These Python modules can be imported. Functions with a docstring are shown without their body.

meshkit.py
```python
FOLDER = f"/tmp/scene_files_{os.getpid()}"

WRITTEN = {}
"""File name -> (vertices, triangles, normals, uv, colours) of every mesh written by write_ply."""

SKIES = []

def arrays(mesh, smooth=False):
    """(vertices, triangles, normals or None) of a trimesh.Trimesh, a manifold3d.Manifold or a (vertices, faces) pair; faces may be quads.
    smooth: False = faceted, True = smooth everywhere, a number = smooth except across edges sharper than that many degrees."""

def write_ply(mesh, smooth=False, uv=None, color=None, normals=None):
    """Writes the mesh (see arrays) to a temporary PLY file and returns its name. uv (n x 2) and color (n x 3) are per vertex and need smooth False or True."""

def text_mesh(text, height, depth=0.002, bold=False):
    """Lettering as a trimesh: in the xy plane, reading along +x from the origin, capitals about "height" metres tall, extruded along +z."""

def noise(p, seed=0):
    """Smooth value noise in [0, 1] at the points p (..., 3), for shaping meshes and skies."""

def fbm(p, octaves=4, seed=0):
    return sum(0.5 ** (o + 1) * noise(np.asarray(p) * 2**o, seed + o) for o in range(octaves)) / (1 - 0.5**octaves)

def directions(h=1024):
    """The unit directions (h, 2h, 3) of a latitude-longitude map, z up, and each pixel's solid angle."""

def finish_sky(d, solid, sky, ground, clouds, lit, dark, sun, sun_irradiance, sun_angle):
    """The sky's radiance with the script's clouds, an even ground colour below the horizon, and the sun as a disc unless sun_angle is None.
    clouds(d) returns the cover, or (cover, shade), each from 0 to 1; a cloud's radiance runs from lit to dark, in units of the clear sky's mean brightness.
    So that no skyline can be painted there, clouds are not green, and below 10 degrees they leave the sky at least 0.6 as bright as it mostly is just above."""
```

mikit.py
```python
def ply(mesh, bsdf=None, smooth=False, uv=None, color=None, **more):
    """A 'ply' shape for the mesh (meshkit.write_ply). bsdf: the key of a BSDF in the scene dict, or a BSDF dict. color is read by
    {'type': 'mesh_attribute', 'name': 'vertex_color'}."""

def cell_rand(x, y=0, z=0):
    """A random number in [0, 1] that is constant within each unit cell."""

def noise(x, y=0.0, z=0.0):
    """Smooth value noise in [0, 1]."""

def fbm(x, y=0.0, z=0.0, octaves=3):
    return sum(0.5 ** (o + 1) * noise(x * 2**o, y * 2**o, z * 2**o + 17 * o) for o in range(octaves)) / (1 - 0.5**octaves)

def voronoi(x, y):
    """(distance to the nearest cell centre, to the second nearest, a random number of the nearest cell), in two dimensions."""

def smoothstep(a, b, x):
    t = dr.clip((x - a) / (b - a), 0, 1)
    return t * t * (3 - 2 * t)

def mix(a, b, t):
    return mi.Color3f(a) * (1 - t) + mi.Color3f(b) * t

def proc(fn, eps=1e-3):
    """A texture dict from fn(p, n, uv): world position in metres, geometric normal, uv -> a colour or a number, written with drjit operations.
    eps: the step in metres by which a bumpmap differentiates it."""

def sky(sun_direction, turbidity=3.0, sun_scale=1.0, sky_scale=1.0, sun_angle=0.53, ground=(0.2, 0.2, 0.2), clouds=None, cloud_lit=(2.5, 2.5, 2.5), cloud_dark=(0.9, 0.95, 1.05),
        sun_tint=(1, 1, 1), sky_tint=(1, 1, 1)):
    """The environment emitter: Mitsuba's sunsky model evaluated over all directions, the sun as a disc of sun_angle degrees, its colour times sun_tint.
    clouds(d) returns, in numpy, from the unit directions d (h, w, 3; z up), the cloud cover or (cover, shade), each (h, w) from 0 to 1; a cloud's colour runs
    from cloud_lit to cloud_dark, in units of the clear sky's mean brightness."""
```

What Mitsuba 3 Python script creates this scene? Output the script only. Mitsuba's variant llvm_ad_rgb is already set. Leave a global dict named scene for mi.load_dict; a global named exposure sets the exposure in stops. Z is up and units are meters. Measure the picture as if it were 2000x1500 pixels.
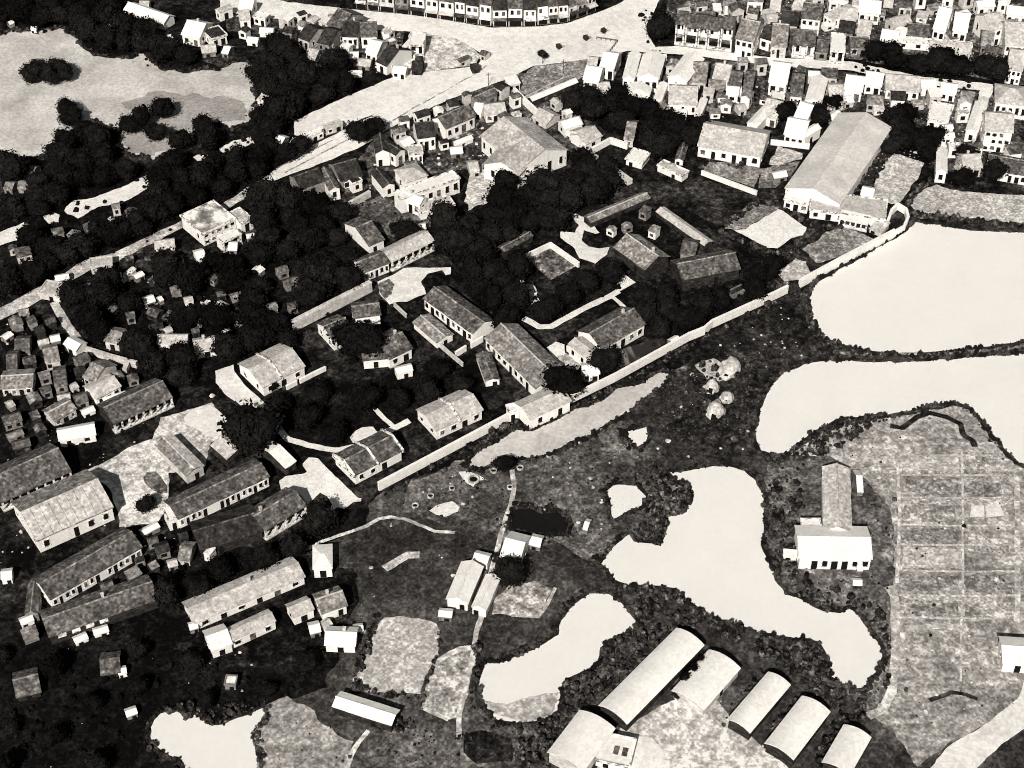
# Aerial view of a riverside town quarter with ponds, halls and a walled compound. Units are metres, z up.
import math, random
import numpy as np, trimesh, mitsuba as mi, drjit as dr, mikit, meshkit
from shapely.geometry import Polygon, Point
from shapely import prepared
T = mi.ScalarTransform4f
scene, labels = {}, {}

# ------------------------------------------------------------------ camera, sky, exposure
H, DEPRESSION = 285.0, math.radians(42.0)
scene['camera'] = {'type': 'perspective', 'fov': 2 * math.degrees(math.atan(1000 / 750 * math.tan(math.radians(12.5)))), 'fov_axis': 'x', 'near_clip': 1.0, 'far_clip': 6000.0,
                   'to_world': T().look_at(origin=[0, 0, H], target=[0, math.cos(DEPRESSION), H - math.sin(DEPRESSION)], up=[0, 0, 1])}
scene['sky'] = mikit.sky((-0.20, -0.74, 0.64), turbidity=3, sky_scale=0.42, sun_tint=(0.95, 1.12, 1.45), sky_tint=(1.58, 1.06, 0.60))
exposure = 1.9

# ------------------------------------------------------------------ materials (a silver-print world: warm greys)
def tone(v):
    return mi.Color3f(v, v * (0.93 + 0.05 * v), v * (0.89 + 0.06 * v))

def spots(p, s, seed=0.0, octaves=3):
    return mikit.fbm(p.x / s + seed, p.y / s - seed, p.z / s, octaves)

def stained(base, broad=0.5, s=1.6, fine=0.3, seed=0.0, streak=0.0):
    """Weathered lime, tile or sheet: blotches of s metres, finger-sized grain, run-off streaks on walls."""
    def fn(p, n, uv):
        a = spots(p, s, seed) - 0.5
        g = mikit.fbm(p.x * 1.9 + seed, p.y * 1.9, p.z * 1.9, 2) - 0.5
        v = base * dr.exp(3.0 * broad * a + 4.2 * fine * g)
        if streak:
            v = v * (1 - streak * mikit.smoothstep(0.62, 0.85, mikit.noise(p.x * 1.3, p.y * 1.3, p.z * 0.15 + seed)))
        return tone(dr.clip(v, 0.004, 0.86))
    return fn

def ply(mesh, mat, smooth=False):
    return mikit.ply(mesh, 'mat_' + mat, smooth=smooth)

def diffuse(name, fn, bump=None, eps=0.05):
    d = {'type': 'diffuse', 'reflectance': mikit.proc(fn)}
    if bump:
        d = {'type': 'bumpmap', 'arbitrary': mikit.proc(bump, eps), 'scale': 1.0, 'bsdf': d}
    scene['mat_' + name] = {'type': 'twosided', 'bsdf': d}

diffuse('wall_white', stained(0.82, 0.06, 2.2, 0.05, streak=0.10))
diffuse('wall_pale', stained(0.55, 0.25, 1.6, 0.15, streak=0.2))
diffuse('wall_mottle', stained(0.26, 0.7, 1.2, 0.5))
diffuse('wall_grey', stained(0.22, 0.4, 1.5, 0.3, streak=0.3))
diffuse('wall_dark', stained(0.030, 0.6, 1.0, 0.4))  # black walls, and veranda back walls with their shade put into the colour
diffuse('roof_white', stained(0.78, 0.07, 3.0, 0.08))
diffuse('roof_pale', stained(0.46, 0.20, 1.8, 0.26))
diffuse('roof_pale2', stained(0.50, 0.25, 1.6, 0.32))
diffuse('roof_hall', stained(0.40, 0.40, 3.2, 0.30))
diffuse('roof_shed', stained(0.56, 0.18, 5.0, 0.12))
diffuse('roof_panel', stained(0.48, 0.25, 1.6, 0.30))
diffuse('roof_grey', stained(0.21, 0.50, 1.3, 0.55))
diffuse('roof_mid', stained(0.095, 0.65, 1.2, 0.65))
diffuse('roof_dark', stained(0.034, 0.6, 1.4, 0.5))
diffuse('roof_mottle', stained(0.42, 1.5, 4.0, 0.4))
diffuse('opening', lambda p, n, uv: tone(0.008 + 0.006 * mikit.noise(p.x * 2, p.y * 2, p.z * 2)))
diffuse('trim', stained(0.80, 0.9, 1.05, 1.5, 0.05))
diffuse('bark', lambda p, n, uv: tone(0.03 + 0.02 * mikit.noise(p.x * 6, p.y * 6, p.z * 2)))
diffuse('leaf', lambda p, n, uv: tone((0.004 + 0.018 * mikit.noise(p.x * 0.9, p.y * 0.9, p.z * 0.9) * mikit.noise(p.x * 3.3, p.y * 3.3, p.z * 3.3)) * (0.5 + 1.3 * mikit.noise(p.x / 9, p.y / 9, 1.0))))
diffuse('scrub_leaf', lambda p, n, uv: tone(0.012 + 0.10 * mikit.smoothstep(0.4, 0.85, mikit.noise(p.x * 0.5, p.y * 0.5, 3.0)) * mikit.noise(p.x * 2.3, p.y * 2.3, p.z * 2.3)))
diffuse('dark_metal', lambda p, n, uv: tone(0.02 + 0.02 * mikit.noise(p.x * 4, p.y * 4, p.z * 4)))

def soil(base, contrast, s, grain, seed, mid=0.8, rows=0.0):
    """Bare or grassy soil: broad patches, tufts of a metre or two, and grains; multiplied, as wear and growth are. No light in it."""
    def fn(p, n, uv):
        broad = mikit.fbm(p.x / s + seed, p.y / s + 3.1, 0.0, 3) - 0.5
        tuft = mikit.fbm(p.x * 0.75 + seed, p.y * 0.75, 5.0, 3) - 0.5
        fine = mikit.fbm(p.x * 2.1 + seed, p.y * 2.1, 1.0, 2) - 0.5
        e = 3.0 * contrast * broad + 3.4 * mid * tuft + 4.6 * grain * fine
        if rows:
            e = e - rows * 2.2 * (mikit.noise(p.x * 0.10, p.y * 0.9, seed) - 0.5)
        return tone(dr.clip(base * dr.exp(e), 0.004, 0.84))
    return fn

diffuse('ground', soil(0.012, 1.1, 9.0, 0.5, 1.0, 0.9))
diffuse('yard_dark', soil(0.055, 0.9, 5.0, 0.6, 14.0, 1.0))
diffuse('meadow', soil(0.050, 0.8, 12.0, 0.40, 1.5, 0.55))
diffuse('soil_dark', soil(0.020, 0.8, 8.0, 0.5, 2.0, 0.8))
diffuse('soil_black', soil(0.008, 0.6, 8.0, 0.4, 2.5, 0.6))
diffuse('soil_dark_rows', lambda p, n, uv: tone(0.03 + 0.16 * mikit.smoothstep(0.5, 0.75, mikit.noise((p.x + 0.25 * p.y) * 0.9, (p.y - p.x) * 0.12, 1.0))))
diffuse('soil_mid', soil(0.14, 0.7, 5.0, 0.5, 3.0, 0.8))
diffuse('scrub_mid', soil(0.095, 0.8, 9.0, 0.45, 4.0, 0.6))
diffuse('scrub_light', soil(0.31, 0.30, 10.0, 0.34, 5.0, 0.4, rows=0.28))
diffuse('field_grey', soil(0.23, 0.3, 8.0, 0.42, 6.0, 0.5))
diffuse('field_mottle', soil(0.32, 0.35, 7.0, 0.42, 7.0, 0.55, rows=0.2))
diffuse('field_pale', soil(0.47, 0.18, 9.0, 0.30, 8.0, 0.3))
diffuse('yard_pale', soil(0.50, 0.35, 7.0, 0.30, 9.0, 0.45))
diffuse('road', soil(0.74, 0.10, 12.0, 0.08, 10.0, 0.10))
diffuse('road_dim', soil(0.50, 0.3, 6.0, 0.25, 11.0, 0.4))
diffuse('road_line', soil(0.36, 0.4, 5.0, 0.4, 13.0, 0.6))
diffuse('bank', soil(0.028, 0.6, 3.0, 0.5, 12.0, 0.9))
diffuse('rubble', lambda p, n, uv: tone(0.30 + 0.5 * mikit.noise(p.x * 0.8, p.y * 0.8, 2.0)))
diffuse('thicket_leaf', lambda p, n, uv: tone(dr.clip(0.020 * dr.exp(5.4 * (mikit.fbm(p.x * 0.9, p.y * 0.9, p.z * 0.9, 2) - 0.42) + 2.2 * (mikit.noise(p.x * 4, p.y * 4, p.z * 4) - 0.5)), 0.006, 0.55)))

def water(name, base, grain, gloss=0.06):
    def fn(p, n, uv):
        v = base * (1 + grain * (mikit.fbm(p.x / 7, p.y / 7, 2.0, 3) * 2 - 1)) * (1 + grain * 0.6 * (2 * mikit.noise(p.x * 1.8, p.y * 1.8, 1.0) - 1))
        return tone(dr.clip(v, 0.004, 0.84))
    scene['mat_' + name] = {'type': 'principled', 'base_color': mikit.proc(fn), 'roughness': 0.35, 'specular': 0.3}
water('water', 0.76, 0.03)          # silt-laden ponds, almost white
water('moat', 0.54, 0.28)
water('lake', 0.52, 0.34)
water('lake_mud', 0.30, 0.4)
water('dark_water', 0.008, 0.3)

# ------------------------------------------------------------------ measured layout, in metres
BUILDINGS = [
('shophouse','black roofed two storey shophouse facing the square, first from the left in its terrace','shophouse','terrace along the top of the square','gable',-48.85,497.7,-13.36,3.87,8.27,6.09,np.float64(0.51),'roof_dark','wall_grey',{'win': (2,2),'shop': 1}),
('shophouse','dark roofed two storey shophouse facing the square, second from the left in its terrace','shophouse','terrace along the top of the square','gable',-44.93,496.77,-13.36,4.18,8.96,5.66,np.float64(0.51),'roof_mid','wall_white',{'win': (2,2),'shop': 1}),
('shophouse','black roofed two storey shophouse facing the square, third from the left in its terrace','shophouse','terrace along the top of the square','gable',-40.3,495.67,-13.36,5.33,9.42,5.58,np.float64(0.51),'roof_dark','wall_pale',{'win': (2,2),'shop': 1}),
('shophouse','dark roofed two storey shophouse facing the square, fourth from the left in its terrace','shophouse','terrace along the top of the square','gable',-35.34,494.49,-13.36,4.87,8.8,6.23,np.float64(0.51),'roof_mid','wall_grey',{'win': (2,2),'shop': 1}),
('shophouse','black roofed two storey shophouse facing the square, fifth from the left in its terrace','shophouse','terrace along the top of the square','gable',-30.41,493.25,-14.89,5.3,9.54,6.28,np.float64(0.51),'roof_dark','wall_white',{'win': (2,2),'shop': 1}),
('shophouse','black roofed two storey shophouse facing the square, sixth from the left in its terrace','shophouse','terrace along the top of the square','gable',-25.71,492.0,-14.89,4.44,9.67,6.87,np.float64(0.51),'roof_dark','wall_white',{'win': (2,2),'shop': 1}),
('shophouse','dark roofed two storey shophouse facing the square, seventh from the left in its terrace','shophouse','terrace along the top of the square','gable',-20.99,490.74,-14.89,5.33,9.72,6.76,np.float64(0.51),'roof_mid','wall_white',{'win': (2,2),'shop': 1}),
('shophouse','black roofed two storey shophouse facing the square, eighth from the left in its terrace','shophouse','terrace along the top of the square','gable',-16.69,489.6,-14.89,3.58,8.87,7.26,np.float64(0.51),'roof_dark','wall_white',{'win': (2,2),'shop': 1}),
('shophouse','black roofed two storey shophouse facing the square, ninth from the left in its terrace','shophouse','terrace along the top of the square','gable',-12.74,488.55,-14.89,4.59,9.87,6.59,np.float64(0.51),'roof_dark','wall_white',{'win': (2,2),'shop': 1}),
('shophouse','dark roofed two storey shophouse facing the square, tenth from the left in its terrace','shophouse','terrace along the top of the square','gable',-8.53,487.43,-14.89,4.13,9.84,7.49,np.float64(0.51),'roof_mid','wall_white',{'win': (2,2),'shop': 1}),
('shophouse','black roofed two storey shophouse facing the square, eleventh from the left in its terrace','shophouse','terrace along the top of the square','gable',-3.77,486.64,1.29,4.86,8.61,6.09,np.float64(0.51),'roof_dark','wall_white',{'win': (2,2),'shop': 1}),
('shophouse','dark roofed two storey shophouse facing the square, twelfth from the left in its terrace','shophouse','terrace along the top of the square','gable',1.09,486.75,1.29,4.87,8.79,6.65,np.float64(0.51),'roof_mid','wall_white',{'win': (2,2),'shop': 1}),
('shophouse','black roofed two storey shophouse facing the square, thirteenth from the left in its terrace','shophouse','terrace along the top of the square','gable',5.68,486.85,1.29,4.32,8.18,6.08,np.float64(0.51),'roof_dark','wall_white',{'win': (2,2),'shop': 1}),
('shophouse','black roofed two storey shophouse facing the square, fourteenth from the left in its terrace','shophouse','terrace along the top of the square','gable',9.9,487.92,12.72,3.55,8.77,6.78,np.float64(0.51),'roof_dark','wall_white',{'win': (2,2),'shop': 1}),
('shophouse','dark roofed two storey shophouse facing the square, fifteenth from the left in its terrace','shophouse','terrace along the top of the square','gable',13.22,488.67,12.72,3.26,9.24,6.28,np.float64(0.51),'roof_mid','wall_white',{'win': (2,2),'shop': 1}),
('shophouse','black roofed two storey shophouse facing the square, sixteenth from the left in its terrace','shophouse','terrace along the top of the square','gable',16.42,489.39,12.72,3.3,8.69,6.29,np.float64(0.51),'roof_dark','wall_white',{'win': (2,2),'shop': 1}),
('shophouse','dark roofed two storey shophouse facing the square, seventeenth from the left in its terrace','shophouse','terrace along the top of the square','gable',19.77,491.09,35.82,3.45,7.56,5.08,np.float64(0.51),'roof_mid','wall_pale',{'win': (2,2),'shop': 1}),
('shophouse','grey roofed two storey shophouse facing the square, eighteenth from the left in its terrace','shophouse','terrace along the top of the square','gable',22.73,493.22,35.82,3.86,8.6,4.61,np.float64(0.51),'roof_grey','wall_pale',{'win': (2,2),'shop': 1}),
('shophouse','dark roofed two storey shophouse facing the square, nineteenth from the left in its terrace','shophouse','terrace along the top of the square','gable',25.8,495.44,35.82,3.7,8.51,5.88,np.float64(0.51),'roof_mid','wall_pale',{'win': (2,2),'shop': 1}),
('shophouse','dark roofed white arcaded shophouse, first from the left in its terrace','shophouse','terrace on the upper street','gable',52.36,475.27,-14.59,3.16,8.8,7.5,np.float64(0.51),'roof_mid','wall_white',{'win': (2,2),'shop': 1,'ver': 2}),
('shophouse','dark roofed white arcaded shophouse, second from the left in its terrace','shophouse','terrace on the upper street','gable',55.89,474.35,-14.59,4.14,8.77,6.97,np.float64(0.51),'roof_mid','wall_white',{'win': (2,2),'shop': 1,'ver': 2}),
('shophouse','dark roofed white arcaded shophouse, third from the left in its terrace','shophouse','terrace on the upper street','gable',59.4,473.44,-14.59,3.13,8.96,7.19,np.float64(0.51),'roof_mid','wall_white',{'win': (2,2),'shop': 1,'ver': 2}),
('shophouse','dark roofed white arcaded shophouse, fourth from the left in its terrace','shophouse','terrace on the upper street','gable',62.77,472.56,-14.59,3.82,8.56,7.1,np.float64(0.51),'roof_mid','wall_white',{'win': (2,2),'shop': 1,'ver': 2}),
('shophouse','dark roofed white arcaded shophouse, fifth from the left in its terrace','shophouse','terrace on the upper street','gable',66.52,471.59,-14.59,3.93,8.45,8.1,np.float64(0.51),'roof_mid','wall_white',{'win': (2,2),'shop': 1,'ver': 2}),
('house','tall white shophouse with grey roof at the right end of the arcaded terrace','house',None,'gable',71.65,467.95,-21.73,6.13,13.37,6.3,np.float64(0.51),'roof_grey','wall_white',{'win': (3,2)}),
('house','small dark roofed shophouse right of the tall white shophouse','house',None,'gable',79.39,471.86,-32.25,5.72,9.3,4.2,np.float64(0.51),'roof_dark','wall_white',{'win': (2,1)}),
('house','pale speckled roof house on the upper street left of the dark roofed shop','house',None,'gable',82.5,467.68,-8.49,5.11,14.75,4.2,np.float64(0.51),'roof_grey','wall_pale',{'win': (3,1)}),
('house','dark roofed shop with white columns on the upper street','house',None,'gable',90.15,467.54,-9.22,7.07,10.22,4.62,np.float64(0.51),'roof_mid','wall_white',{'ver': 4,'win': (2,1)}),
('house','low grey shop squeezed between two shops on the upper street','house',None,'gable',95.74,466.06,-11.6,3.73,8.14,3.36,np.float64(0.51),'roof_mid','wall_grey',{'win': (1,1)}),
('house','bright flat roofed shop at the right end of the upper street row','house',None,'flat',100.13,463.98,-9.19,4.68,11.19,4.62,np.float64(0.51),'roof_white','wall_white',{'ver': 3,'win': (2,1)}),
('house','dim grey roof house left of the big street trees','house',None,'gable',107.66,468.51,-3.67,5.9,6.98,3.36,np.float64(0.51),'roof_mid','wall_grey',{'win': (2,1)}),
('house','tall white gabled house with small dark window behind the upper street row','house',None,'gable',93.95,481.38,-14.13,6.43,10.66,5.88,np.float64(0.51),'roof_mid','wall_white',{'win': (3,2)}),
('house','dark roofed house behind the speckled house on the upper street','house',None,'gable',87.42,481.26,-12.48,5.43,9.69,3.78,np.float64(0.51),'roof_dark','wall_pale',{'win': (2,1)}),
('house','pale roofed house at the very top above the tall gabled house','house',None,'gable',90.78,491.38,-27.62,3.47,7.13,3.78,np.float64(0.51),'roof_pale','wall_pale',{'win': (1,1)}),
('house','pale hip roofed house right of the tall white gabled house','house',None,'hip',99.99,485.86,-52.77,3.98,11.09,4.2,np.float64(0.51),'roof_pale','wall_white',{'win': (2,1)}),
('house','long pale roofed house behind the upper street row','house',None,'gable',105.43,485.2,-8.5,8.03,7.17,3.78,np.float64(0.51),'roof_pale','wall_white',{'win': (4,1)}),
('house','dark roofed house behind the bright flat roofed shop','house',None,'gable',104.5,476.59,-13.46,4.98,7.96,3.78,np.float64(0.51),'roof_dark','wall_grey',{'win': (2,1)}),
('house','pale roofed house beside the narrow alley at upper right','house',None,'gable',109.96,476.21,-15.31,4.39,9.0,3.78,np.float64(0.51),'roof_pale','wall_pale',{'win': (2,1)}),
('house','white roofed house at the top left of the narrow alley','house',None,'gable',113.62,488.04,-9.79,7.04,8.33,4.2,np.float64(0.51),'roof_white','wall_white',{'win': (3,1)}),
('house','small white house at the top of the narrow alley, left of the long white wall','house',None,'gable',116.98,470.97,-15.95,5.54,8.75,3.36,np.float64(0.51),'roof_white','wall_white',{'win': (2,1)}),
('hall','long low white building with dark openings behind the street trees','building',None,'flat',131.52,471.72,-9.31,23.54,3.04,2.69,np.float64(0.51),'roof_white','wall_white',{'win': (5,1)}),
('house','pale low house between the two round street trees','house',None,'gable',135.24,465.02,-6.69,12.84,8.22,2.86,np.float64(0.51),'roof_pale','wall_white',{'win': (4,1)}),
('house','white pointed gable house at upper right, left one of the bright pair','house',None,'gable',133.88,477.62,-21.55,4.22,15.33,4.2,np.float64(0.51),'roof_white','wall_white',{'win': (2,1)}),
('house','white gable house at upper right, right one of the bright pair','house',None,'gable',140.21,476.65,-14.2,4.73,12.66,4.2,np.float64(0.51),'roof_white','wall_white',{'win': (2,1)}),
('house','small pale house half hidden in bushes at upper right','house',None,'gable',123.8,483.29,26.18,7.13,5.27,2.94,np.float64(0.51),'roof_pale','wall_pale',{'win': (2,1)}),
('house','low dim house in front of the bushes at upper right','house',None,'gable',127.51,477.09,-6.59,6.74,7.46,2.69,np.float64(0.51),'roof_mid','wall_grey',{'win': (2,1)}),
('house','tall pale house on the right edge, above the alley shadow','house',None,'gable',152.05,475.34,17.86,6.29,10.41,5.88,np.float64(0.51),'roof_pale','wall_white',{'win': (3,2)}),
('house','grey roofed house left of the alley shadow at far upper right','house',None,'gable',147.24,469.08,-11.22,3.89,10.19,3.36,np.float64(0.51),'roof_grey','wall_grey',{'win': (2,1)}),
('house','tall pale house at the right edge, second from the top','house',None,'gable',155.32,465.63,-5.86,7.36,14.75,5.88,np.float64(0.51),'roof_pale','wall_white',{'win': (4,2)}),
('house','bright white house in the top right corner','house',None,'gable',160.41,486.65,-12.86,7.14,5.92,4.2,np.float64(0.51),'roof_white','wall_white',{'win': (3,1)}),
('house','small white roofed house cut off by the top edge, far right','house',None,'gable',152.18,493.32,7.79,5.96,4.34,3.36,np.float64(0.51),'roof_white','wall_white',{'win': (2,1)}),
('house','pale house with dark doorway right of the large round tree','house',None,'gable',151.9,452.63,-17.06,4.94,13.29,5.04,np.float64(0.51),'roof_pale','wall_white',{'win': (3,2)}),
('house','dim grey shed left of the pale doorway house','house',None,'gable',146.3,463.71,-32.65,4.14,8.38,2.52,np.float64(0.51),'roof_mid','wall_grey',{'win': (1,1)}),
('house','broad pale hip roofed villa at the right edge','house',None,'hip',147.11,433.95,-11.94,9.95,10.78,5.04,np.float64(0.51),'roof_pale','wall_white',{'win': (5,1)}),
('building','three storey white block with rows of windows at the right edge','building',None,'gable',139.28,416.36,-9.1,8.25,10.68,7.14,np.float64(0.51),'roof_pale','wall_white',{'win': (4,3)}),
('house','low building with white windowed front at the right edge above the pale field','house',None,'gable',139.21,401.51,-18.07,12.03,8.59,3.36,np.float64(0.51),'roof_mid','wall_white',{'win': (6,1)}),
('house','white flat roofed house with dark recess beside the trees at right','house',None,'flat',124.21,427.06,-18.61,6.31,9.94,3.78,np.float64(0.51),'roof_white','wall_white',{'win': (2,1)}),
('house','narrow white roofed house running away, right of the flat roofed house','house',None,'gablend',132.8,420.77,-20.98,3.68,16.82,4.2,np.float64(0.51),'roof_white','wall_white',{'win': (1,1)}),
('house','bright white slanted roof house among dark trees at right','house',None,'gablend',120.58,401.22,-11.27,3.18,11.85,3.78,np.float64(0.51),'roof_white','wall_white',{'win': (1,1)}),
('hut','small pale hut between the slanted white house and round bush','hut',None,'gablend',124.84,400.91,-16.91,2.13,6.16,2.69,np.float64(0.51),'roof_pale','wall_white',{}),
('house','pale rounded roof house right of the slanted white house','house',None,'gable',130.13,403.69,6.45,5.57,7.9,3.36,np.float64(0.51),'roof_pale','wall_pale',{'win': (2,1)}),
('house','small white gable house under the large round tree at right','house',None,'gable',130.35,443.13,-16.61,4.92,6.4,2.94,np.float64(0.51),'roof_white','wall_white',{'win': (2,1)}),
('house','small grey shed right of the small white gable house','house',None,'gable',135.78,441.16,-14.7,4.13,4.38,2.52,np.float64(0.51),'roof_grey','wall_grey',{'win': (1,1)}),
('house','white house running up to the street, leftmost of the pale street block','house',None,'gablend',35.04,448.62,-10.62,3.88,14.98,4.62,np.float64(0.51),'roof_white','wall_white',{'win': (2,1)}),
('house','large white gabled house with two small windows in the pale street block','house',None,'gablend',40.77,448.31,-11.81,6.99,13.54,5.04,np.float64(0.51),'roof_white','wall_white',{'win': (3,1)}),
('house','white house with dark doorway, third of the pale street block','house',None,'gablend',49.56,447.6,-25.65,6.6,14.53,5.04,np.float64(0.51),'roof_white','wall_white',{'win': (2,1)}),
('house','white annex with two round windows below the large gabled house','house',None,'gablend',37.35,441.15,-10.51,7.68,4.25,4.2,np.float64(0.51),'roof_white','wall_white',{'win': (2,1)}),
('house','speckled pale roofed house below the pale street block','house',None,'gable',50.52,435.9,-4.55,8.68,10.92,3.78,np.float64(0.51),'roof_pale','wall_white',{'win': (5,1)}),
('house','narrow white lean house left of the speckled roof','house',None,'gablend',43.27,439.94,-14.86,2.72,10.11,2.52,np.float64(0.51),'roof_white','wall_white',{'win': (0,1)}),
('house','grey roofed house right of the pale street block','house',None,'gable',56.29,448.49,-8.88,4.62,12.9,3.36,np.float64(0.51),'roof_grey','wall_pale',{'win': (2,1)}),
('house','bright roofed house beside two dim gardens at the upper street','house',None,'gable',62.75,449.57,-16.33,5.1,10.39,3.36,np.float64(0.51),'roof_pale','wall_white',{'win': (2,1)}),
('house','low grey roof below the bright roofed house','house',None,'gable',61.33,446.0,-8.17,4.99,5.62,2.69,np.float64(0.51),'roof_grey','wall_grey',{'win': (1,1)}),
('house','dim roofed shed right of the bright roofed house','house',None,'gable',67.04,447.42,-10.65,3.85,9.52,2.69,np.float64(0.51),'roof_mid','wall_grey',{'win': (1,1)}),
('house','dim roofed shed further right of the bright roofed house','house',None,'gable',70.75,446.0,-13.27,3.09,11.05,2.69,np.float64(0.51),'roof_mid','wall_grey',{'win': (1,1)}),
('house','small white gabled shed below the two dim sheds','house',None,'gable',65.84,442.74,-10.57,3.83,5.53,2.52,np.float64(0.51),'roof_white','wall_white',{'win': (1,1)}),
('shed','narrow white shed slanting in the dark yard','shed',None,'gablend',54.68,432.36,-17.14,2.31,9.23,2.52,np.float64(0.51),'roof_white','wall_white',{'win': (0,1)}),
('shed','tiny white shed left of the slanting shed','shed',None,'gable',49.84,432.88,10.11,3.89,2.96,2.18,np.float64(0.51),'roof_white','wall_white',{}),
('hut','small pale hut under the dark trees by the white wall','hut',None,'gable',28.25,445.56,11.47,3.56,6.13,2.52,np.float64(0.51),'roof_pale','wall_pale',{}),
('house','white house near the street with dark side alley, middle right block','house',None,'gable',79.48,445.46,-14.25,5.76,12.78,5.04,np.float64(0.51),'roof_white','wall_white',{'win': (2,1)}),
('house','dim mottled roof house with white front door row','house',None,'gable',84.52,440.06,-10.61,3.79,14.23,3.78,np.float64(0.51),'roof_mid','wall_white',{'win': (3,1)}),
('house','tall white gabled house with one window, middle right block','house',None,'gablend',88.76,434.98,-15.64,5.1,14.13,5.04,np.float64(0.51),'roof_white','wall_white',{'win': (1,1)}),
('house','pale pointed roof house right of the tall gabled house','house',None,'gable',96.56,438.24,0.0,4.56,10.88,2.94,np.float64(0.51),'roof_pale','wall_pale',{'win': (1,1)}),
('house','white roofed house left of the narrow lane wall','house',None,'gable',101.92,443.22,-14.28,5.71,9.23,3.78,np.float64(0.51),'roof_white','wall_white',{'win': (2,1)}),
('house','white house with pointed gable right of the narrow lane wall','house',None,'gable',108.45,446.71,-15.39,5.36,8.38,3.36,np.float64(0.51),'roof_white','wall_white',{'win': (2,1)}),
('house','long pale house below the round street trees','house',None,'gable',116.91,443.88,-7.8,10.39,9.37,3.36,np.float64(0.51),'roof_pale','wall_white',{'win': (4,1)}),
('house','white shed at the right end of the long pale house','house',None,'gable',125.31,445.96,0.0,4.61,5.51,2.94,np.float64(0.51),'roof_white','wall_white',{'win': (1,1)}),
('house','white flat fronted house between dark trees above the long shed','house',None,'gable',83.87,427.06,-27.56,4.36,11.31,3.78,np.float64(0.51),'roof_white','wall_white',{'win': (2,1)}),
('house','white house with three dark doors beside the long grey shed','house',None,'gable',81.41,419.1,-18.05,6.35,10.07,3.78,np.float64(0.51),'roof_white','wall_white',{'win': (3,1)}),
('house','white wing joined to the three door house','house',None,'gable',87.3,421.38,43.83,7.63,3.04,3.36,np.float64(0.51),'roof_white','wall_white',{'win': (0,1)}),
('house','white flat house with columns at middle right','house',None,'flat',78.88,438.63,-9.61,4.16,4.92,3.36,np.float64(0.51),'roof_white','wall_white',{'ver': 3,'win': (1,1)}),
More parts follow.
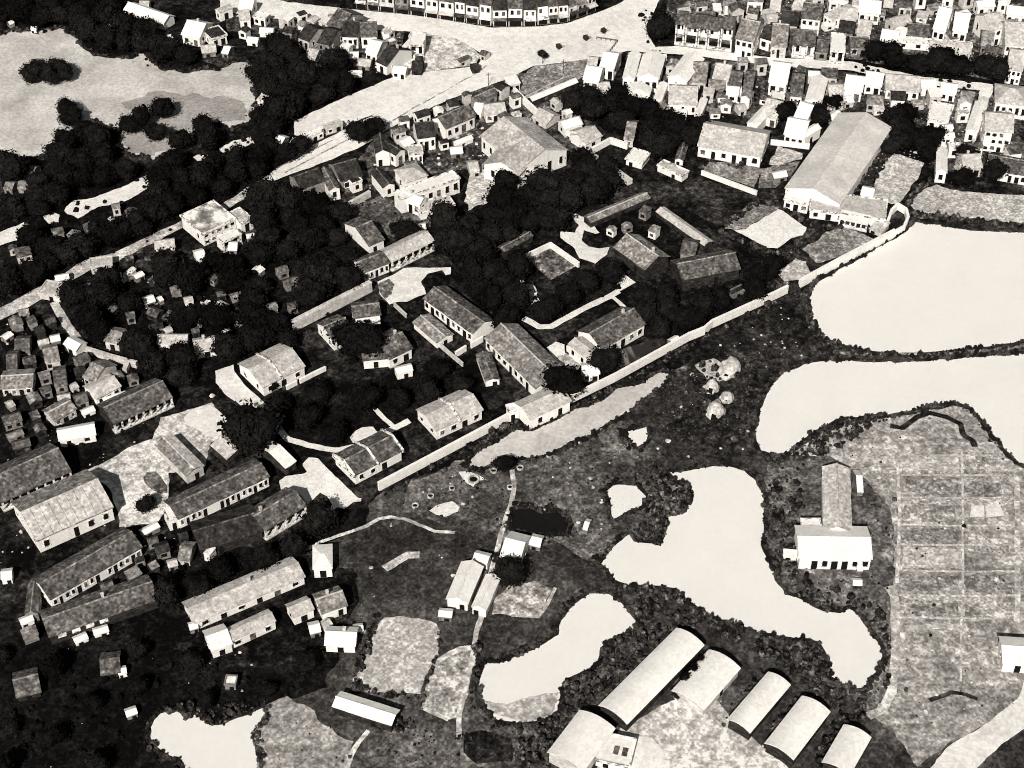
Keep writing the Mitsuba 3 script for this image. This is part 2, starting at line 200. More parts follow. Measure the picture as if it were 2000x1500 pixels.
('house','narrow white house slanting, left of the dark tree pair','house',None,'gablend',69.94,425.69,-32.48,3.74,13.52,3.36,np.float64(0.51),'roof_white','wall_white',{'win': (1,1)}),
('house','pale house with dark window below the flat house with columns','house',None,'gable',75.24,429.72,-23.56,5.08,10.74,3.36,np.float64(0.51),'roof_pale','wall_white',{'win': (2,1)}),
('hut','small bright hut at the head of the long grey shed','hut',None,'gable',96.13,431.94,44.25,4.88,3.45,2.35,np.float64(0.51),'roof_white','wall_white',{}),
('house','grey house at the top end of the long grey shed','house',None,'gable',107.61,437.21,-8.15,4.88,5.48,2.94,np.float64(0.51),'roof_grey','wall_pale',{'win': (2,1)}),
('house','dark roofed shed with white front right of the lane wall','house',None,'gable',115.11,439.85,-4.41,4.53,5.46,2.69,np.float64(0.51),'roof_dark','wall_white',{'win': (0,1)}),
('long_shed','very long smooth grey roofed shed running away from its white front block','shed',None,'gablend',82.72,389.2,-28.25,16.5,42.95,4.2,np.float64(0.325),'roof_shed','wall_white',{}),
('front_block','pale flat front block across the near end of the long shed','building',None,'flat',91.49,382.18,-13.0,20.82,9.54,2.94,np.float64(0.51),'roof_pale','wall_white',{'win': (6,1)}),
('porch','white porch with dark doorways at the left corner of the long shed','porch',None,'flat',78.15,387.51,-19.44,7.16,4.71,3.36,np.float64(0.51),'roof_white','wall_white',{'win': (3,1)}),
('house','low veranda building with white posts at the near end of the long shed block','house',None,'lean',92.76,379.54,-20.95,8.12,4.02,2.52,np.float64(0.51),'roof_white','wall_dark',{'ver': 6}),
('hut','small pale pavilion at the pond end of the long shed block','hut',None,'lean',98.54,377.03,-36.51,3.87,5.09,2.02,np.float64(0.51),'roof_pale','wall_pale',{}),
('hall','long speckled pale roofed hall with a row of dark doorways','hall',None,'gable',61.91,411.33,-17.87,18.8,14.28,3.78,np.float64(0.445),'roof_pale','wall_white',{'win': (6,1)}),
('hut','narrow white rimmed hut standing alone in the dark garden','hut',None,'gablend',47.61,409.96,-14.26,2.59,8.49,2.52,np.float64(0.51),'roof_mid','wall_white',{}),
('hut','small white hut on the dim plot left of the long shed','hut',None,'gable',75.86,401.7,16.84,4.29,3.29,2.35,np.float64(0.51),'roof_white','wall_white',{}),
('building','low speckled flat building on the white lane near the grove','building',None,'flat',44.5,404.25,-39.43,8.88,3.53,2.1,np.float64(0.51),'roof_pale','wall_white',{}),
('shed','tiny white shed beside bushes right of the long shed','shed',None,'gable',98.39,392.13,-19.72,3.58,4.73,2.18,np.float64(0.51),'roof_white','wall_white',{}),
('house','mottled grey roof house at the top of the wedge block','house',None,'gable',-56.4,479.38,-37.97,5.7,11.93,4.2,np.float64(0.51),'roof_mid','wall_grey',{'win': (2,1)}),
('house','dark roofed house in the wedge block, middle one','house',None,'gable',-50.56,473.57,-4.05,5.43,10.35,4.2,np.float64(0.51),'roof_dark','wall_white',{'win': (3,1)}),
('house','mottled dark roof house right of the middle dark roof in the wedge block','house',None,'gable',-44.58,473.57,4.09,5.38,9.49,4.2,np.float64(0.51),'roof_mid','wall_white',{'win': (2,1)}),
('house','dark hooded roof house at the left of the wedge block','house',None,'gable',-65.19,472.75,-34.96,4.67,9.57,3.78,np.float64(0.51),'roof_dark','wall_pale',{'win': (2,1)}),
('house','dark roof house with pale side, left of the middle of the wedge block','house',None,'gable',-58.69,470.08,-25.79,4.36,10.56,3.78,np.float64(0.51),'roof_dark','wall_grey',{'win': (2,1)}),
('house','bright white roofed house inside the wedge block','house',None,'gable',-43.44,464.25,-21.29,4.11,8.65,3.78,np.float64(0.51),'roof_white','wall_white',{'win': (2,1)}),
('house','steep dark roofed house at the right of the wedge block','house',None,'gable',-40.12,459.01,-38.59,4.72,12.22,3.36,np.float64(0.51),'roof_dark','wall_white',{'win': (1,1)}),
('house','narrow white house along the black alley of the wedge block','house',None,'gablend',-36.86,460.9,-24.73,1.77,14.25,3.78,np.float64(0.51),'roof_white','wall_white',{'win': (0,1)}),
('house','white flat roofed house with black shaded front on the square','house',None,'flat',-29.7,468.24,-4.53,4.78,8.03,4.2,np.float64(0.51),'roof_white','wall_white',{'win': (2,1),'ver': 2}),
('hut','small pale domed roof hut in the shade of the wedge block','hut',None,'gable',-62.6,464.83,-22.08,3.98,6.34,2.52,np.float64(0.51),'roof_pale','wall_pale',{}),
('hut','low hut with white fence front under the wedge block trees','hut',None,'gable',-59.8,457.16,-3.8,5.51,4.83,2.35,np.float64(0.51),'roof_mid','wall_white',{}),
('hut','small bright hut left of the white house in the wedge block','hut',None,'gable',-48.81,465.1,0.0,2.77,4.07,2.35,np.float64(0.51),'roof_white','wall_white',{}),
('hut','pale hut below the white house in the wedge block','hut',None,'gable',-45.56,460.65,-10.53,4.04,4.47,2.35,np.float64(0.51),'roof_pale','wall_white',{}),
('shed','thin white shed in the black shade below the wedge block','shed',None,'flat',-49.22,456.33,5.96,7.02,2.2,1.85,np.float64(0.51),'roof_white','wall_white',{}),
('house','low white building with dark doors at the foot of the white yard','house',None,'gable',-34.51,455.61,-9.56,4.39,3.96,2.52,np.float64(0.51),'roof_white','wall_white',{'win': (2,1)}),
('shed','small black shed on the white yard edge','shed',None,'gable',-29.15,457.79,-5.91,3.56,5.21,2.18,np.float64(0.51),'roof_dark','wall_dark',{}),
('shed','smallest black shed on the white yard, above the other','shed',None,'gable',-28.92,463.88,-9.67,2.22,2.45,1.85,np.float64(0.51),'roof_dark','wall_dark',{}),
('stall','row of low market stalls at the tip of the wedge','stall',None,'gable',-14.41,463.97,40.45,4.59,2.2,1.68,np.float64(0.51),'roof_mid','wall_pale',{}),
('kiosk','black kiosk at the tip of the wedge','kiosk',None,'gable',-10.98,458.89,17.42,2.45,3.15,1.85,np.float64(0.51),'roof_dark','wall_dark',{}),
('kiosk','small grey kiosk on the road edge at the tip of the wedge','kiosk',None,'gable',-9.31,466.68,-36.88,2.5,2.86,1.85,np.float64(0.51),'roof_mid','wall_pale',{}),
('hut','small bright flat hut left of the wedge block','hut',None,'gable',-77.67,480.08,-4.97,4.5,3.75,2.18,np.float64(0.51),'roof_white','wall_white',{}),
('hut','pale hut with two dark openings in the grove left of the road','hut',None,'gable',-73.57,437.87,-41.61,7.3,4.66,2.52,np.float64(0.51),'roof_pale','wall_white',{'win': (2,1)}),
('house','long white building on the median strip, left part','house',None,'flat',-57.1,421.97,40.28,6.13,2.2,2.52,np.float64(0.51),'roof_white','wall_white',{'win': (3,1)}),
('house','pale building on the median strip, right part','house',None,'flat',-51.87,426.46,32.02,5.68,2.2,2.52,np.float64(0.51),'roof_pale','wall_pale',{'win': (2,1)}),
('house','small white house at the left tip of the median strip','house',None,'gable',-62.93,415.74,-31.9,3.68,4.61,2.52,np.float64(0.51),'roof_white','wall_white',{'win': (1,1)}),
('hut','tiny white hut in the black trees left of the median','hut',None,'gable',-67.81,419.17,-27.32,2.86,4.11,2.18,np.float64(0.51),'roof_white','wall_white',{}),
('house','broad dark mottled roof house directly below the avenue','house',None,'gable',-14.88,425.6,38.64,11.25,7.19,4.2,np.float64(0.625),'roof_mid','wall_white',{'win': (4,1)}),
('house','small dark roof house by the avenue, right of the broad dark roof','house',None,'gable',-7.13,440.03,39.82,7.62,3.89,3.36,np.float64(0.51),'roof_mid','wall_grey',{'win': (2,1)}),
('house','dark roof house with white arched side, left of the broad dark roof','house',None,'gable',-24.45,417.19,13.43,5.62,8.42,4.62,np.float64(0.625),'roof_dark','wall_white',{'win': (3,1)}),
('house','white house with three arched openings below the avenue','house',None,'flat',-27.32,410.04,8.36,4.39,4.59,3.78,np.float64(0.51),'roof_pale','wall_white',{'win': (3,1)}),
('house','black roofed house with white front, right of the white gable front','house',None,'gablend',-31.68,410.22,46.01,4.0,6.86,4.2,np.float64(0.51),'roof_dark','wall_white',{'win': (1,1)}),
('house','black roofed house ending in a bright white gable front below the avenue','house',None,'gablend',-36.71,409.45,8.38,4.37,8.66,4.62,np.float64(0.51),'roof_dark','wall_white',{'win': (0,1)}),
('house','low black roofed house at the left end of the avenue row','house',None,'gable',-55.26,395.07,32.98,7.84,7.86,3.78,np.float64(0.51),'roof_dark','wall_grey',{'win': (3,1)}),
('house','mottled house with white end, second of the avenue row','house',None,'gablend',-49.14,392.93,21.34,3.33,10.51,3.78,np.float64(0.51),'roof_mid','wall_white',{'win': (1,1)}),
('house','black roofed house, third of the avenue row','house',None,'gable',-44.7,398.13,26.3,6.95,10.16,3.78,np.float64(0.51),'roof_dark','wall_grey',{'win': (2,1)}),
('house','white rimmed flat roof house below the avenue row','house',None,'flat',-43.13,396.88,32.26,3.45,5.94,3.36,np.float64(0.51),'roof_dark','wall_white',{'win': (1,1)}),
('house','black roofed house with bright gable, beside the white villa annex','house',None,'gablend',-34.14,394.45,27.82,3.91,8.45,3.78,np.float64(0.51),'roof_dark','wall_white',{'win': (1,1)}),
('house','upper wing of the white villa with grey patch on its roof','house',None,'hip',-26.37,396.63,30.42,7.27,7.5,4.62,np.float64(0.51),'roof_pale','wall_white',{'win': (3,1)}),
('hut','small white hut by the dark yard below the broad dark roof','hut',None,'gable',-15.77,413.4,10.0,3.71,3.82,2.35,np.float64(0.51),'roof_white','wall_white',{}),
('shed','narrow white shed left of the double roofed hall','shed',None,'gable',-13.51,419.91,34.66,5.77,2.2,2.35,np.float64(0.51),'roof_white','wall_white',{}),
('hut','white kitchen hut behind the broad dark roof','hut',None,'gable',-13.48,427.63,12.69,3.06,3.1,2.52,np.float64(0.51),'roof_white','wall_white',{}),
('house','pale house with dark doors above the double roofed hall','house',None,'gable',-4.71,432.06,12.02,6.54,6.16,2.94,np.float64(0.51),'roof_pale','wall_white',{'win': (3,1)}),
('house','narrow bright house between the broad dark roof and pale house','house',None,'gable',-10.39,433.73,-14.44,2.74,5.61,2.52,np.float64(0.51),'roof_white','wall_white',{'win': (0,1)}),
('hall','big double roofed hall, left roof with greyer slope','hall',None,'gablend',-3.07,400.67,-28.21,11.83,12.61,5.04,np.float64(0.445),'roof_hall','wall_white',{'win': (2,1)}),
('hall','big double roofed hall, right pale roof with white windowed end','hall',None,'gablend',9.25,405.09,35.03,16.46,20.48,5.46,np.float64(0.404),'roof_hall','wall_white',{'win': (4,1)}),
('porch','pale porch block at the near corner of the double roofed hall','porch',None,'flat',5.24,401.53,44.42,10.66,7.34,3.36,np.float64(0.51),'roof_pale','wall_white',{'win': (1,1)}),
('villa','long white two storey villa with a row of dark windows','villa',None,'flat',-22.38,391.52,32.27,19.22,4.43,5.04,np.float64(0.51),'roof_white','wall_white',{'win': (7,1)}),
('villa_wing','left wing of the white two storey villa','villa',None,'gable',-28.12,386.95,-31.7,6.79,3.78,4.2,np.float64(0.51),'roof_white','wall_white',{'win': (3,1)}),
('terrace','lower terrace block in front of the white two storey villa','terrace',None,'flat',-20.36,385.4,23.1,10.55,5.3,2.52,np.float64(0.51),'roof_pale','wall_white',{}),
('house','mottled roof cottage with white corner at the garden foot of the villa','house',None,'gable',-36.13,369.69,35.92,5.28,12.91,2.94,np.float64(0.364),'roof_mid','wall_white',{'win': (0,1)}),
('hut','tiny white hut in the villa garden','hut',None,'gable',-24.81,377.45,10.53,3.15,2.8,2.35,np.float64(0.51),'roof_white','wall_white',{}),
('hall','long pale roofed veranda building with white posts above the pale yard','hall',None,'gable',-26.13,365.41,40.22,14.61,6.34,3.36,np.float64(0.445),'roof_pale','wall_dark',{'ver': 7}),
('house','grey roofed left end of the veranda building with white windows','house',None,'gable',-35.45,358.52,32.54,8.08,6.43,3.36,np.float64(0.445),'roof_mid','wall_white',{'win': (5,1)}),
('hut','dim hut against the left side of the double roofed hall','hut',None,'gable',-10.49,404.27,12.26,2.95,5.74,2.52,np.float64(0.51),'roof_pale','wall_pale',{}),
('house','small bright house right above the double roofed hall','house',None,'gable',17.91,425.32,26.77,5.93,4.64,2.94,np.float64(0.51),'roof_white','wall_white',{'win': (1,1)}),
('house','small pale cube house right of the bright house above the hall','house',None,'gable',21.79,418.38,33.04,3.6,7.02,2.94,np.float64(0.51),'roof_pale','wall_white',{'win': (1,1)}),
('market_shed','long low white market shed with black openings below the square','shed',None,'gable',13.12,445.42,37.08,17.6,2.64,2.18,np.float64(0.51),'roof_white','wall_dark',{'win': (5,1)}),
('market_shed','long dark front shed on the edge of the grey plot below the square','shed',None,'gable',10.46,447.55,42.3,15.86,2.2,2.18,np.float64(0.51),'roof_grey','wall_dark',{}),
('house','white house at the right end of the market sheds','house',None,'gable',23.71,448.89,-16.08,5.17,8.65,3.78,np.float64(0.51),'roof_white','wall_white',{'win': (2,1)}),
('house','small dark fronted house at the corner of the square','house',None,'gable',24.2,457.17,-13.3,3.18,6.44,3.36,np.float64(0.51),'roof_pale','wall_dark',{'win': (1,1)}),
('house','white house at the near right corner of the square','house',None,'gable',28.78,455.44,-17.56,4.83,9.92,4.2,np.float64(0.51),'roof_white','wall_white',{'win': (2,1)}),
('hut','pale hut at the foot of the slanting white wall','hut',None,'gable',7.89,429.99,-42.29,6.03,6.71,2.52,np.float64(0.51),'roof_pale','wall_pale',{}),
('shed','long pale roofed shed at the top left among black trees','shed',None,'gable',-117.5,488.5,-31.28,16.89,5.62,2.69,np.float64(0.51),'roof_white','wall_white',{'win': (3,1)}),
('house','white house left of the hexagonal courtyard house at upper left','house',None,'gable',-100.66,475.18,-20.06,6.73,9.93,3.36,np.float64(0.51),'roof_white','wall_white',{'win': (2,1)}),
('house','white rimmed courtyard house with dark flat roof at upper left','house',None,'flat',-91.4,474.8,32.57,5.71,6.75,3.36,np.float64(0.51),'roof_dark','wall_white',{'win': (2,1)}),
('hut','slanted bright hut left of the white house at upper left','hut',None,'gable',-107.21,475.34,43.09,3.38,3.59,2.35,np.float64(0.51),'roof_white','wall_white',{}),
('hut','pale hut just below the courtyard house at upper left','hut',None,'gable',-94.04,468.21,9.19,4.72,4.98,2.52,np.float64(0.51),'roof_pale','wall_white',{}),
('hut','small pointed hut right of the pale hut at upper left','hut',None,'gable',-89.2,468.01,-18.32,2.4,4.82,2.18,np.float64(0.51),'roof_white','wall_white',{}),
('house','pale house at the top edge, between grove and wedge block','house',None,'gable',-91.32,491.31,39.5,5.06,2.96,3.36,np.float64(0.51),'roof_pale','wall_white',{'win': (1,1)}),
('house','rounded pale house at the top edge near the road','house',None,'gable',-84.61,485.33,12.52,3.65,6.45,3.36,np.float64(0.51),'roof_pale','wall_white',{'win': (1,1)}),
('house','white roofed house cut by the top edge near the road','house',None,'gable',-85.43,492.52,-9.95,4.67,6.05,3.36,np.float64(0.51),'roof_white','wall_white',{'win': (2,1)}),
('hut','tiny bright hut in the trees right of the courtyard house','hut',None,'gable',-81.53,474.86,-11.75,3.77,3.25,2.18,np.float64(0.51),'roof_white','wall_white',{}),
('hut','tiny lone white hut in the top left black grove','hut',None,'gable',-151.64,493.34,11.56,2.01,2.2,1.85,np.float64(0.51),'roof_white','wall_white',{}),
('hut','tiny white hut at the left edge above the lake','hut',None,'gable',-158.98,486.25,43.52,1.73,2.2,2.02,np.float64(0.51),'roof_white','wall_white',{}),
('hut','tiny white hut on the upper shore of the lake','hut',None,'gable',-151.63,482.8,0.0,1.82,2.2,1.85,np.float64(0.51),'roof_white','wall_white',{}),
('hut','tiny grey hut below the long pale shed at the top left','hut',None,'gable',-125.79,485.27,55.49,2.88,2.66,2.02,np.float64(0.51),'roof_grey','wall_pale',{}),
('hut','small pale hut on the top edge above the long pale shed','hut',None,'gable',-118.68,496.01,0.0,3.3,4.3,2.52,np.float64(0.51),'roof_pale','wall_pale',{}),
('hut','grey hut in the trees below the lake','hut',None,'gable',-136.18,403.25,-17.89,2.03,4.33,2.35,np.float64(0.51),'roof_grey','wall_pale',{}),
('hut','dim square hut below the lake, right of the two','hut',None,'gable',-136.58,396.15,0.0,3.39,4.29,2.35,np.float64(0.51),'roof_grey','wall_grey',{}),
('hut','dim square hut below the lake, left of the two','hut',None,'gable',-140.9,395.84,-13.06,2.7,4.05,2.35,np.float64(0.51),'roof_grey','wall_grey',{}),
('mansion','white flat roofed mansion with stained roof beside the left avenue','mansion',None,'flat',-78.78,375.14,40.42,11.05,11.33,4.2,np.float64(0.51),'roof_mottle','wall_white',{'win': (5,2)}),
('porch','white porch wing on the garden side of the flat roofed mansion','porch',None,'flat',-74.94,370.98,40.27,6.12,3.81,3.36,np.float64(0.51),'roof_white','wall_white',{'win': (2,1),'ver': 2}),
('house','pale annex at the right of the flat roofed mansion','house',None,'flat',-71.8,378.43,42.68,4.27,6.43,3.78,np.float64(0.51),'roof_pale','wall_white',{'win': (1,1)}),
('hut','small pointed white lodge in front of the mansion','hut',None,'gable',-74.75,368.29,0.0,2.39,4.05,2.18,np.float64(0.51),'roof_white','wall_white',{}),
('hut','small white tapering lodge below the mansion corner','hut',None,'gable',-82.26,363.97,24.72,2.64,4.77,2.52,np.float64(0.51),'roof_white','wall_white',{}),
('house','pale low outbuilding left of the mansion','house',None,'gable',-92.6,367.86,11.92,5.42,4.2,2.52,np.float64(0.51),'roof_pale','wall_white',{'win': (1,1)}),
('house','low pale building on the avenue edge at left','house',None,'flat',-108.32,360.12,10.51,5.98,4.03,2.52,np.float64(0.51),'roof_pale','wall_pale',{'win': (1,1)}),
('shed','bright slanted shed below the left avenue','shed',None,'gablend',-101.42,356.89,-28.72,1.68,3.45,2.18,np.float64(0.51),'roof_white','wall_white',{}),
('hut','small bright hut right of the slanted shed below the avenue','hut',None,'gable',-97.56,356.89,42.66,2.79,2.2,2.18,np.float64(0.51),'roof_white','wall_white',{}),
('hut','bright hut beside the left avenue bend','hut',None,'gable',-117.74,355.46,17.17,3.64,2.72,2.35,np.float64(0.51),'roof_white','wall_white',{}),
('hut','pale mottled hut right of the avenue bend','hut',None,'gable',-109.6,348.61,-8.76,3.45,5.59,2.52,np.float64(0.51),'roof_grey','wall_pale',{}),
('house','low pale loop roofed building on the avenue bend','house',None,'flat',-119.95,348.61,-14.09,6.47,5.62,2.1,np.float64(0.51),'roof_pale','wall_pale',{'win': (0,1)}),
('hut','bright slanted hut in the black grove right of the mansion','hut',None,'gablend',-67.59,359.19,-32.72,3.02,2.2,2.18,np.float64(0.51),'roof_white','wall_white',{}),
('hut','tiny white hut right of the mansion porch','hut',None,'gable',-70.52,373.88,14.65,2.25,2.2,2.02,np.float64(0.51),'roof_white','wall_white',{}),
('hut','bright square hut in the black trees, left of the slanted white hut','hut',None,'gable',-93.31,346.15,28.58,3.05,3.22,2.18,np.float64(0.51),'roof_white','wall_white',{}),
('hut','tiny pale hut right of the bright square hut','hut',None,'gable',-90.49,347.29,41.89,1.25,2.2,1.85,np.float64(0.51),'roof_white','wall_white',{}),
('hut','pale scrap roofed hut among black trees, beside the slanted white hut','hut',None,'gable',-83.37,346.67,20.25,2.41,2.46,2.02,np.float64(0.51),'roof_pale','wall_white',{}),
('hut','slanted white hut in the black trees of the left quarter','hut',None,'gablend',-79.6,345.11,-28.72,1.3,2.45,2.02,np.float64(0.51),'roof_white','wall_white',{}),
('hut','bright slanted hut at the left edge of the left quarter','hut',None,'gable',-126.76,332.71,53.97,2.71,2.2,1.85,np.float64(0.51),'roof_white','wall_white',{}),
('hut','pale hut joined to a brighter one, left quarter','hut',None,'gable',-117.46,329.73,20.57,2.8,2.2,2.18,np.float64(0.51),'roof_pale','wall_white',{}),
('hut','bright hut, right one of a joined pair in the left quarter','hut',None,'gable',-114.72,330.82,18.13,2.54,2.85,2.18,np.float64(0.51),'roof_white','wall_white',{}),
('house','grey roofed house under the joined pair of huts','house',None,'gable',-113.47,321.67,17.87,3.75,7.05,2.69,np.float64(0.51),'roof_grey','wall_pale',{'win': (2,1)}),
('house','white broken roof house beside the lane, left quarter','house',None,'gable',-110.59,327.48,-35.47,4.72,3.98,2.35,np.float64(0.51),'roof_white','wall_white',{'win': (1,1)}),
('house','rosy grey lone roof in the black trees of the left quarter','house',None,'gable',-100.32,329.05,-16.26,4.22,5.96,2.69,np.float64(0.51),'roof_grey','wall_pale',{'win': (1,1)}),
('shed','dim roofed shed beside the bent pale wall','shed',None,'gable',-105.66,322.25,41.36,3.49,3.44,2.35,np.float64(0.51),'roof_mid','wall_grey',{}),
('house','grey roofed house above the long pale roof in the left quarter','house',None,'gable',-103.54,315.04,-33.4,4.08,8.06,2.69,np.float64(0.51),'roof_grey','wall_pale',{'win': (2,1)}),
('house','long bright pale roofed house with rounded end, left quarter','house',None,'gable',-97.65,310.4,41.09,7.29,6.34,2.69,np.float64(0.404),'roof_pale','wall_white',{'win': (3,1)}),
('house','long mottled grey roof house below the left quarter','house',None,'gable',-106.69,302.67,43.22,6.55,5.4,2.52,np.float64(0.364),'roof_grey','wall_pale',{'win': (3,1)}),
('house','small dim square roof between the two long roofs','house',None,'gable',-103.47,307.09,26.38,3.28,3.86,2.52,np.float64(0.51),'roof_mid','wall_grey',{'win': (1,1)}),
('shed','bright narrow shed left of the long barracks gable','shed',None,'gable',-101.56,304.92,34.57,3.19,2.2,2.02,np.float64(0.51),'roof_white','wall_white',{}),
('shed','bright narrow shed behind the long barracks roof','shed',None,'gable',-96.03,309.47,26.04,5.86,2.2,2.18,np.float64(0.51),'roof_white','wall_white',{}),
('house','small pale roof just above the mottled grey roof house','house',None,'gable',-108.25,308.55,13.39,3.16,2.2,2.18,np.float64(0.51),'roof_pale','wall_pale',{'win': (1,1)}),
('hut','tiny pale hut left of the long bright roof','hut',None,'gable',-106.46,313.35,36.0,1.9,2.31,2.02,np.float64(0.51),'roof_pale','wall_pale',{}),
('house','dark mottled roof house in the middle of the left quarter','house',None,'gable',-109.79,312.98,13.51,3.18,7.77,2.52,np.float64(0.51),'roof_mid','wall_grey',{'win': (1,1)}),
('house','long grey roofed house on the left edge of the left quarter','house',None,'gable',-120.4,312.05,5.43,7.84,6.92,2.69,np.float64(0.364),'roof_grey','wall_pale',{'win': (4,1)}),
('hut','small pale hut at the left edge below the long grey roof','hut',None,'gable',-120.39,306.73,41.21,1.66,2.72,2.02,np.float64(0.51),'roof_pale','wall_white',{}),
('shed','narrow grey shed above the left barracks','shed',None,'gable',-117.42,296.55,32.47,3.92,2.2,2.02,np.float64(0.51),'roof_grey','wall_grey',{}),
('house','dim pointed roof near the left edge of the left quarter','house',None,'gable',-123.24,319.76,8.05,2.72,6.78,2.35,np.float64(0.51),'roof_mid','wall_grey',{'win': (1,1)}),
('house','dim roof hidden in bushes by the left edge path','house',None,'gable',-122.25,326.89,5.94,3.77,5.48,2.18,np.float64(0.51),'roof_mid','wall_grey',{'win': (1,1)}),
('house','dark low roof under trees near the villa grove','house',None,'gable',-89.86,334.81,19.27,3.65,2.78,2.18,np.float64(0.51),'roof_dark','wall_grey',{'win': (1,1)}),
('hut','small pale hut on the dark low roof near the villa grove','hut',None,'gable',-86.75,334.6,32.4,2.24,2.39,2.02,np.float64(0.51),'roof_pale','wall_white',{}),
('house','pale roofed house on the near edge of the black grove','house',None,'gable',-75.89,326.31,14.17,6.37,5.43,2.52,np.float64(0.51),'roof_pale','wall_white',{'win': (1,1)}),
('house','pale ridge roofed house curving among black trees','house',None,'gable',-85.09,328.85,0.0,7.69,4.1,2.35,np.float64(0.625),'roof_pale','wall_white',{'win': (1,1)}),
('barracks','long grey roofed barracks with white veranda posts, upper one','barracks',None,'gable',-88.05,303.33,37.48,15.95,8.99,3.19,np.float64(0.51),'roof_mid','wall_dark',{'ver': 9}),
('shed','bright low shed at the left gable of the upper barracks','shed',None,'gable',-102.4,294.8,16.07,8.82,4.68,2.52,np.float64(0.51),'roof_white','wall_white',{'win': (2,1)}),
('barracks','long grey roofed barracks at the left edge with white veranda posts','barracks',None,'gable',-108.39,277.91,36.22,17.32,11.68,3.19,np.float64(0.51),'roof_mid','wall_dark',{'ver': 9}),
('workshop','large pale panelled roof workshop with white windowed end','workshop',None,'gable',-97.02,265.35,34.65,18.53,14.71,4.2,np.float64(0.404),'roof_panel','wall_white',{'win': (5,1),'panels': (9,3)}),
('shed','slanting pale panelled shed right of the bright yard','shed',None,'gablend',-73.02,283.28,40.07,5.19,13.77,2.94,np.float64(0.325),'roof_panel','wall_pale',{'panels': (8,2)}),
('shed','small pale roofed shed beside the black round tree','shed',None,'gablend',-63.97,289.2,43.06,6.25,6.55,2.94,np.float64(0.325),'roof_pale','wall_dark',{}),
('barracks','very long dark roofed barracks with regular dark windows','barracks',None,'gable',-65.1,274.33,35.6,23.59,7.28,3.36,np.float64(0.364),'roof_mid','wall_white',{'win': (16,1)}),
('end_block','white gable block at the left end of the very long barracks','building',None,'flat',-75.67,267.5,26.16,2.68,4.32,3.53,np.float64(0.51),'roof_white','wall_white',{}),
('hut','small bright hut under the left end of the very long barracks','hut',None,'gable',-80.47,265.8,39.72,4.28,2.2,2.02,np.float64(0.51),'roof_white','wall_white',{}),
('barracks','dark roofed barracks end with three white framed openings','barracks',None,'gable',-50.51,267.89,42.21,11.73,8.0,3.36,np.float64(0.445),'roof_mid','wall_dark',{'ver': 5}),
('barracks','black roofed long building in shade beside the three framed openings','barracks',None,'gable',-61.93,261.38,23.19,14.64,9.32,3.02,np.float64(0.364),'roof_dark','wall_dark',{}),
('shed','bright slanted gable strip at the end of the black roofed building','shed',None,'gablend',-67.22,257.82,-26.72,1.69,2.63,2.52,np.float64(0.51),'roof_white','wall_white',{}),
('hut','dim grey hut at the corner between barracks','hut',None,'gable',-72.14,256.65,-7.51,2.89,5.93,2.35,np.float64(0.51),'roof_grey','wall_pale',{}),
('hut','tiny pale hut just below the dim grey hut','hut',None,'gable',-74.23,255.26,19.39,2.26,2.27,2.02,np.float64(0.51),'roof_pale','wall_white',{}),
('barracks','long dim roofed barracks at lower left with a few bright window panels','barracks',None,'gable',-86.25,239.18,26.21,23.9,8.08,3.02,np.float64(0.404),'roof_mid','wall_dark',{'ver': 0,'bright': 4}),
('shed','dim slanting roof at the far left below the panelled workshop','shed',None,'gablend',-102.1,240.78,6.92,2.94,9.53,2.52,np.float64(0.51),'roof_mid','wall_grey',{}),
('hut','bright rounded hut at the left end of the dim barracks','hut',None,'gable',-102.76,239.27,28.85,2.92,2.2,2.02,np.float64(0.51),'roof_white','wall_white',{}),
('shed','thin bright shed below the dim barracks, left piece','shed',None,'gable',-90.42,234.58,31.5,2.97,2.2,1.68,np.float64(0.51),'roof_white','wall_white',{}),
('shed','thin bright shed below the dim barracks, right piece','shed',None,'gable',-86.69,236.66,21.95,3.26,2.2,1.68,np.float64(0.51),'roof_white','wall_white',{}),
('hut','grey thatched hut alone in the lower left darkness','hut',None,'gable',-82.79,225.44,9.21,4.16,5.94,2.18,np.float64(0.51),'roof_mid','wall_dark',{}),
('hut','tiny bright hut beside the thatched hut, lower left','hut',None,'gable',-80.36,225.63,15.81,1.83,2.2,1.85,np.float64(0.51),'roof_white','wall_white',{}),
('hut','mottled roof hut with bright upper edge at far lower left','hut',None,'gable',-98.47,219.89,18.44,5.14,6.93,2.35,np.float64(0.51),'roof_mid','wall_dark',{}),
('hut','small white cube hut alone on the dark ground at lower left','hut',None,'flat',-57.82,222.42,-3.75,2.51,2.6,2.35,np.float64(0.51),'roof_white','wall_white',{}),
('hut','tiny bright hut near the lower left pond','hut',None,'gable',-76.67,215.13,23.79,2.37,2.2,1.85,np.float64(0.51),'roof_white','wall_white',{}),
('hut','bright hut cut by the left edge beside the slanting dim roof','hut',None,'gable',-109.82,251.27,8.68,2.45,3.13,2.52,np.float64(0.51),'roof_white','wall_white',{}),
('barracks','mottled dark roofed barracks with white gable end, middle of the lower left','barracks',None,'gable',-89.9,251.56,41.56,23.18,8.1,3.36,np.float64(0.445),'roof_mid','wall_white',{'win': (15,1)}),
('farm_building','long slim pale farm roof running up to the white square house','farm building',None,'gable',-55.88,244.62,30.77,26.01,7.13,2.52,np.float64(0.364),'roof_pale','wall_white',{'win': (6,1)}),
('house','white square house at the right end of the long pale farm roofs','house',None,'hip',-41.2,253.05,4.81,4.44,7.3,3.02,np.float64(0.51),'roof_white','wall_white',{'win': (1,1)}),
('house','bright farm house at the left end of the lower farm row','house',None,'gable',-60.4,231.44,25.55,4.74,6.21,2.69,np.float64(0.51),'roof_white','wall_white',{'win': (1,1)}),
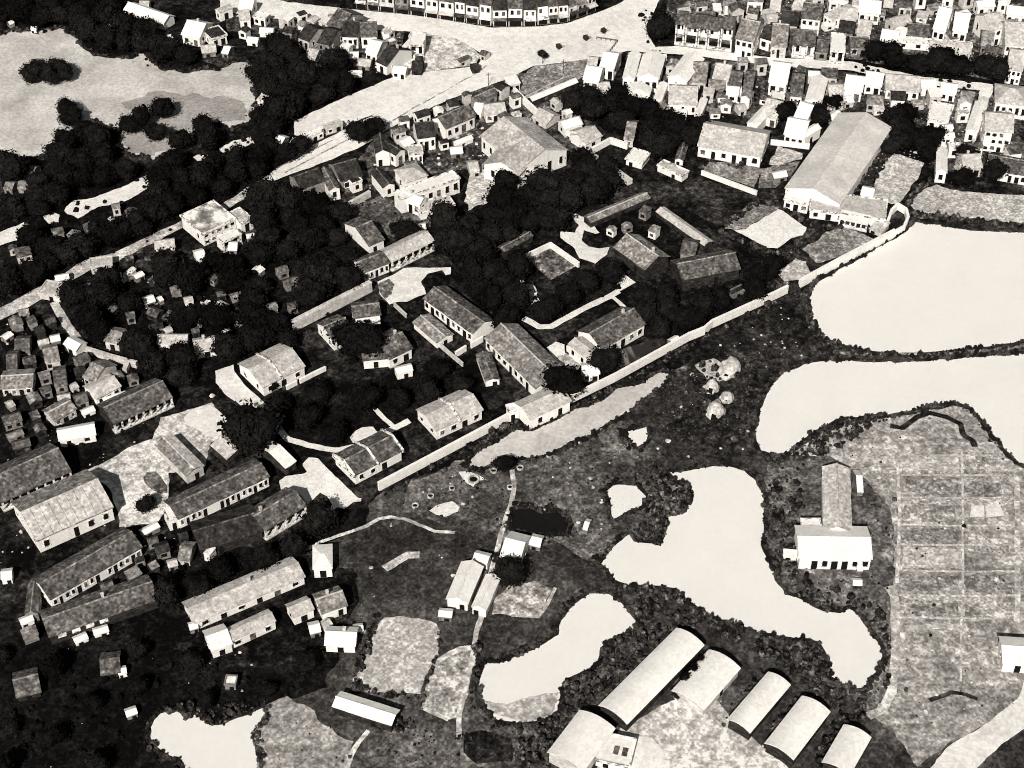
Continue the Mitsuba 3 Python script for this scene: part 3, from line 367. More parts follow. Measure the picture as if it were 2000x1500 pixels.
('farm_building','pale low farm row in front of the long farm roofs','farm building',None,'gable',-54.46,235.75,32.39,11.01,3.99,2.69,np.float64(0.404),'roof_pale','wall_white',{'win': (3,1)}),
('hut','tiny white hut at the left corner of the long farm roofs','hut',None,'gable',-67.19,237.52,21.26,1.93,2.2,2.02,np.float64(0.51),'roof_white','wall_white',{}),
('house','pale house left of the grey ribbed roof in the farm group','house',None,'gable',-44.15,240.64,29.39,5.05,4.43,2.69,np.float64(0.51),'roof_pale','wall_white',{'win': (1,1)}),
('house','grey ribbed roof house of the farm group','house',None,'gable',-37.69,241.56,24.23,6.06,6.29,2.86,np.float64(0.51),'roof_grey','wall_white',{'win': (2,1)}),
('shed','small pale annex below the grey ribbed roof','shed',None,'gable',-38.77,238.28,40.39,2.16,2.34,2.35,np.float64(0.51),'roof_pale','wall_white',{}),
('hut','small white hut between the pale house and white ragged house','hut',None,'gable',-41.39,236.33,16.37,2.47,3.3,2.18,np.float64(0.51),'roof_white','wall_white',{}),
('house','white ragged roof house at the corner of the large pale field','house',None,'gable',-35.93,232.08,-2.92,6.71,5.26,2.52,np.float64(0.51),'roof_white','wall_white',{'win': (1,1)}),
('shed','tiny white shed above the corner of the large pale field','shed',None,'gable',-32.43,237.13,9.27,2.17,2.2,1.85,np.float64(0.51),'roof_white','wall_white',{}),
('shed','white long shed beside the footpath, left of two','shed',None,'gablend',-11.77,244.03,-16.14,5.16,11.25,2.69,np.float64(0.51),'roof_white','wall_white',{}),
('shed','white long shed beside the footpath, right of two','shed',None,'gablend',-7.09,242.2,-18.01,3.46,9.75,2.52,np.float64(0.51),'roof_white','wall_white',{}),
('house','white square house right of the footpath below the dark pool','house',None,'gable',-0.56,255.7,-18.56,4.72,8.2,3.19,np.float64(0.51),'roof_white','wall_white',{'win': (1,1)}),
('hut','small white hut below the two white long sheds','hut',None,'gable',-14.28,240.72,-6.73,3.02,2.46,2.18,np.float64(0.51),'roof_white','wall_white',{}),
('shed','white annex at the upper end of the two long sheds','shed',None,'gable',-7.01,255.9,-18.47,3.56,2.97,2.35,np.float64(0.51),'roof_white','wall_white',{}),
('hut','small white hut right of the white square house','hut',None,'gable',4.96,261.18,-16.81,2.66,3.61,2.18,np.float64(0.51),'roof_white','wall_white',{}),
('hut','tiny white hut right of the dark pool','hut',None,'gable',16.32,266.34,-19.07,1.2,3.46,1.85,np.float64(0.51),'roof_white','wall_white',{}),
('shed','lone white roofed shed below the large pale field','shed',None,'gable',-30.23,213.87,-20.98,13.27,4.29,2.69,np.float64(0.364),'roof_white','wall_dark',{'win': (0,1)}),
('gatehouse','pale roofed gatehouse set into the long white compound wall','gatehouse',None,'gable',9.35,303.08,33.45,12.22,7.21,3.7,np.float64(0.364),'roof_pale','wall_white',{'win': (2,1)}),
('gate_block','small white block on the left side of the gatehouse','building',None,'flat',0.54,303.2,19.06,2.75,2.66,3.36,np.float64(0.51),'roof_white','wall_white',{}),
('hall','long speckled grey roofed hall slanting down to the gatehouse','hall',None,'gable',-0.66,320.3,-56.2,22.97,10.24,3.53,np.float64(0.488),'roof_grey','wall_white',{'win': (9,1)}),
('hall','long mottled roofed hall with white arcaded left side above the speckled hall','hall',None,'gable',-16.49,338.43,-47.41,19.31,7.91,3.53,np.float64(0.445),'roof_mid','wall_white',{'win': (9,1)}),
('hall','dark roofed hall with white front of oval openings beside the wall','hall',None,'gable',28.08,330.18,40.2,15.3,9.32,3.7,np.float64(0.488),'roof_mid','wall_white',{'win': (5,1)}),
('house','bright white gabled annex left of the dark roofed hall','house',None,'gablend',20.1,323.11,38.92,4.6,7.14,3.86,np.float64(0.364),'roof_pale','wall_white',{'win': (1,1)}),
('lodge','small white gate lodge against the compound wall','lodge',None,'gable',19.46,317.24,6.11,4.44,4.49,2.52,np.float64(0.51),'roof_white','wall_white',{'win': (2,1)}),
('shed','pale grey roofed low shed with white near end, left of the speckled hall','shed',None,'gablend',-16.72,331.17,38.2,5.61,10.55,2.18,np.float64(0.287),'roof_grey','wall_white',{}),
('shed','dim low shed with bright near end left of the speckled hall','shed',None,'gablend',-4.7,315.69,14.05,3.87,10.52,2.02,np.float64(0.287),'roof_mid','wall_white',{}),
('villa','twin pale roofed villa beside the compound wall, lower right of the garden','villa',None,'gable',-12.35,300.05,33.9,13.54,9.2,3.19,np.float64(0.364),'roof_pale','wall_white',{'win': (4,1),'party': (0.5,)}),
('villa','twin pale roofed villa at the upper left of the black garden','villa',None,'gable',-55.61,315.58,39.01,12.68,11.41,3.19,np.float64(0.364),'roof_pale','wall_white',{'win': (3,1),'party': (0.45,)}),
('villa','twin dark roofed villa with white parapets at the foot of the garden','villa',None,'gable',-30.76,285.57,38.02,13.68,8.93,3.19,np.float64(0.364),'roof_mid','wall_white',{'win': (4,1),'party': (0.48,0.0,1.0)}),
('shed','bright roofed small shed left of the white yard','shed',None,'gable',-51.17,285.8,46.14,3.51,11.6,2.52,np.float64(0.249),'roof_white','wall_dark',{}),
('villa','dark roofed small villa with white left side, behind the round tree','villa',None,'gable',-42.16,330.29,33.62,6.25,8.88,3.36,np.float64(0.445),'roof_mid','wall_white',{'win': (2,1)}),
('villa','mottled roof wing of the small villa behind the round tree','villa',None,'gable',-36.73,338.3,12.18,7.22,6.49,3.36,np.float64(0.445),'roof_mid','wall_white',{'win': (1,1)}),
('villa','dark roofed small villa with white front, right of the round tree','villa',None,'gable',-27.42,323.94,36.78,7.27,9.71,3.36,np.float64(0.445),'roof_mid','wall_white',{'win': (2,1)}),
('villa','mottled roof left wing of the dark roofed small villa','villa',None,'gable',-33.69,322.15,8.3,6.66,6.4,3.02,np.float64(0.445),'roof_mid','wall_white',{'win': (1,1)}),
('shed','small white outhouse below the dark roofed small villa','shed',None,'gable',-26.28,318.57,19.45,4.27,2.74,2.18,np.float64(0.51),'roof_white','wall_white',{}),
('gallery','long narrow mottled gallery at the upper side of the courtyard compound','gallery',None,'gable',29.97,385.69,34.05,20.6,3.6,2.02,np.float64(0.404),'roof_grey','wall_dark',{}),
('gallery','long narrow pale gallery at the right side of the courtyard compound','gallery',None,'gable',45.43,377.64,-52.19,19.71,3.4,1.85,np.float64(0.404),'roof_pale','wall_dark',{}),
('gallery','dim narrow gallery above the square plot in the courtyard','gallery',None,'gable',1.91,370.5,42.78,10.79,3.0,2.02,np.float64(0.404),'roof_mid','wall_dark',{}),
('pavilion','speckled grey roofed pavilion in the courtyard compound','pavilion',None,'gable',30.9,362.16,-51.19,12.69,9.12,3.53,np.float64(0.532),'roof_grey','wall_dark',{}),
('hall','dim mottled roofed hall under trees at the right of the compound','hall',None,'gable',52.18,355.33,17.03,16.52,8.88,3.53,np.float64(0.488),'roof_mid','wall_dark',{}),
('shed','dim low roof at the end of the pale straight wall','shed',None,'gable',46.6,365.07,-15.5,4.15,7.25,2.52,np.float64(0.51),'roof_mid','wall_grey',{}),
('hut','small white walled hut under trees near the pond corner','hut',None,'flat',59.18,350.56,36.41,5.34,2.2,2.02,np.float64(0.51),'roof_dark','wall_white',{}),
('hut','tiny white hut against the inner side of the compound wall','hut',None,'gable',41.53,331.14,40.14,2.69,2.2,1.68,np.float64(0.51),'roof_white','wall_white',{}),
('house','small pale house above the white bent wall, left of the dim cottage','house',None,'gable',18.11,425.7,25.23,6.27,5.04,2.69,np.float64(0.51),'roof_pale','wall_white',{'win': (1,1)}),
('house','small pale cube cottage below the grove by the bent wall','house',None,'gable',23.85,418.76,42.7,6.76,6.96,2.69,np.float64(0.51),'roof_pale','wall_white',{'win': (1,1)}),
('house','dim cottage with pale rim inside the black grove','house',None,'gable',33.65,419.0,-12.62,3.0,10.93,2.52,np.float64(0.51),'roof_grey','wall_pale',{'win': (1,1)}),
('building','low white block at the middle of the white lane near the grove','building',None,'flat',34.61,408.85,-27.09,5.58,6.19,2.18,np.float64(0.51),'roof_white','wall_white',{}),
('animal_house','long pale roofed stem of the T shaped animal house','animal house',None,'gablend',72.11,263.16,-6.89,6.46,20.23,4.2,np.float64(0.445),'roof_pale2','wall_white',{}),
('animal_house','white cross wing of the T shaped animal house with a row of openings','animal house',None,'gable',70.64,255.28,-1.33,16.15,9.94,3.86,np.float64(0.325),'roof_white','wall_white',{'win': (7,1)}),
('annex','small white block in the corner of the T shaped animal house','annex',None,'flat',66.71,265.5,0.0,4.56,2.35,3.36,np.float64(0.51),'roof_white','wall_white',{}),
('lean_to','low white lean-to at the left end of the T shaped animal house','shed',None,'lean',61.3,258.24,-7.08,3.08,2.2,1.85,np.float64(0.51),'roof_white','wall_white',{}),
('hut','narrow white hut against the stem of the T shaped animal house','hut',None,'gable',79.73,277.99,0.0,1.46,7.12,2.02,np.float64(0.51),'roof_white','wall_white',{}),
('hut','tiny white box on the grass below the T shaped animal house','hut',None,'gable',76.22,254.37,0.0,1.26,2.2,1.34,np.float64(0.51),'roof_white','wall_white',{}),
('house','bright white house at the right edge above the curving road','house',None,'gable',104.6,226.64,-5.47,7.01,7.28,3.19,np.float64(0.364),'roof_white','wall_white',{'win': (1,1)}),
('hut','tiny white roofed hut on the meadow above the centre pond','hut',None,'gable',74.95,249.9,-5.11,2.06,2.2,1.68,np.float64(0.51),'roof_white','wall_dark',{}),
('stable','long white roofed shed, leftmost of the bottom right sheds','shed',None,'gable',31.58,221.7,49.81,26.56,7.33,3.02,np.float64(0.306),'roof_white','wall_dark',{'round': 1}),
('stable','white roofed shed with bushes, second of the bottom right sheds','shed',None,'gable',42.97,220.79,51.57,13.74,8.01,2.52,np.float64(0.287),'roof_white','wall_pale',{'round': 1}),
('stable','white rounded shed, third of the bottom right sheds','shed',None,'gable',52.15,215.55,51.63,15.46,5.55,2.86,np.float64(0.306),'roof_white','wall_dark',{'round': 1}),
('stable','big white roof at the bottom edge left of the pale yard','shed',None,'gable',17.29,205.18,57.17,12.34,8.44,3.36,np.float64(0.287),'roof_white','wall_pale',{'round': 1}),
('building','low white flat building with two dark skylights at the bottom edge','building',None,'flat',19.58,202.64,-14.59,7.19,7.17,2.18,np.float64(0.51),'roof_white','wall_white',{'sky': 2}),
('stable','white rounded shed, fourth of the bottom right sheds','shed',None,'gable',59.67,208.95,52.96,14.76,6.7,2.86,np.float64(0.306),'roof_white','wall_dark',{'round': 1}),
('stable','white rounded shed, last of the bottom right sheds','shed',None,'gable',68.57,204.01,58.23,10.71,6.04,2.86,np.float64(0.306),'roof_white','wall_dark',{'round': 1}),
('lean_to','small pale roofed shed, 1st from the left among the upper right yard sheds','shed','small sheds in the upper right yards','gable',35.76,446.84,-5.13,3.36,3.74,1.93,np.float64(0.51),'roof_white','wall_pale',{'win': (0,1)}),
('lean_to','small pale roofed shed, 2nd from the left among the upper right yard sheds','shed','small sheds in the upper right yards','lean',39.23,445.42,-9.25,2.3,4.17,1.93,np.float64(0.51),'roof_pale','wall_white',{'win': (1,1)}),
('lean_to','small grey roofed shed, 3rd from the left among the upper right yard sheds','shed','small sheds in the upper right yards','lean',45.51,435.66,20.6,3.03,4.13,1.93,np.float64(0.51),'roof_grey','wall_pale',{'win': (0,1)}),
('lean_to','small pale roofed shed, 4th from the left among the upper right yard sheds','shed','small sheds in the upper right yards','gable',55.8,492.19,15.65,3.61,3.68,1.93,np.float64(0.51),'roof_pale','wall_white',{'win': (1,1)}),
('lean_to','small pale roofed shed, 5th from the left among the upper right yard sheds','shed','small sheds in the upper right yards','lean',52.09,438.42,12.26,3.79,3.97,1.93,np.float64(0.51),'roof_white','wall_pale',{'win': (0,1)}),
('lean_to','small pale roofed shed, 6th from the left among the upper right yard sheds','shed','small sheds in the upper right yards','lean',56.37,454.01,13.61,3.43,2.9,1.93,np.float64(0.51),'roof_pale','wall_white',{'win': (1,1)}),
('lean_to','small dark roofed shed, 7th from the left among the upper right yard sheds','shed','small sheds in the upper right yards','gable',61.39,496.39,7.53,3.96,3.31,1.93,np.float64(0.51),'roof_mid','wall_pale',{'win': (0,1)}),
('lean_to','small grey roofed shed, 8th from the left among the upper right yard sheds','shed','small sheds in the upper right yards','lean',60.2,433.74,2.99,3.13,2.6,1.93,np.float64(0.51),'roof_grey','wall_white',{'win': (1,1)}),
('lean_to','small pale roofed shed, 9th from the left among the upper right yard sheds','shed','small sheds in the upper right yards','lean',66.11,493.8,1.88,2.74,3.82,1.93,np.float64(0.51),'roof_white','wall_pale',{'win': (0,1)}),
('lean_to','small dark roofed shed, 10th from the left among the upper right yard sheds','shed','small sheds in the upper right yards','gable',63.12,442.61,3.62,3.1,2.91,1.93,np.float64(0.51),'roof_mid','wall_white',{'win': (1,1)}),
('lean_to','small grey roofed shed, 11th from the left among the upper right yard sheds','shed','small sheds in the upper right yards','lean',71.09,497.7,15.41,3.85,3.76,1.93,np.float64(0.51),'roof_grey','wall_pale',{'win': (0,1)}),
('lean_to','small pale roofed shed, 12th from the left among the upper right yard sheds','shed','small sheds in the upper right yards','lean',67.69,445.42,-2.91,2.91,3.21,1.93,np.float64(0.51),'roof_white','wall_white',{'win': (1,1)}),
('lean_to','small pale roofed shed, 13th from the left among the upper right yard sheds','shed','small sheds in the upper right yards','gable',68.56,435.66,19.81,2.68,3.63,1.93,np.float64(0.51),'roof_pale','wall_pale',{'win': (0,1)}),
('lean_to','small dark roofed shed, 14th from the left among the upper right yard sheds','shed','small sheds in the upper right yards','lean',77.21,480.47,27.85,3.24,2.91,1.93,np.float64(0.51),'roof_mid','wall_white',{'win': (1,1)}),
('lean_to','small grey roofed shed, 15th from the left among the upper right yard sheds','shed','small sheds in the upper right yards','lean',71.85,429.39,-9.46,3.48,3.53,1.93,np.float64(0.51),'roof_grey','wall_pale',{'win': (0,1)}),
('lean_to','small dark roofed shed, 16th from the left among the upper right yard sheds','shed','small sheds in the upper right yards','gable',75.23,441.21,-18.48,2.8,3.02,1.93,np.float64(0.51),'roof_mid','wall_white',{'win': (1,1)}),
('lean_to','small pale roofed shed, 17th from the left among the upper right yard sheds','shed','small sheds in the upper right yards','lean',83.19,490.58,24.05,3.84,3.63,1.93,np.float64(0.51),'roof_pale','wall_pale',{'win': (0,1)}),
('lean_to','small pale roofed shed, 18th from the left among the upper right yard sheds','shed','small sheds in the upper right yards','lean',79.19,438.42,-9.25,3.59,2.72,1.93,np.float64(0.51),'roof_white','wall_white',{'win': (1,1)}),
('lean_to','small grey roofed shed, 19th from the left among the upper right yard sheds','shed','small sheds in the upper right yards','gable',83.23,436.49,9.3,3.13,4.07,1.93,np.float64(0.51),'roof_grey','wall_pale',{'win': (0,1)}),
('lean_to','small dark roofed shed, 20th from the left among the upper right yard sheds','shed','small sheds in the upper right yards','lean',87.92,441.21,30.23,2.71,2.75,1.93,np.float64(0.51),'roof_mid','wall_white',{'win': (1,1)}),
('lean_to','small grey roofed shed, 21st from the left among the upper right yard sheds','shed','small sheds in the upper right yards','lean',98.34,491.22,-24.54,2.96,3.5,1.93,np.float64(0.51),'roof_grey','wall_pale',{'win': (0,1)}),
('lean_to','small pale roofed shed, 22nd from the left among the upper right yard sheds','shed','small sheds in the upper right yards','gable',100.99,484.23,22.05,3.82,2.88,1.93,np.float64(0.51),'roof_white','wall_white',{'win': (1,1)}),
('lean_to','small pale roofed shed, 23rd from the left among the upper right yard sheds','shed','small sheds in the upper right yards','lean',95.18,438.42,-7.58,2.69,3.8,1.93,np.float64(0.51),'roof_pale','wall_pale',{'win': (0,1)}),
('lean_to','small grey roofed shed, 24th from the left among the upper right yard sheds','shed','small sheds in the upper right yards','lean',98.45,445.42,11.28,3.19,2.89,1.93,np.float64(0.51),'roof_grey','wall_white',{'win': (1,1)}),
('lean_to','small pale roofed shed, 25th from the left among the upper right yard sheds','shed','small sheds in the upper right yards','gable',100.72,439.81,13.28,2.96,3.82,1.93,np.float64(0.51),'roof_white','wall_pale',{'win': (0,1)}),
('lean_to','small pale roofed shed, 26th from the left among the upper right yard sheds','shed','small sheds in the upper right yards','lean',111.49,497.05,-15.24,3.77,2.79,1.93,np.float64(0.51),'roof_pale','wall_white',{'win': (1,1)}),
('lean_to','small dark roofed shed, 27th from the left among the upper right yard sheds','shed','small sheds in the upper right yards','lean',111.55,481.09,21.91,4.06,2.82,1.93,np.float64(0.51),'roof_mid','wall_pale',{'win': (0,1)}),
('lean_to','small pale roofed shed, 28th from the left among the upper right yard sheds','shed','small sheds in the upper right yards','gable',108.91,435.66,8.52,3.3,3.92,1.93,np.float64(0.51),'roof_pale','wall_white',{'win': (1,1)}),
('lean_to','small grey roofed shed, 29th from the left among the upper right yard sheds','shed','small sheds in the upper right yards','lean',117.9,490.58,-7.65,3.38,3.56,1.93,np.float64(0.51),'roof_grey','wall_pale',{'win': (0,1)}),
('lean_to','small pale roofed shed, 30th from the left among the upper right yard sheds','shed','small sheds in the upper right yards','lean',122.76,480.47,-16.21,3.71,2.65,1.93,np.float64(0.51),'roof_white','wall_white',{'win': (1,1)}),
('lean_to','small grey roofed shed, 31st from the left among the upper right yard sheds','shed','small sheds in the upper right yards','gable',121.08,438.42,2.98,3.67,3.07,1.93,np.float64(0.51),'roof_grey','wall_pale',{'win': (0,1)}),
('lean_to','small pale roofed shed, 32nd from the left among the upper right yard sheds','shed','small sheds in the upper right yards','lean',130.72,488.98,-21.05,3.72,3.84,1.93,np.float64(0.51),'roof_pale','wall_white',{'win': (1,1)}),
('lean_to','small grey roofed shed, 33rd from the left among the upper right yard sheds','shed','small sheds in the upper right yards','lean',136.62,494.45,22.76,4.1,3.04,1.93,np.float64(0.51),'roof_grey','wall_pale',{'win': (0,1)}),
('lean_to','small pale roofed shed, 34th from the left among the upper right yard sheds','shed','small sheds in the upper right yards','gable',129.09,436.49,-23.88,3.39,3.05,1.93,np.float64(0.51),'roof_white','wall_white',{'win': (1,1)}),
('lean_to','small dark roofed shed, 35th from the left among the upper right yard sheds','shed','small sheds in the upper right yards','lean',139.44,476.43,17.88,3.89,3.8,1.93,np.float64(0.51),'roof_mid','wall_pale',{'win': (0,1)}),
('lean_to','small pale roofed shed, 36th from the left among the upper right yard sheds','shed','small sheds in the upper right yards','lean',145.74,490.58,23.32,3.42,2.88,1.93,np.float64(0.51),'roof_white','wall_white',{'win': (1,1)}),
('lean_to','small grey roofed shed, 37th from the left among the upper right yard sheds','shed','small sheds in the upper right yards','gable',135.66,427.51,1.43,2.97,3.7,1.93,np.float64(0.51),'roof_grey','wall_pale',{'win': (0,1)}),
('lean_to','small grey roofed shed, 38th from the left among the upper right yard sheds','shed','small sheds in the upper right yards','lean',148.77,473.36,-6.15,2.75,3.2,1.93,np.float64(0.51),'roof_grey','wall_white',{'win': (1,1)}),
('lean_to','small pale roofed shed, 39th from the left among the upper right yard sheds','shed','small sheds in the upper right yards','lean',154.9,487.39,22.09,4.17,3.54,1.93,np.float64(0.51),'roof_pale','wall_pale',{'win': (0,1)}),
('house','dark roofed house, 10th from the left among the crowded houses below the upper street','house','small houses among the crowded houses below the upper street','lean',96.2,451.54,-7.22,4.99,4.97,3.06,np.float64(0.524),'roof_mid','wall_pale',{'win': (2,1)}),
('house','dark roofed house, 7th from the left among the crowded houses below the upper street','house','small houses among the crowded houses below the upper street','gable',76.31,457.55,6.97,3.66,3.59,4.18,np.float64(0.496),'roof_mid','wall_pale',{'win': (1,1)}),
('house','grey roofed house, 6th from the left among the crowded houses below the upper street','house','small houses among the crowded houses below the upper street','gable',71.62,440.85,64.68,4.22,3.12,3.74,np.float64(0.435),'roof_grey','wall_white',{'win': (2,1)}),
('house','grey roofed house, 4th from the left among the crowded houses below the upper street','house','small houses among the crowded houses below the upper street','gablend',63.43,436.69,-9.38,3.49,3.09,2.81,np.float64(0.467),'roof_grey','wall_white',{'win': (1,1)}),
('house','dark roofed house, 8th from the left among the crowded houses below the upper street','house','small houses among the crowded houses below the upper street','lean',89.2,456.24,61.18,3.44,2.56,2.9,np.float64(0.426),'roof_mid','wall_pale',{'win': (1,1)}),
('house','pale roofed house, 13th from the left among the crowded houses below the upper street','house','small houses among the crowded houses below the upper street','flat',144.78,428.25,3.11,3.84,3.83,3.87,np.float64(0.613),'roof_pale','wall_white',{'win': (1,1)}),
('house','white roofed house, 11th from the left among the crowded houses below the upper street','house','small houses among the crowded houses below the upper street','lean',126.06,439.42,4.08,3.79,4.15,4.25,np.float64(0.501),'roof_white','wall_pale',{'win': (1,1)}),
('house','pale roofed house, 3rd from the left among the crowded houses below the upper street','house','small houses among the crowded houses below the upper street','lean',58.67,442.66,-11.51,3.38,3.16,3.02,np.float64(0.483),'roof_pale','wall_pale',{'win': (1,1)}),
('house','white roofed house, 12th from the left among the crowded houses below the upper street','house','small houses among the crowded houses below the upper street','lean',142.48,440.05,64.22,3.65,3.53,4.52,np.float64(0.527),'roof_white','wall_pale',{'win': (1,1)}),
('house','grey roofed house, 5th from the left among the crowded houses below the upper street','house','small houses among the crowded houses below the upper street','gable',70.66,458.49,2.3,3.22,3.18,4.28,np.float64(0.497),'roof_grey','wall_pale',{'win': (1,1)}),
('house','white roofed house, 9th from the left among the crowded houses below the upper street','house','small houses among the crowded houses below the upper street','gable',91.52,452.77,-9.31,3.55,3.5,2.81,np.float64(0.483),'roof_white','wall_pale',{'win': (1,1)}),
('house','white roofed house, 1st from the left among the crowded houses below the upper street','house','small houses among the crowded houses below the upper street','lean',45.74,462.07,-0.85,3.84,2.95,2.93,np.float64(0.565),'roof_white','wall_white',{'win': (1,1)}),
('house','grey roofed house, 2nd from the left among the crowded houses below the upper street','house','small houses among the crowded houses below the upper street','gable',50.89,458.94,62.78,4.38,3.36,2.99,np.float64(0.461),'roof_grey','wall_pale',{'win': (2,1)}),
('house','dark roofed house, 4th from the left among the crowded houses behind the upper street','house','small houses among the crowded houses behind the upper street','gablend',71.92,487.92,14.72,4.53,3.83,4.93,np.float64(0.569),'roof_mid','wall_pale',{'win': (2,1)}),
('house','white roofed house, 10th from the left among the crowded houses behind the upper street','house','small houses among the crowded houses behind the upper street','gablend',105.06,495.88,-0.51,6.29,3.86,3.65,np.float64(0.494),'roof_white','wall_white',{'win': (2,1)}),
('house','dark roofed house, 13th from the left among the crowded houses behind the upper street','house','small houses among the crowded houses behind the upper street','gable',126.02,492.37,-7.04,4.48,4.56,3.67,np.float64(0.488),'roof_mid','wall_pale',{'win': (2,1)}),
('house','grey roofed house, 6th from the left among the crowded houses behind the upper street','house','small houses among the crowded houses behind the upper street','lean',77.94,494.19,-5.95,5.46,4.88,4.79,np.float64(0.425),'roof_grey','wall_white',{'win': (2,1)}),
('house','white roofed house, 8th from the left among the crowded houses behind the upper street','house','small houses among the crowded houses behind the upper street','gablend',87.36,497.3,69.67,3.94,4.0,4.55,np.float64(0.438),'roof_white','wall_pale',{'win': (1,1)}),
('house','black roofed house, 12th from the left among the crowded houses behind the upper street','house','small houses among the crowded houses behind the upper street','gable',121.73,498.44,-9.78,3.41,2.58,4.7,np.float64(0.435),'roof_dark','wall_pale',{'win': (1,1)}),
('house','dark roofed house, 1st from the left among the crowded houses behind the upper street','house','small houses among the crowded houses behind the upper street','gablend',64.58,488.67,67.36,4.37,3.37,3.17,np.float64(0.482),'roof_mid','wall_pale',{'win': (2,1)}),
('house','white roofed house, 18th from the left among the crowded houses behind the upper street','house','small houses among the crowded houses behind the upper street','gable',160.41,496.26,67.66,4.38,3.84,4.0,np.float64(0.581),'roof_white','wall_white',{'win': (2,1)}),
('house','dark roofed house, 5th from the left among the crowded houses behind the upper street','house','small houses among the crowded houses behind the upper street','gablend',78.58,488.36,73.9,3.83,3.63,4.68,np.float64(0.371),'roof_mid','wall_pale',{'win': (1,1)}),
('house','grey roofed house, 9th from the left among the crowded houses behind the upper street','house','small houses among the crowded houses behind the upper street','gablend',98.89,496.41,6.7,3.62,4.01,4.94,np.float64(0.357),'roof_grey','wall_pale',{'win': (1,1)}),
('house','white roofed house, 15th from the left among the crowded houses behind the upper street','house','small houses among the crowded houses behind the upper street','gablend',143.06,498.58,66.58,4.06,3.95,4.09,np.float64(0.525),'roof_white','wall_white',{'win': (2,1)}),
('house','pale roofed house, 14th from the left among the crowded houses behind the upper street','house','small houses among the crowded houses behind the upper street','gable',132.01,497.72,2.51,3.72,3.65,4.71,np.float64(0.618),'roof_pale','wall_white',{'win': (1,1)}),
('house','pale roofed house, 7th from the left among the crowded houses behind the upper street','house','small houses among the crowded houses behind the upper street','gable',82.49,483.98,12.25,3.77,3.18,4.59,np.float64(0.433),'roof_pale','wall_pale',{'win': (1,1)}),
('house','dark roofed house, 3rd from the left among the crowded houses behind the upper street','house','small houses among the crowded houses behind the upper street','gablend',69.2,482.75,-10.86,3.42,2.84,3.13,np.float64(0.526),'roof_mid','wall_pale',{'win': (1,1)}),
('house','white roofed house, 16th from the left among the crowded houses behind the upper street','house','small houses among the crowded houses behind the upper street','gable',147.55,497.84,14.6,3.96,3.77,4.53,np.float64(0.518),'roof_white','wall_pale',{'win': (1,1)}),
('house','grey roofed house, 11th from the left among the crowded houses behind the upper street','house','small houses among the crowded houses behind the upper street','gablend',117.06,496.84,-1.99,4.34,4.34,3.44,np.float64(0.506),'roof_grey','wall_pale',{'win': (2,1)}),
('house','grey roofed house, 2nd from the left among the crowded houses behind the upper street','house','small houses among the crowded houses behind the upper street','lean',69.99,493.77,3.4,3.7,2.96,3.71,np.float64(0.506),'roof_grey','wall_white',{'win': (1,1)}),
('house','black roofed house, 17th from the left among the crowded houses behind the upper street','house','small houses among the crowded houses behind the upper street','lean',154.62,498.4,7.36,3.5,3.36,4.37,np.float64(0.348),'roof_dark','wall_white',{'win': (1,1)}),
('house','grey roofed house, 19th from the left among the crowded houses behind the upper street','house','small houses among the crowded houses behind the upper street','gable',157.65,481.92,0.07,3.8,3.58,3.52,np.float64(0.558),'roof_grey','wall_white',{'win': (1,1)}),
('house','white roofed house, 2nd from the left among the houses near the right edge','house','small houses among the houses near the right edge','gable',125.94,418.75,0.9,3.78,2.91,3.74,np.float64(0.379),'roof_white','wall_white',{'win': (1,1)}),
('house','dark roofed house, 6th from the left among the houses near the right edge','house','small houses among the houses near the right edge','gable',132.83,413.49,10.12,4.89,3.75,3.42,np.float64(0.401),'roof_mid','wall_white',{'win': (2,1)}),
('house','white roofed house, 3rd from the left among the houses near the right edge','house','small houses among the houses near the right edge','flat',126.89,413.4,0.46,3.66,2.62,3.68,np.float64(0.353),'roof_white','wall_white',{'win': (1,1)}),
('house','dark roofed house, 7th from the left among the houses near the right edge','house','small houses among the houses near the right edge','lean',143.83,410.76,10.28,3.89,4.36,3.41,np.float64(0.526),'roof_mid','wall_white',{'win': (1,1)}),
('house','pale roofed house, 5th from the left among the houses near the right edge','house','small houses among the houses near the right edge','gablend',134.07,435.46,3.48,3.74,2.69,4.18,np.float64(0.545),'roof_pale','wall_white',{'win': (1,1)}),
('house','pale roofed house, 4th from the left among the houses near the right edge','house','small houses among the houses near the right edge','flat',132.82,431.59,3.78,3.65,2.57,3.35,np.float64(0.551),'roof_pale','wall_white',{'win': (1,1)}),
('house','white roofed house, 1st from the left among the houses near the right edge','house','small houses among the houses near the right edge','gable',126.31,422.39,7.65,3.68,2.74,4.09,np.float64(0.417),'roof_white','wall_white',{'win': (1,1)}),
('house','white roofed house, 3rd from the left among the jumbled houses left of the square','house','small houses among the jumbled houses left of the square','gablend',-72.58,484.97,-29.92,4.18,3.47,3.6,np.float64(0.33),'roof_white','wall_pale',{'win': (2,1)}),
('house','grey roofed house, 6th from the left among the jumbled houses left of the square','house','small houses among the jumbled houses left of the square','gablend',-64.74,482.92,58.6,3.32,2.88,2.9,np.float64(0.587),'roof_grey','wall_white',{'win': (1,1)}),
('house','pale roofed house, 11th from the left among the jumbled houses left of the square','house','small houses among the jumbled houses left of the square','flat',-37.62,479.07,59.28,3.55,3.44,2.56,np.float64(0.504),'roof_pale','wall_white',{'win': (1,1)}),
('house','black roofed house, 4th from the left among the jumbled houses left of the square','house','small houses among the jumbled houses left of the square','gable',-70.56,476.94,-20.78,3.59,3.74,3.73,np.float64(0.571),'roof_dark','wall_grey',{'win': (1,1)}),
('house','black roofed house, 1st from the left among the jumbled houses left of the square','house','small houses among the jumbled houses left of the square','gablend',-85.06,479.14,-25.91,3.05,2.98,2.73,np.float64(0.406),'roof_dark','wall_white',{'win': (1,1)}),
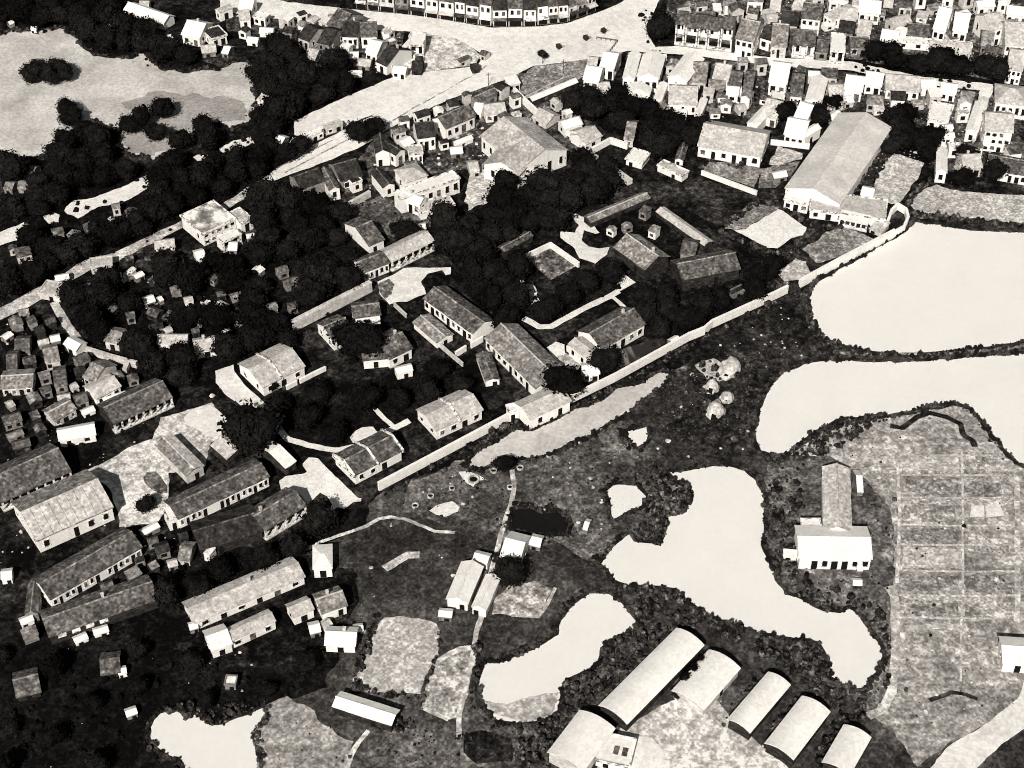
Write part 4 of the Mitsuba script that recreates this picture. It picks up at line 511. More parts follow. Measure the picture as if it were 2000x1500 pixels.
('house','white roofed house, 2nd from the left among the jumbled houses left of the square','house','small houses among the jumbled houses left of the square','flat',-80.56,487.32,-22.35,4.59,3.58,2.88,np.float64(0.514),'roof_white','wall_white',{'win': (2,1)}),
('house','pale roofed house, 7th from the left among the jumbled houses left of the square','house','small houses among the jumbled houses left of the square','gable',-61.94,486.4,58.72,3.41,3.34,2.51,np.float64(0.397),'roof_pale','wall_pale',{'win': (1,1)}),
('house','white roofed house, 8th from the left among the jumbled houses left of the square','house','small houses among the jumbled houses left of the square','gablend',-59.81,484.44,-25.52,3.7,2.75,2.85,np.float64(0.611),'roof_white','wall_pale',{'win': (1,1)}),
('house','white roofed house, 10th from the left among the jumbled houses left of the square','house','small houses among the jumbled houses left of the square','flat',-52.06,469.98,-27.0,3.33,2.58,2.57,np.float64(0.385),'roof_white','wall_white',{'win': (1,1)}),
('house','white roofed house, 12th from the left among the jumbled houses left of the square','house','small houses among the jumbled houses left of the square','flat',-36.93,472.83,32.1,2.97,2.67,2.79,np.float64(0.481),'roof_white','wall_grey',{'win': (1,1)}),
('house','black roofed house, 5th from the left among the jumbled houses left of the square','house','small houses among the jumbled houses left of the square','lean',-66.27,488.01,34.56,2.94,2.22,3.69,np.float64(0.542),'roof_dark','wall_white',{'win': (1,1)}),
('house','grey roofed house, 9th from the left among the jumbled houses left of the square','house','small houses among the jumbled houses left of the square','gable',-57.48,486.89,-22.55,2.87,2.46,3.19,np.float64(0.493),'roof_grey','wall_pale',{'win': (1,1)}),
('hut','dark roofed hut, 6th from the left among the huts of the left quarter','hut','small houses among the huts of the left quarter','lean',-123.1,337.67,-56.44,2.9,2.13,2.35,np.float64(0.555),'roof_mid','wall_grey',{'win': (1,1)}),
('hut','dark roofed hut, 5th from the left among the huts of the left quarter','hut','small houses among the huts of the left quarter','gable',-119.27,321.83,18.12,3.24,2.87,2.15,np.float64(0.395),'roof_mid','wall_dark',{'win': (1,1)}),
('hut','dark roofed hut, 1st from the left among the huts of the left quarter','hut','small houses among the huts of the left quarter','gable',-118.7,300.21,24.04,4.47,3.71,2.24,np.float64(0.598),'roof_mid','wall_grey',{'win': (2,1)}),
('hut','grey roofed hut, 7th from the left among the huts of the left quarter','hut','small houses among the huts of the left quarter','gablend',-114.72,307.46,30.06,3.12,3.5,2.23,np.float64(0.515),'roof_grey','wall_dark',{'win': (1,1)}),
('hut','grey roofed hut, 4th from the left among the huts of the left quarter','hut','small houses among the huts of the left quarter','gable',-124.66,340.83,16.17,2.64,2.66,1.88,np.float64(0.584),'roof_grey','wall_grey',{'win': (1,1)}),
('hut','dark roofed hut, 13th from the left among the huts of the left quarter','hut','small houses among the huts of the left quarter','gable',-116.85,337.03,30.75,2.69,2.33,2.34,np.float64(0.525),'roof_mid','wall_dark',{'win': (1,1)}),
('hut','dark roofed hut, 10th from the left among the huts of the left quarter','hut','small houses among the huts of the left quarter','gablend',-111.35,297.17,31.62,2.63,2.6,2.33,np.float64(0.449),'roof_mid','wall_dark',{'win': (1,1)}),
('hut','dark roofed hut, 3rd from the left among the huts of the left quarter','hut','small houses among the huts of the left quarter','gable',-114.85,291.85,20.54,4.24,3.12,2.25,np.float64(0.51),'roof_mid','wall_dark',{'win': (2,1)}),
('hut','grey roofed hut, 2nd from the left among the huts of the left quarter','hut','small houses among the huts of the left quarter','gablend',-125.48,336.13,23.15,3.26,3.64,2.13,np.float64(0.55),'roof_grey','wall_grey',{'win': (1,1)}),
('hut','dark roofed hut, 12th from the left among the huts of the left quarter','hut','small houses among the huts of the left quarter','gable',-112.81,310.87,28.92,2.66,2.25,2.59,np.float64(0.448),'roof_mid','wall_grey',{'win': (1,1)}),
('hut','grey roofed hut, 11th from the left among the huts of the left quarter','hut','small houses among the huts of the left quarter','lean',-114.18,316.01,25.15,2.85,2.37,2.54,np.float64(0.547),'roof_grey','wall_grey',{'win': (1,1)}),
('hut','dark roofed hut, 16th from the left among the huts of the left quarter','hut','small houses among the huts of the left quarter','gablend',-92.63,315.55,18.57,2.67,2.35,2.02,np.float64(0.453),'roof_mid','wall_grey',{'win': (1,1)}),
('hut','dark roofed hut, 8th from the left among the huts of the left quarter','hut','small houses among the huts of the left quarter','lean',-114.97,302.18,-59.94,3.03,2.14,2.43,np.float64(0.411),'roof_mid','wall_dark',{'win': (1,1)}),
('hut','black roofed hut, 14th from the left among the huts of the left quarter','hut','small houses among the huts of the left quarter','gablend',-105.91,318.2,22.37,2.97,2.67,1.81,np.float64(0.425),'roof_dark','wall_dark',{'win': (1,1)}),
('hut','black roofed hut, 9th from the left among the huts of the left quarter','hut','small houses among the huts of the left quarter','gablend',-120.45,333.63,-57.02,2.88,2.42,2.58,np.float64(0.344),'roof_dark','wall_dark',{'win': (1,1)}),
('hut','grey roofed hut, 15th from the left among the huts of the left quarter','hut','small houses among the huts of the left quarter','gable',-97.63,317.08,-56.33,2.62,2.22,2.03,np.float64(0.481),'roof_grey','wall_dark',{'win': (1,1)}),
('house','white roofed house, 3rd from the left among the yards below the avenue','house','small houses among the yards below the avenue','gablend',-32.26,416.13,-49.89,4.39,3.87,3.26,np.float64(0.393),'roof_white','wall_pale',{'win': (2,1)}),
('house','black roofed house, 7th from the left among the yards below the avenue','house','small houses among the yards below the avenue','gable',-19.33,417.49,21.62,2.73,2.2,2.58,np.float64(0.342),'roof_dark','wall_white',{'win': (1,1)}),
('house','dark roofed house, 11th from the left among the yards below the avenue','house','small houses among the yards below the avenue','lean',-3.6,429.11,-53.22,2.94,3.07,3.69,np.float64(0.538),'roof_mid','wall_pale',{'win': (1,1)}),
('house','dark roofed house, 2nd from the left among the yards below the avenue','house','small houses among the yards below the avenue','gable',-31.3,427.16,18.66,3.16,2.82,3.71,np.float64(0.427),'roof_mid','wall_white',{'win': (1,1)}),
('house','black roofed house, 8th from the left among the yards below the avenue','house','small houses among the yards below the avenue','lean',-16.95,437.02,20.05,3.44,3.56,2.44,np.float64(0.557),'roof_dark','wall_pale',{'win': (1,1)}),
('house','black roofed house, 5th from the left among the yards below the avenue','house','small houses among the yards below the avenue','gable',-25.68,430.31,30.4,4.54,3.65,3.19,np.float64(0.558),'roof_dark','wall_white',{'win': (2,1)}),
('house','pale roofed house, 15th from the left among the yards below the avenue','house','small houses among the yards below the avenue','gable',12.16,438.81,-52.6,3.21,2.78,2.52,np.float64(0.377),'roof_pale','wall_pale',{'win': (1,1)}),
('house','white roofed house, 12th from the left among the yards below the avenue','house','small houses among the yards below the avenue','lean',0.81,448.64,20.33,4.06,3.96,2.73,np.float64(0.603),'roof_white','wall_pale',{'win': (2,1)}),
('house','dark roofed house, 4th from the left among the yards below the avenue','house','small houses among the yards below the avenue','gable',-28.09,405.68,19.52,3.79,2.92,2.66,np.float64(0.525),'roof_mid','wall_pale',{'win': (1,1)}),
('house','pale roofed house, 14th from the left among the yards below the avenue','house','small houses among the yards below the avenue','flat',1.78,432.22,28.86,2.68,1.94,2.44,np.float64(0.455),'roof_pale','wall_white',{'win': (1,1)}),
('house','dark roofed house, 1st from the left among the yards below the avenue','house','small houses among the yards below the avenue','gable',-32.35,421.92,25.37,4.0,3.38,3.25,np.float64(0.377),'roof_mid','wall_pale',{'win': (2,1)}),
('house','dark roofed house, 9th from the left among the yards below the avenue','house','small houses among the yards below the avenue','gablend',-13.03,441.85,27.26,2.77,2.04,3.03,np.float64(0.359),'roof_mid','wall_pale',{'win': (1,1)}),
('house','dark roofed house, 13th from the left among the yards below the avenue','house','small houses among the yards below the avenue','gable',1.6,439.48,30.6,3.08,2.65,3.79,np.float64(0.333),'roof_mid','wall_white',{'win': (1,1)}),
('house','white roofed house, 16th from the left among the yards below the avenue','house','small houses among the yards below the avenue','gablend',15.36,433.04,-50.5,2.71,2.33,2.67,np.float64(0.496),'roof_white','wall_pale',{'win': (1,1)}),
('house','black roofed house, 10th from the left among the yards below the avenue','house','small houses among the yards below the avenue','gable',-4.45,444.65,-45.19,3.58,3.94,3.68,np.float64(0.374),'roof_dark','wall_pale',{'win': (1,1)}),
('house','white roofed house, 6th from the left among the yards below the avenue','house','small houses among the yards below the avenue','gablend',-21.41,434.12,21.36,2.8,2.22,2.64,np.float64(0.363),'roof_white','wall_white',{'win': (1,1)}),
('hut','dark roofed hut, 13th from the left among the shaded huts left of the mansion grove','hut','small houses among the shaded huts left of the mansion grove','gable',-80.06,357.3,19.5,2.12,2.16,2.58,np.float64(0.375),'roof_mid','wall_grey',{'win': (1,1)}),
('hut','dark roofed hut, 4th from the left among the shaded huts left of the mansion grove','hut','small houses among the shaded huts left of the mansion grove','gable',-95.98,363.18,18.33,2.69,1.92,2.25,np.float64(0.481),'roof_mid','wall_dark',{'win': (1,1)}),
('hut','dark roofed hut, 6th from the left among the shaded huts left of the mansion grove','hut','small houses among the shaded huts left of the mansion grove','gable',-92.24,340.57,-28.91,3.46,3.31,1.88,np.float64(0.555),'roof_mid','wall_dark',{'win': (1,1)}),
('hut','grey roofed hut, 10th from the left among the shaded huts left of the mansion grove','hut','small houses among the shaded huts left of the mansion grove','lean',-85.63,355.37,61.79,2.04,1.75,2.31,np.float64(0.588),'roof_grey','wall_dark',{'win': (1,1)}),
('hut','dark roofed hut, 2nd from the left among the shaded huts left of the mansion grove','hut','small houses among the shaded huts left of the mansion grove','gable',-101.44,363.76,21.05,2.22,2.01,1.92,np.float64(0.337),'roof_mid','wall_dark',{'win': (1,1)}),
('hut','grey roofed hut, 18th from the left among the shaded huts left of the mansion grove','hut','small houses among the shaded huts left of the mansion grove','gable',-71.02,338.5,-26.3,3.07,2.32,2.52,np.float64(0.594),'roof_grey','wall_grey',{'win': (1,1)}),
('hut','dark roofed hut, 3rd from the left among the shaded huts left of the mansion grove','hut','small houses among the shaded huts left of the mansion grove','gable',-97.03,339.22,20.34,2.27,2.36,2.52,np.float64(0.566),'roof_mid','wall_grey',{'win': (1,1)}),
('hut','black roofed hut, 20th from the left among the shaded huts left of the mansion grove','hut','small houses among the shaded huts left of the mansion grove','gable',-70.11,341.29,-30.58,2.55,1.84,2.43,np.float64(0.529),'roof_dark','wall_dark',{'win': (1,1)}),
('hut','dark roofed hut, 7th from the left among the shaded huts left of the mansion grove','hut','small houses among the shaded huts left of the mansion grove','lean',-88.14,338.54,-32.08,3.31,3.25,2.11,np.float64(0.418),'roof_mid','wall_dark',{'win': (1,1)}),
('hut','dark roofed hut, 14th from the left among the shaded huts left of the mansion grove','hut','small houses among the shaded huts left of the mansion grove','lean',-78.82,354.89,-28.53,2.18,2.39,2.1,np.float64(0.554),'roof_mid','wall_grey',{'win': (1,1)}),
('hut','black roofed hut, 9th from the left among the shaded huts left of the mansion grove','hut','small houses among the shaded huts left of the mansion grove','gable',-87.64,362.9,57.61,2.34,1.66,2.4,np.float64(0.368),'roof_dark','wall_grey',{'win': (1,1)}),
('hut','pale roofed hut, 16th from the left among the shaded huts left of the mansion grove','hut','small houses among the shaded huts left of the mansion grove','gable',-75.26,344.0,-34.43,3.23,2.45,1.82,np.float64(0.346),'roof_pale','wall_grey',{'win': (1,1)}),
('hut','grey roofed hut, 19th from the left among the shaded huts left of the mansion grove','hut','small houses among the shaded huts left of the mansion grove','gable',-70.26,346.01,23.48,3.64,3.84,2.23,np.float64(0.341),'roof_grey','wall_dark',{'win': (1,1)}),
('hut','dark roofed hut, 12th from the left among the shaded huts left of the mansion grove','hut','small houses among the shaded huts left of the mansion grove','lean',-78.24,338.4,60.96,2.7,2.94,2.48,np.float64(0.509),'roof_mid','wall_grey',{'win': (1,1)}),
('hut','dark roofed hut, 5th from the left among the shaded huts left of the mansion grove','hut','small houses among the shaded huts left of the mansion grove','lean',-92.63,354.62,59.22,2.51,2.38,1.97,np.float64(0.466),'roof_mid','wall_dark',{'win': (1,1)}),
('hut','pale roofed hut, 17th from the left among the shaded huts left of the mansion grove','hut','small houses among the shaded huts left of the mansion grove','gablend',-71.28,333.39,64.47,2.41,1.76,2.34,np.float64(0.59),'roof_pale','wall_dark',{'win': (1,1)}),
('hut','dark roofed hut, 15th from the left among the shaded huts left of the mansion grove','hut','small houses among the shaded huts left of the mansion grove','lean',-74.92,347.91,24.95,2.3,1.91,2.37,np.float64(0.377),'roof_mid','wall_dark',{'win': (1,1)}),
('hut','dark roofed hut, 11th from the left among the shaded huts left of the mansion grove','hut','small houses among the shaded huts left of the mansion grove','gable',-79.68,333.09,19.22,2.08,1.94,2.58,np.float64(0.369),'roof_mid','wall_dark',{'win': (1,1)}),
('hut','dark roofed hut, 1st from the left among the shaded huts left of the mansion grove','hut','small houses among the shaded huts left of the mansion grove','gablend',-103.51,342.4,-31.05,2.79,2.75,1.92,np.float64(0.426),'roof_mid','wall_dark',{'win': (1,1)}),
('hut','grey roofed hut, 8th from the left among the shaded huts left of the mansion grove','hut','small houses among the shaded huts left of the mansion grove','gablend',-87.08,350.13,21.75,2.68,2.28,2.08,np.float64(0.38),'roof_grey','wall_grey',{'win': (1,1)}),
('hut','dark roofed hut, 2nd from the left among the scraps between the lower left barracks','hut','small houses among the scraps between the lower left barracks','gable',-87.22,248.29,24.36,2.78,2.11,2.2,np.float64(0.474),'roof_mid','wall_grey',{'win': (1,1)}),
('hut','grey roofed hut, 6th from the left among the scraps between the lower left barracks','hut','small houses among the scraps between the lower left barracks','lean',-79.22,254.53,-55.74,2.22,1.97,1.94,np.float64(0.352),'roof_grey','wall_dark',{'win': (1,1)}),
('hut','black roofed hut, 7th from the left among the scraps between the lower left barracks','hut','small houses among the scraps between the lower left barracks','gable',-76.68,258.54,22.78,3.15,3.44,2.3,np.float64(0.409),'roof_dark','wall_grey',{'win': (1,1)}),
('hut','dark roofed hut, 5th from the left among the scraps between the lower left barracks','hut','small houses among the scraps between the lower left barracks','gable',-79.41,261.78,25.22,2.45,2.03,1.97,np.float64(0.595),'roof_mid','wall_grey',{'win': (1,1)}),
('hut','grey roofed hut, 3rd from the left among the scraps between the lower left barracks','hut','small houses among the scraps between the lower left barracks','lean',-83.76,251.77,-55.1,3.08,3.14,2.07,np.float64(0.384),'roof_grey','wall_dark',{'win': (1,1)}),
('hut','grey roofed hut, 1st from the left among the scraps between the lower left barracks','hut','small houses among the scraps between the lower left barracks','gable',-103.1,235.35,-62.84,2.87,3.3,2.09,np.float64(0.347),'roof_grey','wall_grey',{'win': (1,1)}),
('hut','black roofed hut, 4th from the left among the scraps between the lower left barracks','hut','small houses among the scraps between the lower left barracks','lean',-81.44,256.09,26.57,2.13,1.51,2.03,np.float64(0.517),'roof_dark','wall_grey',{'win': (1,1)}),
('hut','black roofed hut, 8th from the left among the scraps between the lower left barracks','hut','small houses among the scraps between the lower left barracks','lean',-72.92,263.15,20.26,2.28,1.71,1.85,np.float64(0.498),'roof_dark','wall_dark',{'win': (1,1)}),
('hut','dark roofed hut, 6th from the left between the two left roads','hut','small houses between the two left roads','lean',-116.25,378.15,-57.09,2.47,2.07,1.95,np.float64(0.605),'roof_mid','wall_grey',{'win': (1,1)}),
('hut','dark roofed hut, 2nd from the left between the two left roads','hut','small houses between the two left roads','lean',-129.44,364.54,24.42,4.16,3.77,2.47,np.float64(0.373),'roof_mid','wall_pale',{'win': (2,1)}),
('hut','dark roofed hut, 1st from the left between the two left roads','hut','small houses between the two left roads','gablend',-133.16,367.98,22.68,2.36,1.94,2.11,np.float64(0.366),'roof_mid','wall_pale',{'win': (1,1)}),
('hut','dark roofed hut, 4th from the left between the two left roads','hut','small houses between the two left roads','gable',-122.36,374.46,22.69,3.19,3.25,2.29,np.float64(0.618),'roof_mid','wall_grey',{'win': (1,1)}),
('hut','dark roofed hut, 9th from the left between the two left roads','hut','small houses between the two left roads','gable',-105.91,384.51,-62.78,3.1,3.38,1.84,np.float64(0.391),'roof_mid','wall_grey',{'win': (1,1)}),
('hut','pale roofed hut, 7th from the left between the two left roads','hut','small houses between the two left roads','gable',-109.73,380.47,-56.73,2.28,1.72,2.23,np.float64(0.557),'roof_pale','wall_pale',{'win': (1,1)}),
('hut','grey roofed hut, 5th from the left between the two left roads','hut','small houses between the two left roads','gablend',-117.37,373.44,30.83,3.84,2.81,1.82,np.float64(0.589),'roof_grey','wall_grey',{'win': (1,1)}),
('hut','grey roofed hut, 3rd from the left between the two left roads','hut','small houses between the two left roads','lean',-126.59,367.55,-62.03,2.26,2.02,2.15,np.float64(0.49),'roof_grey','wall_grey',{'win': (1,1)}),
('hut','grey roofed hut, 8th from the left between the two left roads','hut','small houses between the two left roads','gable',-108.62,385.54,17.33,2.31,2.6,2.77,np.float64(0.347),'roof_grey','wall_pale',{'win': (1,1)}),
('hut','dark roofed hut, 4th from the left in the black grove below the mansion','hut','small houses in the black grove below the mansion','gable',-57.09,353.12,30.22,3.9,2.83,2.28,np.float64(0.497),'roof_mid','wall_grey',{'win': (1,1)}),
('hut','grey roofed hut, 2nd from the left in the black grove below the mansion','hut','small houses in the black grove below the mansion','gable',-61.29,342.67,23.75,2.98,2.57,2.42,np.float64(0.442),'roof_grey','wall_grey',{'win': (1,1)}),
('hut','dark roofed hut, 1st from the left in the black grove below the mansion','hut','small houses in the black grove below the mansion','gablend',-66.57,333.74,21.54,3.21,3.13,2.28,np.float64(0.362),'roof_mid','wall_grey',{'win': (1,1)}),
('hut','dark roofed hut, 3rd from the left in the black grove below the mansion','hut','small houses in the black grove below the mansion','gable',-59.88,357.8,28.3,3.04,3.06,2.25,np.float64(0.587),'roof_mid','wall_grey',{'win': (1,1)}),
('hut','dark roofed hut, 5th from the left in the black grove below the mansion','hut','small houses in the black grove below the mansion','gable',-56.04,343.27,22.75,2.53,2.22,2.38,np.float64(0.329),'roof_mid','wall_grey',{'win': (1,1)}),
('hut','dark roofed hut, 3rd from the left among the sheds of the courtyard compound','hut','small houses among the sheds of the courtyard compound','lean',35.72,383.86,-34.63,2.68,2.99,2.52,np.float64(0.37),'roof_mid','wall_grey',{'win': (1,1)}),
('hut','grey roofed hut, 4th from the left among the sheds of the courtyard compound','hut','small houses among the sheds of the courtyard compound','lean',37.74,375.32,-33.48,2.55,2.91,2.36,np.float64(0.362),'roof_grey','wall_white',{'win': (1,1)}),
('hut','grey roofed hut, 1st from the left among the sheds of the courtyard compound','hut','small houses among the sheds of the courtyard compound','gablend',26.45,376.4,-37.1,2.51,1.9,2.17,np.float64(0.471),'roof_grey','wall_white',{'win': (1,1)}),
('hut','grey roofed hut, 2nd from the left among the sheds of the courtyard compound','hut','small houses among the sheds of the courtyard compound','gablend',31.65,377.96,21.48,2.77,1.96,2.02,np.float64(0.383),'roof_grey','wall_grey',{'win': (1,1)}),
]
AREAS = [
('lake_water','lake',3,1.6,[(-166.24,478.14),(-159.19,484.37),(-149.57,481.87),(-149.06,485.0),(-142.55,485.0),(-137.63,478.75),(-134.61,472.92),(-129.11,468.97),(-123.75,467.47),(-118.02,467.47),(-116.6,470.49),(-113.07,468.37),(-107.97,460.92),(-100.44,460.04),(-90.52,460.04),(-84.13,465.97),(-79.8,464.18),(-77.77,460.04),(-79.33,457.11),(-79.15,449.89),(-77.28,444.22),(-77.89,441.41),(-75.3,435.88),(-76.91,433.96),(-83.21,429.62),(-88.53,432.32),(-93.38,432.32),(-93.33,423.2),(-99.79,416.39),(-103.01,413.29),(-110.88,416.39),(-113.8,420.57),(-114.47,429.08),(-120.12,431.24),(-122.97,434.51),(-128.54,431.78),(-128.94,429.89),(-131.41,423.2),(-134.72,415.87),(-139.61,413.81),(-145.62,416.39),(-152.74,418.47)]),
('lake_shallows','lake_mud',4,1.8,[(-116.63,441.97),(-113.75,445.06),(-108.42,448.46),(-100.59,447.89),(-86.39,445.63),(-79.89,442.81),(-78.76,432.87),(-88.53,432.32),(-93.53,432.32),(-93.56,423.73),(-99.28,417.95),(-103.17,414.32),(-110.96,416.91),(-113.65,420.57),(-114.17,429.08),(-111.69,432.32)]),
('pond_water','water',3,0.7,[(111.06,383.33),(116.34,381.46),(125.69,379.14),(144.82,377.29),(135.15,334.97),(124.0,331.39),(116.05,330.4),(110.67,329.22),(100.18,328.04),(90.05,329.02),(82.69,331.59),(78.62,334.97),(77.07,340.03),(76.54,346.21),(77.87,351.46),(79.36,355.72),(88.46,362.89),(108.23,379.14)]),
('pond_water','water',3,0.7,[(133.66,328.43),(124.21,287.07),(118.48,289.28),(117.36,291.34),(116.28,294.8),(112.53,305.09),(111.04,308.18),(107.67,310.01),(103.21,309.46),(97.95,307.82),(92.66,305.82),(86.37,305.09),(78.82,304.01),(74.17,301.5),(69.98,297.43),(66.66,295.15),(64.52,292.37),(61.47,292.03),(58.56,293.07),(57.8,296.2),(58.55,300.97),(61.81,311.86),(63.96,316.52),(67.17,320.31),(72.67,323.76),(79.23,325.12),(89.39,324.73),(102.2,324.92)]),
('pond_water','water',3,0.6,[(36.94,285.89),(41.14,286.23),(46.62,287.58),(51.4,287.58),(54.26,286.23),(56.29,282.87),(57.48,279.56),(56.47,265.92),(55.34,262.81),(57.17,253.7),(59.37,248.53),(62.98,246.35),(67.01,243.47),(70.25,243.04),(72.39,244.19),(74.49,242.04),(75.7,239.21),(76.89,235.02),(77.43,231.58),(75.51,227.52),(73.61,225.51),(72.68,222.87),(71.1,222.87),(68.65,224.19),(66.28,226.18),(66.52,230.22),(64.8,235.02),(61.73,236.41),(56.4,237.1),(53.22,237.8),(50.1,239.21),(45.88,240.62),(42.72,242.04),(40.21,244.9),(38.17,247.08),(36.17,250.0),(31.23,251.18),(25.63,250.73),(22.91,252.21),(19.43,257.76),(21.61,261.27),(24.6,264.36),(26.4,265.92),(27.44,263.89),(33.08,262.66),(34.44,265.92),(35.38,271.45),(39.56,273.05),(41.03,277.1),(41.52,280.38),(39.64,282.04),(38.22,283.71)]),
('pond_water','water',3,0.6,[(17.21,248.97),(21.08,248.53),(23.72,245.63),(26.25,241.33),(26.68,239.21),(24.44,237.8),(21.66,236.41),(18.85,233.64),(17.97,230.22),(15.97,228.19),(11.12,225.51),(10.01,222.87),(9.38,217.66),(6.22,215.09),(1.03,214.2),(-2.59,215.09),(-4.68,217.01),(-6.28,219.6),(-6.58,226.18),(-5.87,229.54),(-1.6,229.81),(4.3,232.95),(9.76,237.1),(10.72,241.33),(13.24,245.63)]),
('pond_shallows','field_pale',4,1.4400000000000002,[(-5.23,219.34),(0.0,219.34),(5.24,220.9),(9.67,221.95),(9.17,217.53),(6.22,215.35),(1.03,214.46),(-2.59,215.35),(-4.58,217.01)]),
('pond_water','water',3,0.5,[(21.79,279.56),(23.65,281.63),(26.58,281.21),(28.67,281.63),(30.53,277.92),(29.49,275.07),(26.2,273.46),(23.16,270.65),(22.38,272.65),(22.52,275.88)]),
('pond_water','water',3,0.4,[(27.19,299.63),(29.35,300.08),(32.15,300.97),(32.3,298.31),(31.57,296.11),(29.66,294.58),(28.25,296.55)]),
('pond_dark_water','dark_water',3,0.5,[(0.0,272.65),(1.75,274.26),(4.37,274.26),(6.98,272.65),(10.19,273.46),(12.47,271.45),(12.99,269.07),(12.07,266.7),(7.18,266.7),(2.88,267.1),(0.0,267.88)]),
('pond_water','water',3,0.9,[(-72.53,215.09),(-71.52,216.63),(-68.11,216.76),(-66.06,214.71),(-64.57,215.99),(-61.49,213.82),(-57.9,214.08),(-54.99,215.73),(-51.05,217.66),(-50.08,216.37),(-51.67,213.82),(-52.49,211.93),(-51.05,208.19),(-50.25,200.88),(-63.31,200.88),(-66.01,205.72),(-69.34,207.57),(-72.07,210.05)]),
('moat_water','moat',3,0.6,[(-9.89,289.2),(-8.14,292.63),(-6.05,293.93),(-2.43,296.55),(1.22,300.52),(4.89,299.63),(10.77,303.65),(15.48,307.27),(21.78,310.01),(25.73,314.65),(31.45,316.05),(34.79,319.36),(37.73,320.79),(39.54,319.36),(35.79,315.12),(32.13,311.4),(29.8,308.64),(22.06,301.41),(18.28,298.31),(13.65,295.67),(9.05,292.63),(3.91,290.48),(1.2,290.91),(-3.0,290.48),(-7.17,287.29),(-9.57,287.92)]),
('meadow','meadow',1,1.2,[(-32.73,275.47),(-28.35,281.21),(-4.83,293.07),(13.63,307.27),(41.96,322.23),(58.78,338.0),(74.67,350.4),(81.71,363.33),(156.47,390.93),(108.28,191.48),(-51.19,191.48),(-54.99,215.73),(-38.07,224.85),(-34.01,242.75),(-33.68,254.45),(-45.44,260.5),(-32.94,269.54)]),
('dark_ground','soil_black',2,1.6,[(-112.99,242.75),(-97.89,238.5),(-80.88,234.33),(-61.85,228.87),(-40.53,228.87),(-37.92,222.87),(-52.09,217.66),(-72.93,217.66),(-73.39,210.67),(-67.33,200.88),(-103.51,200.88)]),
('dark_meadow','soil_dark',2,1.6,[(49.3,333.97),(72.13,351.46),(78.13,346.21),(77.58,331.98),(82.2,328.04),(71.4,323.76),(63.05,317.47),(56.57,291.34),(48.0,289.63),(40.1,296.55),(36.8,301.86),(49.71,309.1),(41.82,320.31)]),  # darker patch of meadow between the compound wall and the ponds
('yard','yard_dark',1,1.0,[(35.94,470.49),(55.74,468.37),(103.82,459.45),(124.51,451.9),(160.11,444.22),(151.3,405.67),(130.69,404.41),(121.21,408.19),(114.25,427.73),(112.7,441.41),(97.74,438.63),(90.91,433.14),(75.61,431.78),(63.97,436.7),(46.0,441.41),(34.71,445.63)]),
('yard','yard_dark',1,1.0,[(52.23,510.42),(175.23,510.42),(161.73,451.32),(149.9,454.2),(104.98,467.47),(79.76,469.58),(51.54,476.59),(49.46,493.93)]),
('yard','yard_dark',1,1.0,[(-73.49,503.74),(-51.11,493.93),(-34.15,483.74),(-35.86,468.97),(-47.42,462.99),(-64.16,473.53),(-74.56,481.24),(-91.15,484.37),(-93.13,500.44)]),
('yard','yard_dark',1,1.0,[(-10.93,454.2),(6.3,460.04),(17.11,451.32),(22.91,438.63),(26.9,423.73),(19.2,415.87),(8.86,415.87),(0.0,408.19),(-14.6,408.19),(-43.15,398.21),(-49.42,386.16),(-45.27,408.19),(-39.09,427.73),(-18.44,442.81)]),
('tram_track','road_line',7,0.25,[(-30.74,438.54),(-21.86,447.8),(-15.05,455.26),(-9.68,460.79),(-8.15,463.71),(-7.67,463.46),(-9.26,460.44),(-14.65,454.88),(-21.46,447.42),(-30.33,438.17),(-38.62,428.36),(-39.04,428.72)]),
('tram_track','road_line',7,0.25,[(-56.26,415.05),(-46.58,424.48),(-46.16,424.05),(-55.84,414.62),(-64.43,405.96),(-64.86,406.38)]),
('tram_track','road_line',7,0.25,[(-59.28,416.53),(-52.36,422.82),(-52.09,422.53),(-59.0,416.25),(-67.03,408.05),(-67.32,408.33)]),
('road','road',5,0.35,[(-64.34,432.6),(-53.77,442.81),(-39.82,454.2),(-36.06,457.11),(-23.63,460.63),(-11.07,462.99),(-8.77,469.58),(-12.03,473.53),(-17.79,479.69),(-32.53,483.74),(-45.61,485.0),(-52.42,489.12),(-65.67,490.72),(-82.26,492.32),(-94.38,497.17),(-96.46,513.8),(-73.36,502.41),(-51.35,497.5),(-29.66,493.61),(-6.53,486.26),(8.17,486.9),(18.02,489.12),(27.26,495.55),(35.83,502.08),(42.31,513.8),(50.77,513.8),(42.65,484.37),(44.97,474.44),(51.43,475.06),(79.63,468.37),(104.76,465.97),(125.43,457.11),(161.4,449.89),(160.43,445.63),(124.66,452.76),(103.99,460.63),(79.1,463.59),(55.83,469.58),(36.01,472.0),(27.06,468.07),(6.32,462.99),(-1.56,455.65),(-18.49,444.78),(-34.71,430.43),(-44.49,418.47),(-58.41,408.19),(-67.34,402.67),(-68.72,406.17),(-59.32,418.47),(-46.79,430.43),(-40.36,436.7),(-45.46,433.14),(-53.97,425.86),(-63.64,425.06)]),
('road','road_dim',5,0.5,[(-135.64,342.9),(-132.33,345.79),(-124.66,353.58),(-120.14,357.88),(-114.2,365.99),(-107.45,368.89),(-91.31,382.86),(-81.08,390.93),(-68.67,405.67),(-67.63,402.67),(-79.3,388.06),(-89.96,380.3),(-105.81,364.88),(-110.31,363.33),(-118.16,354.65),(-120.22,351.46),(-126.77,344.55),(-131.29,341.05),(-134.44,337.59)]),
('road','road',5,0.7,[(-143.01,375.46),(-139.4,377.98),(-133.4,382.63),(-131.47,381.46),(-132.65,375.68),(-141.78,370.01)]),
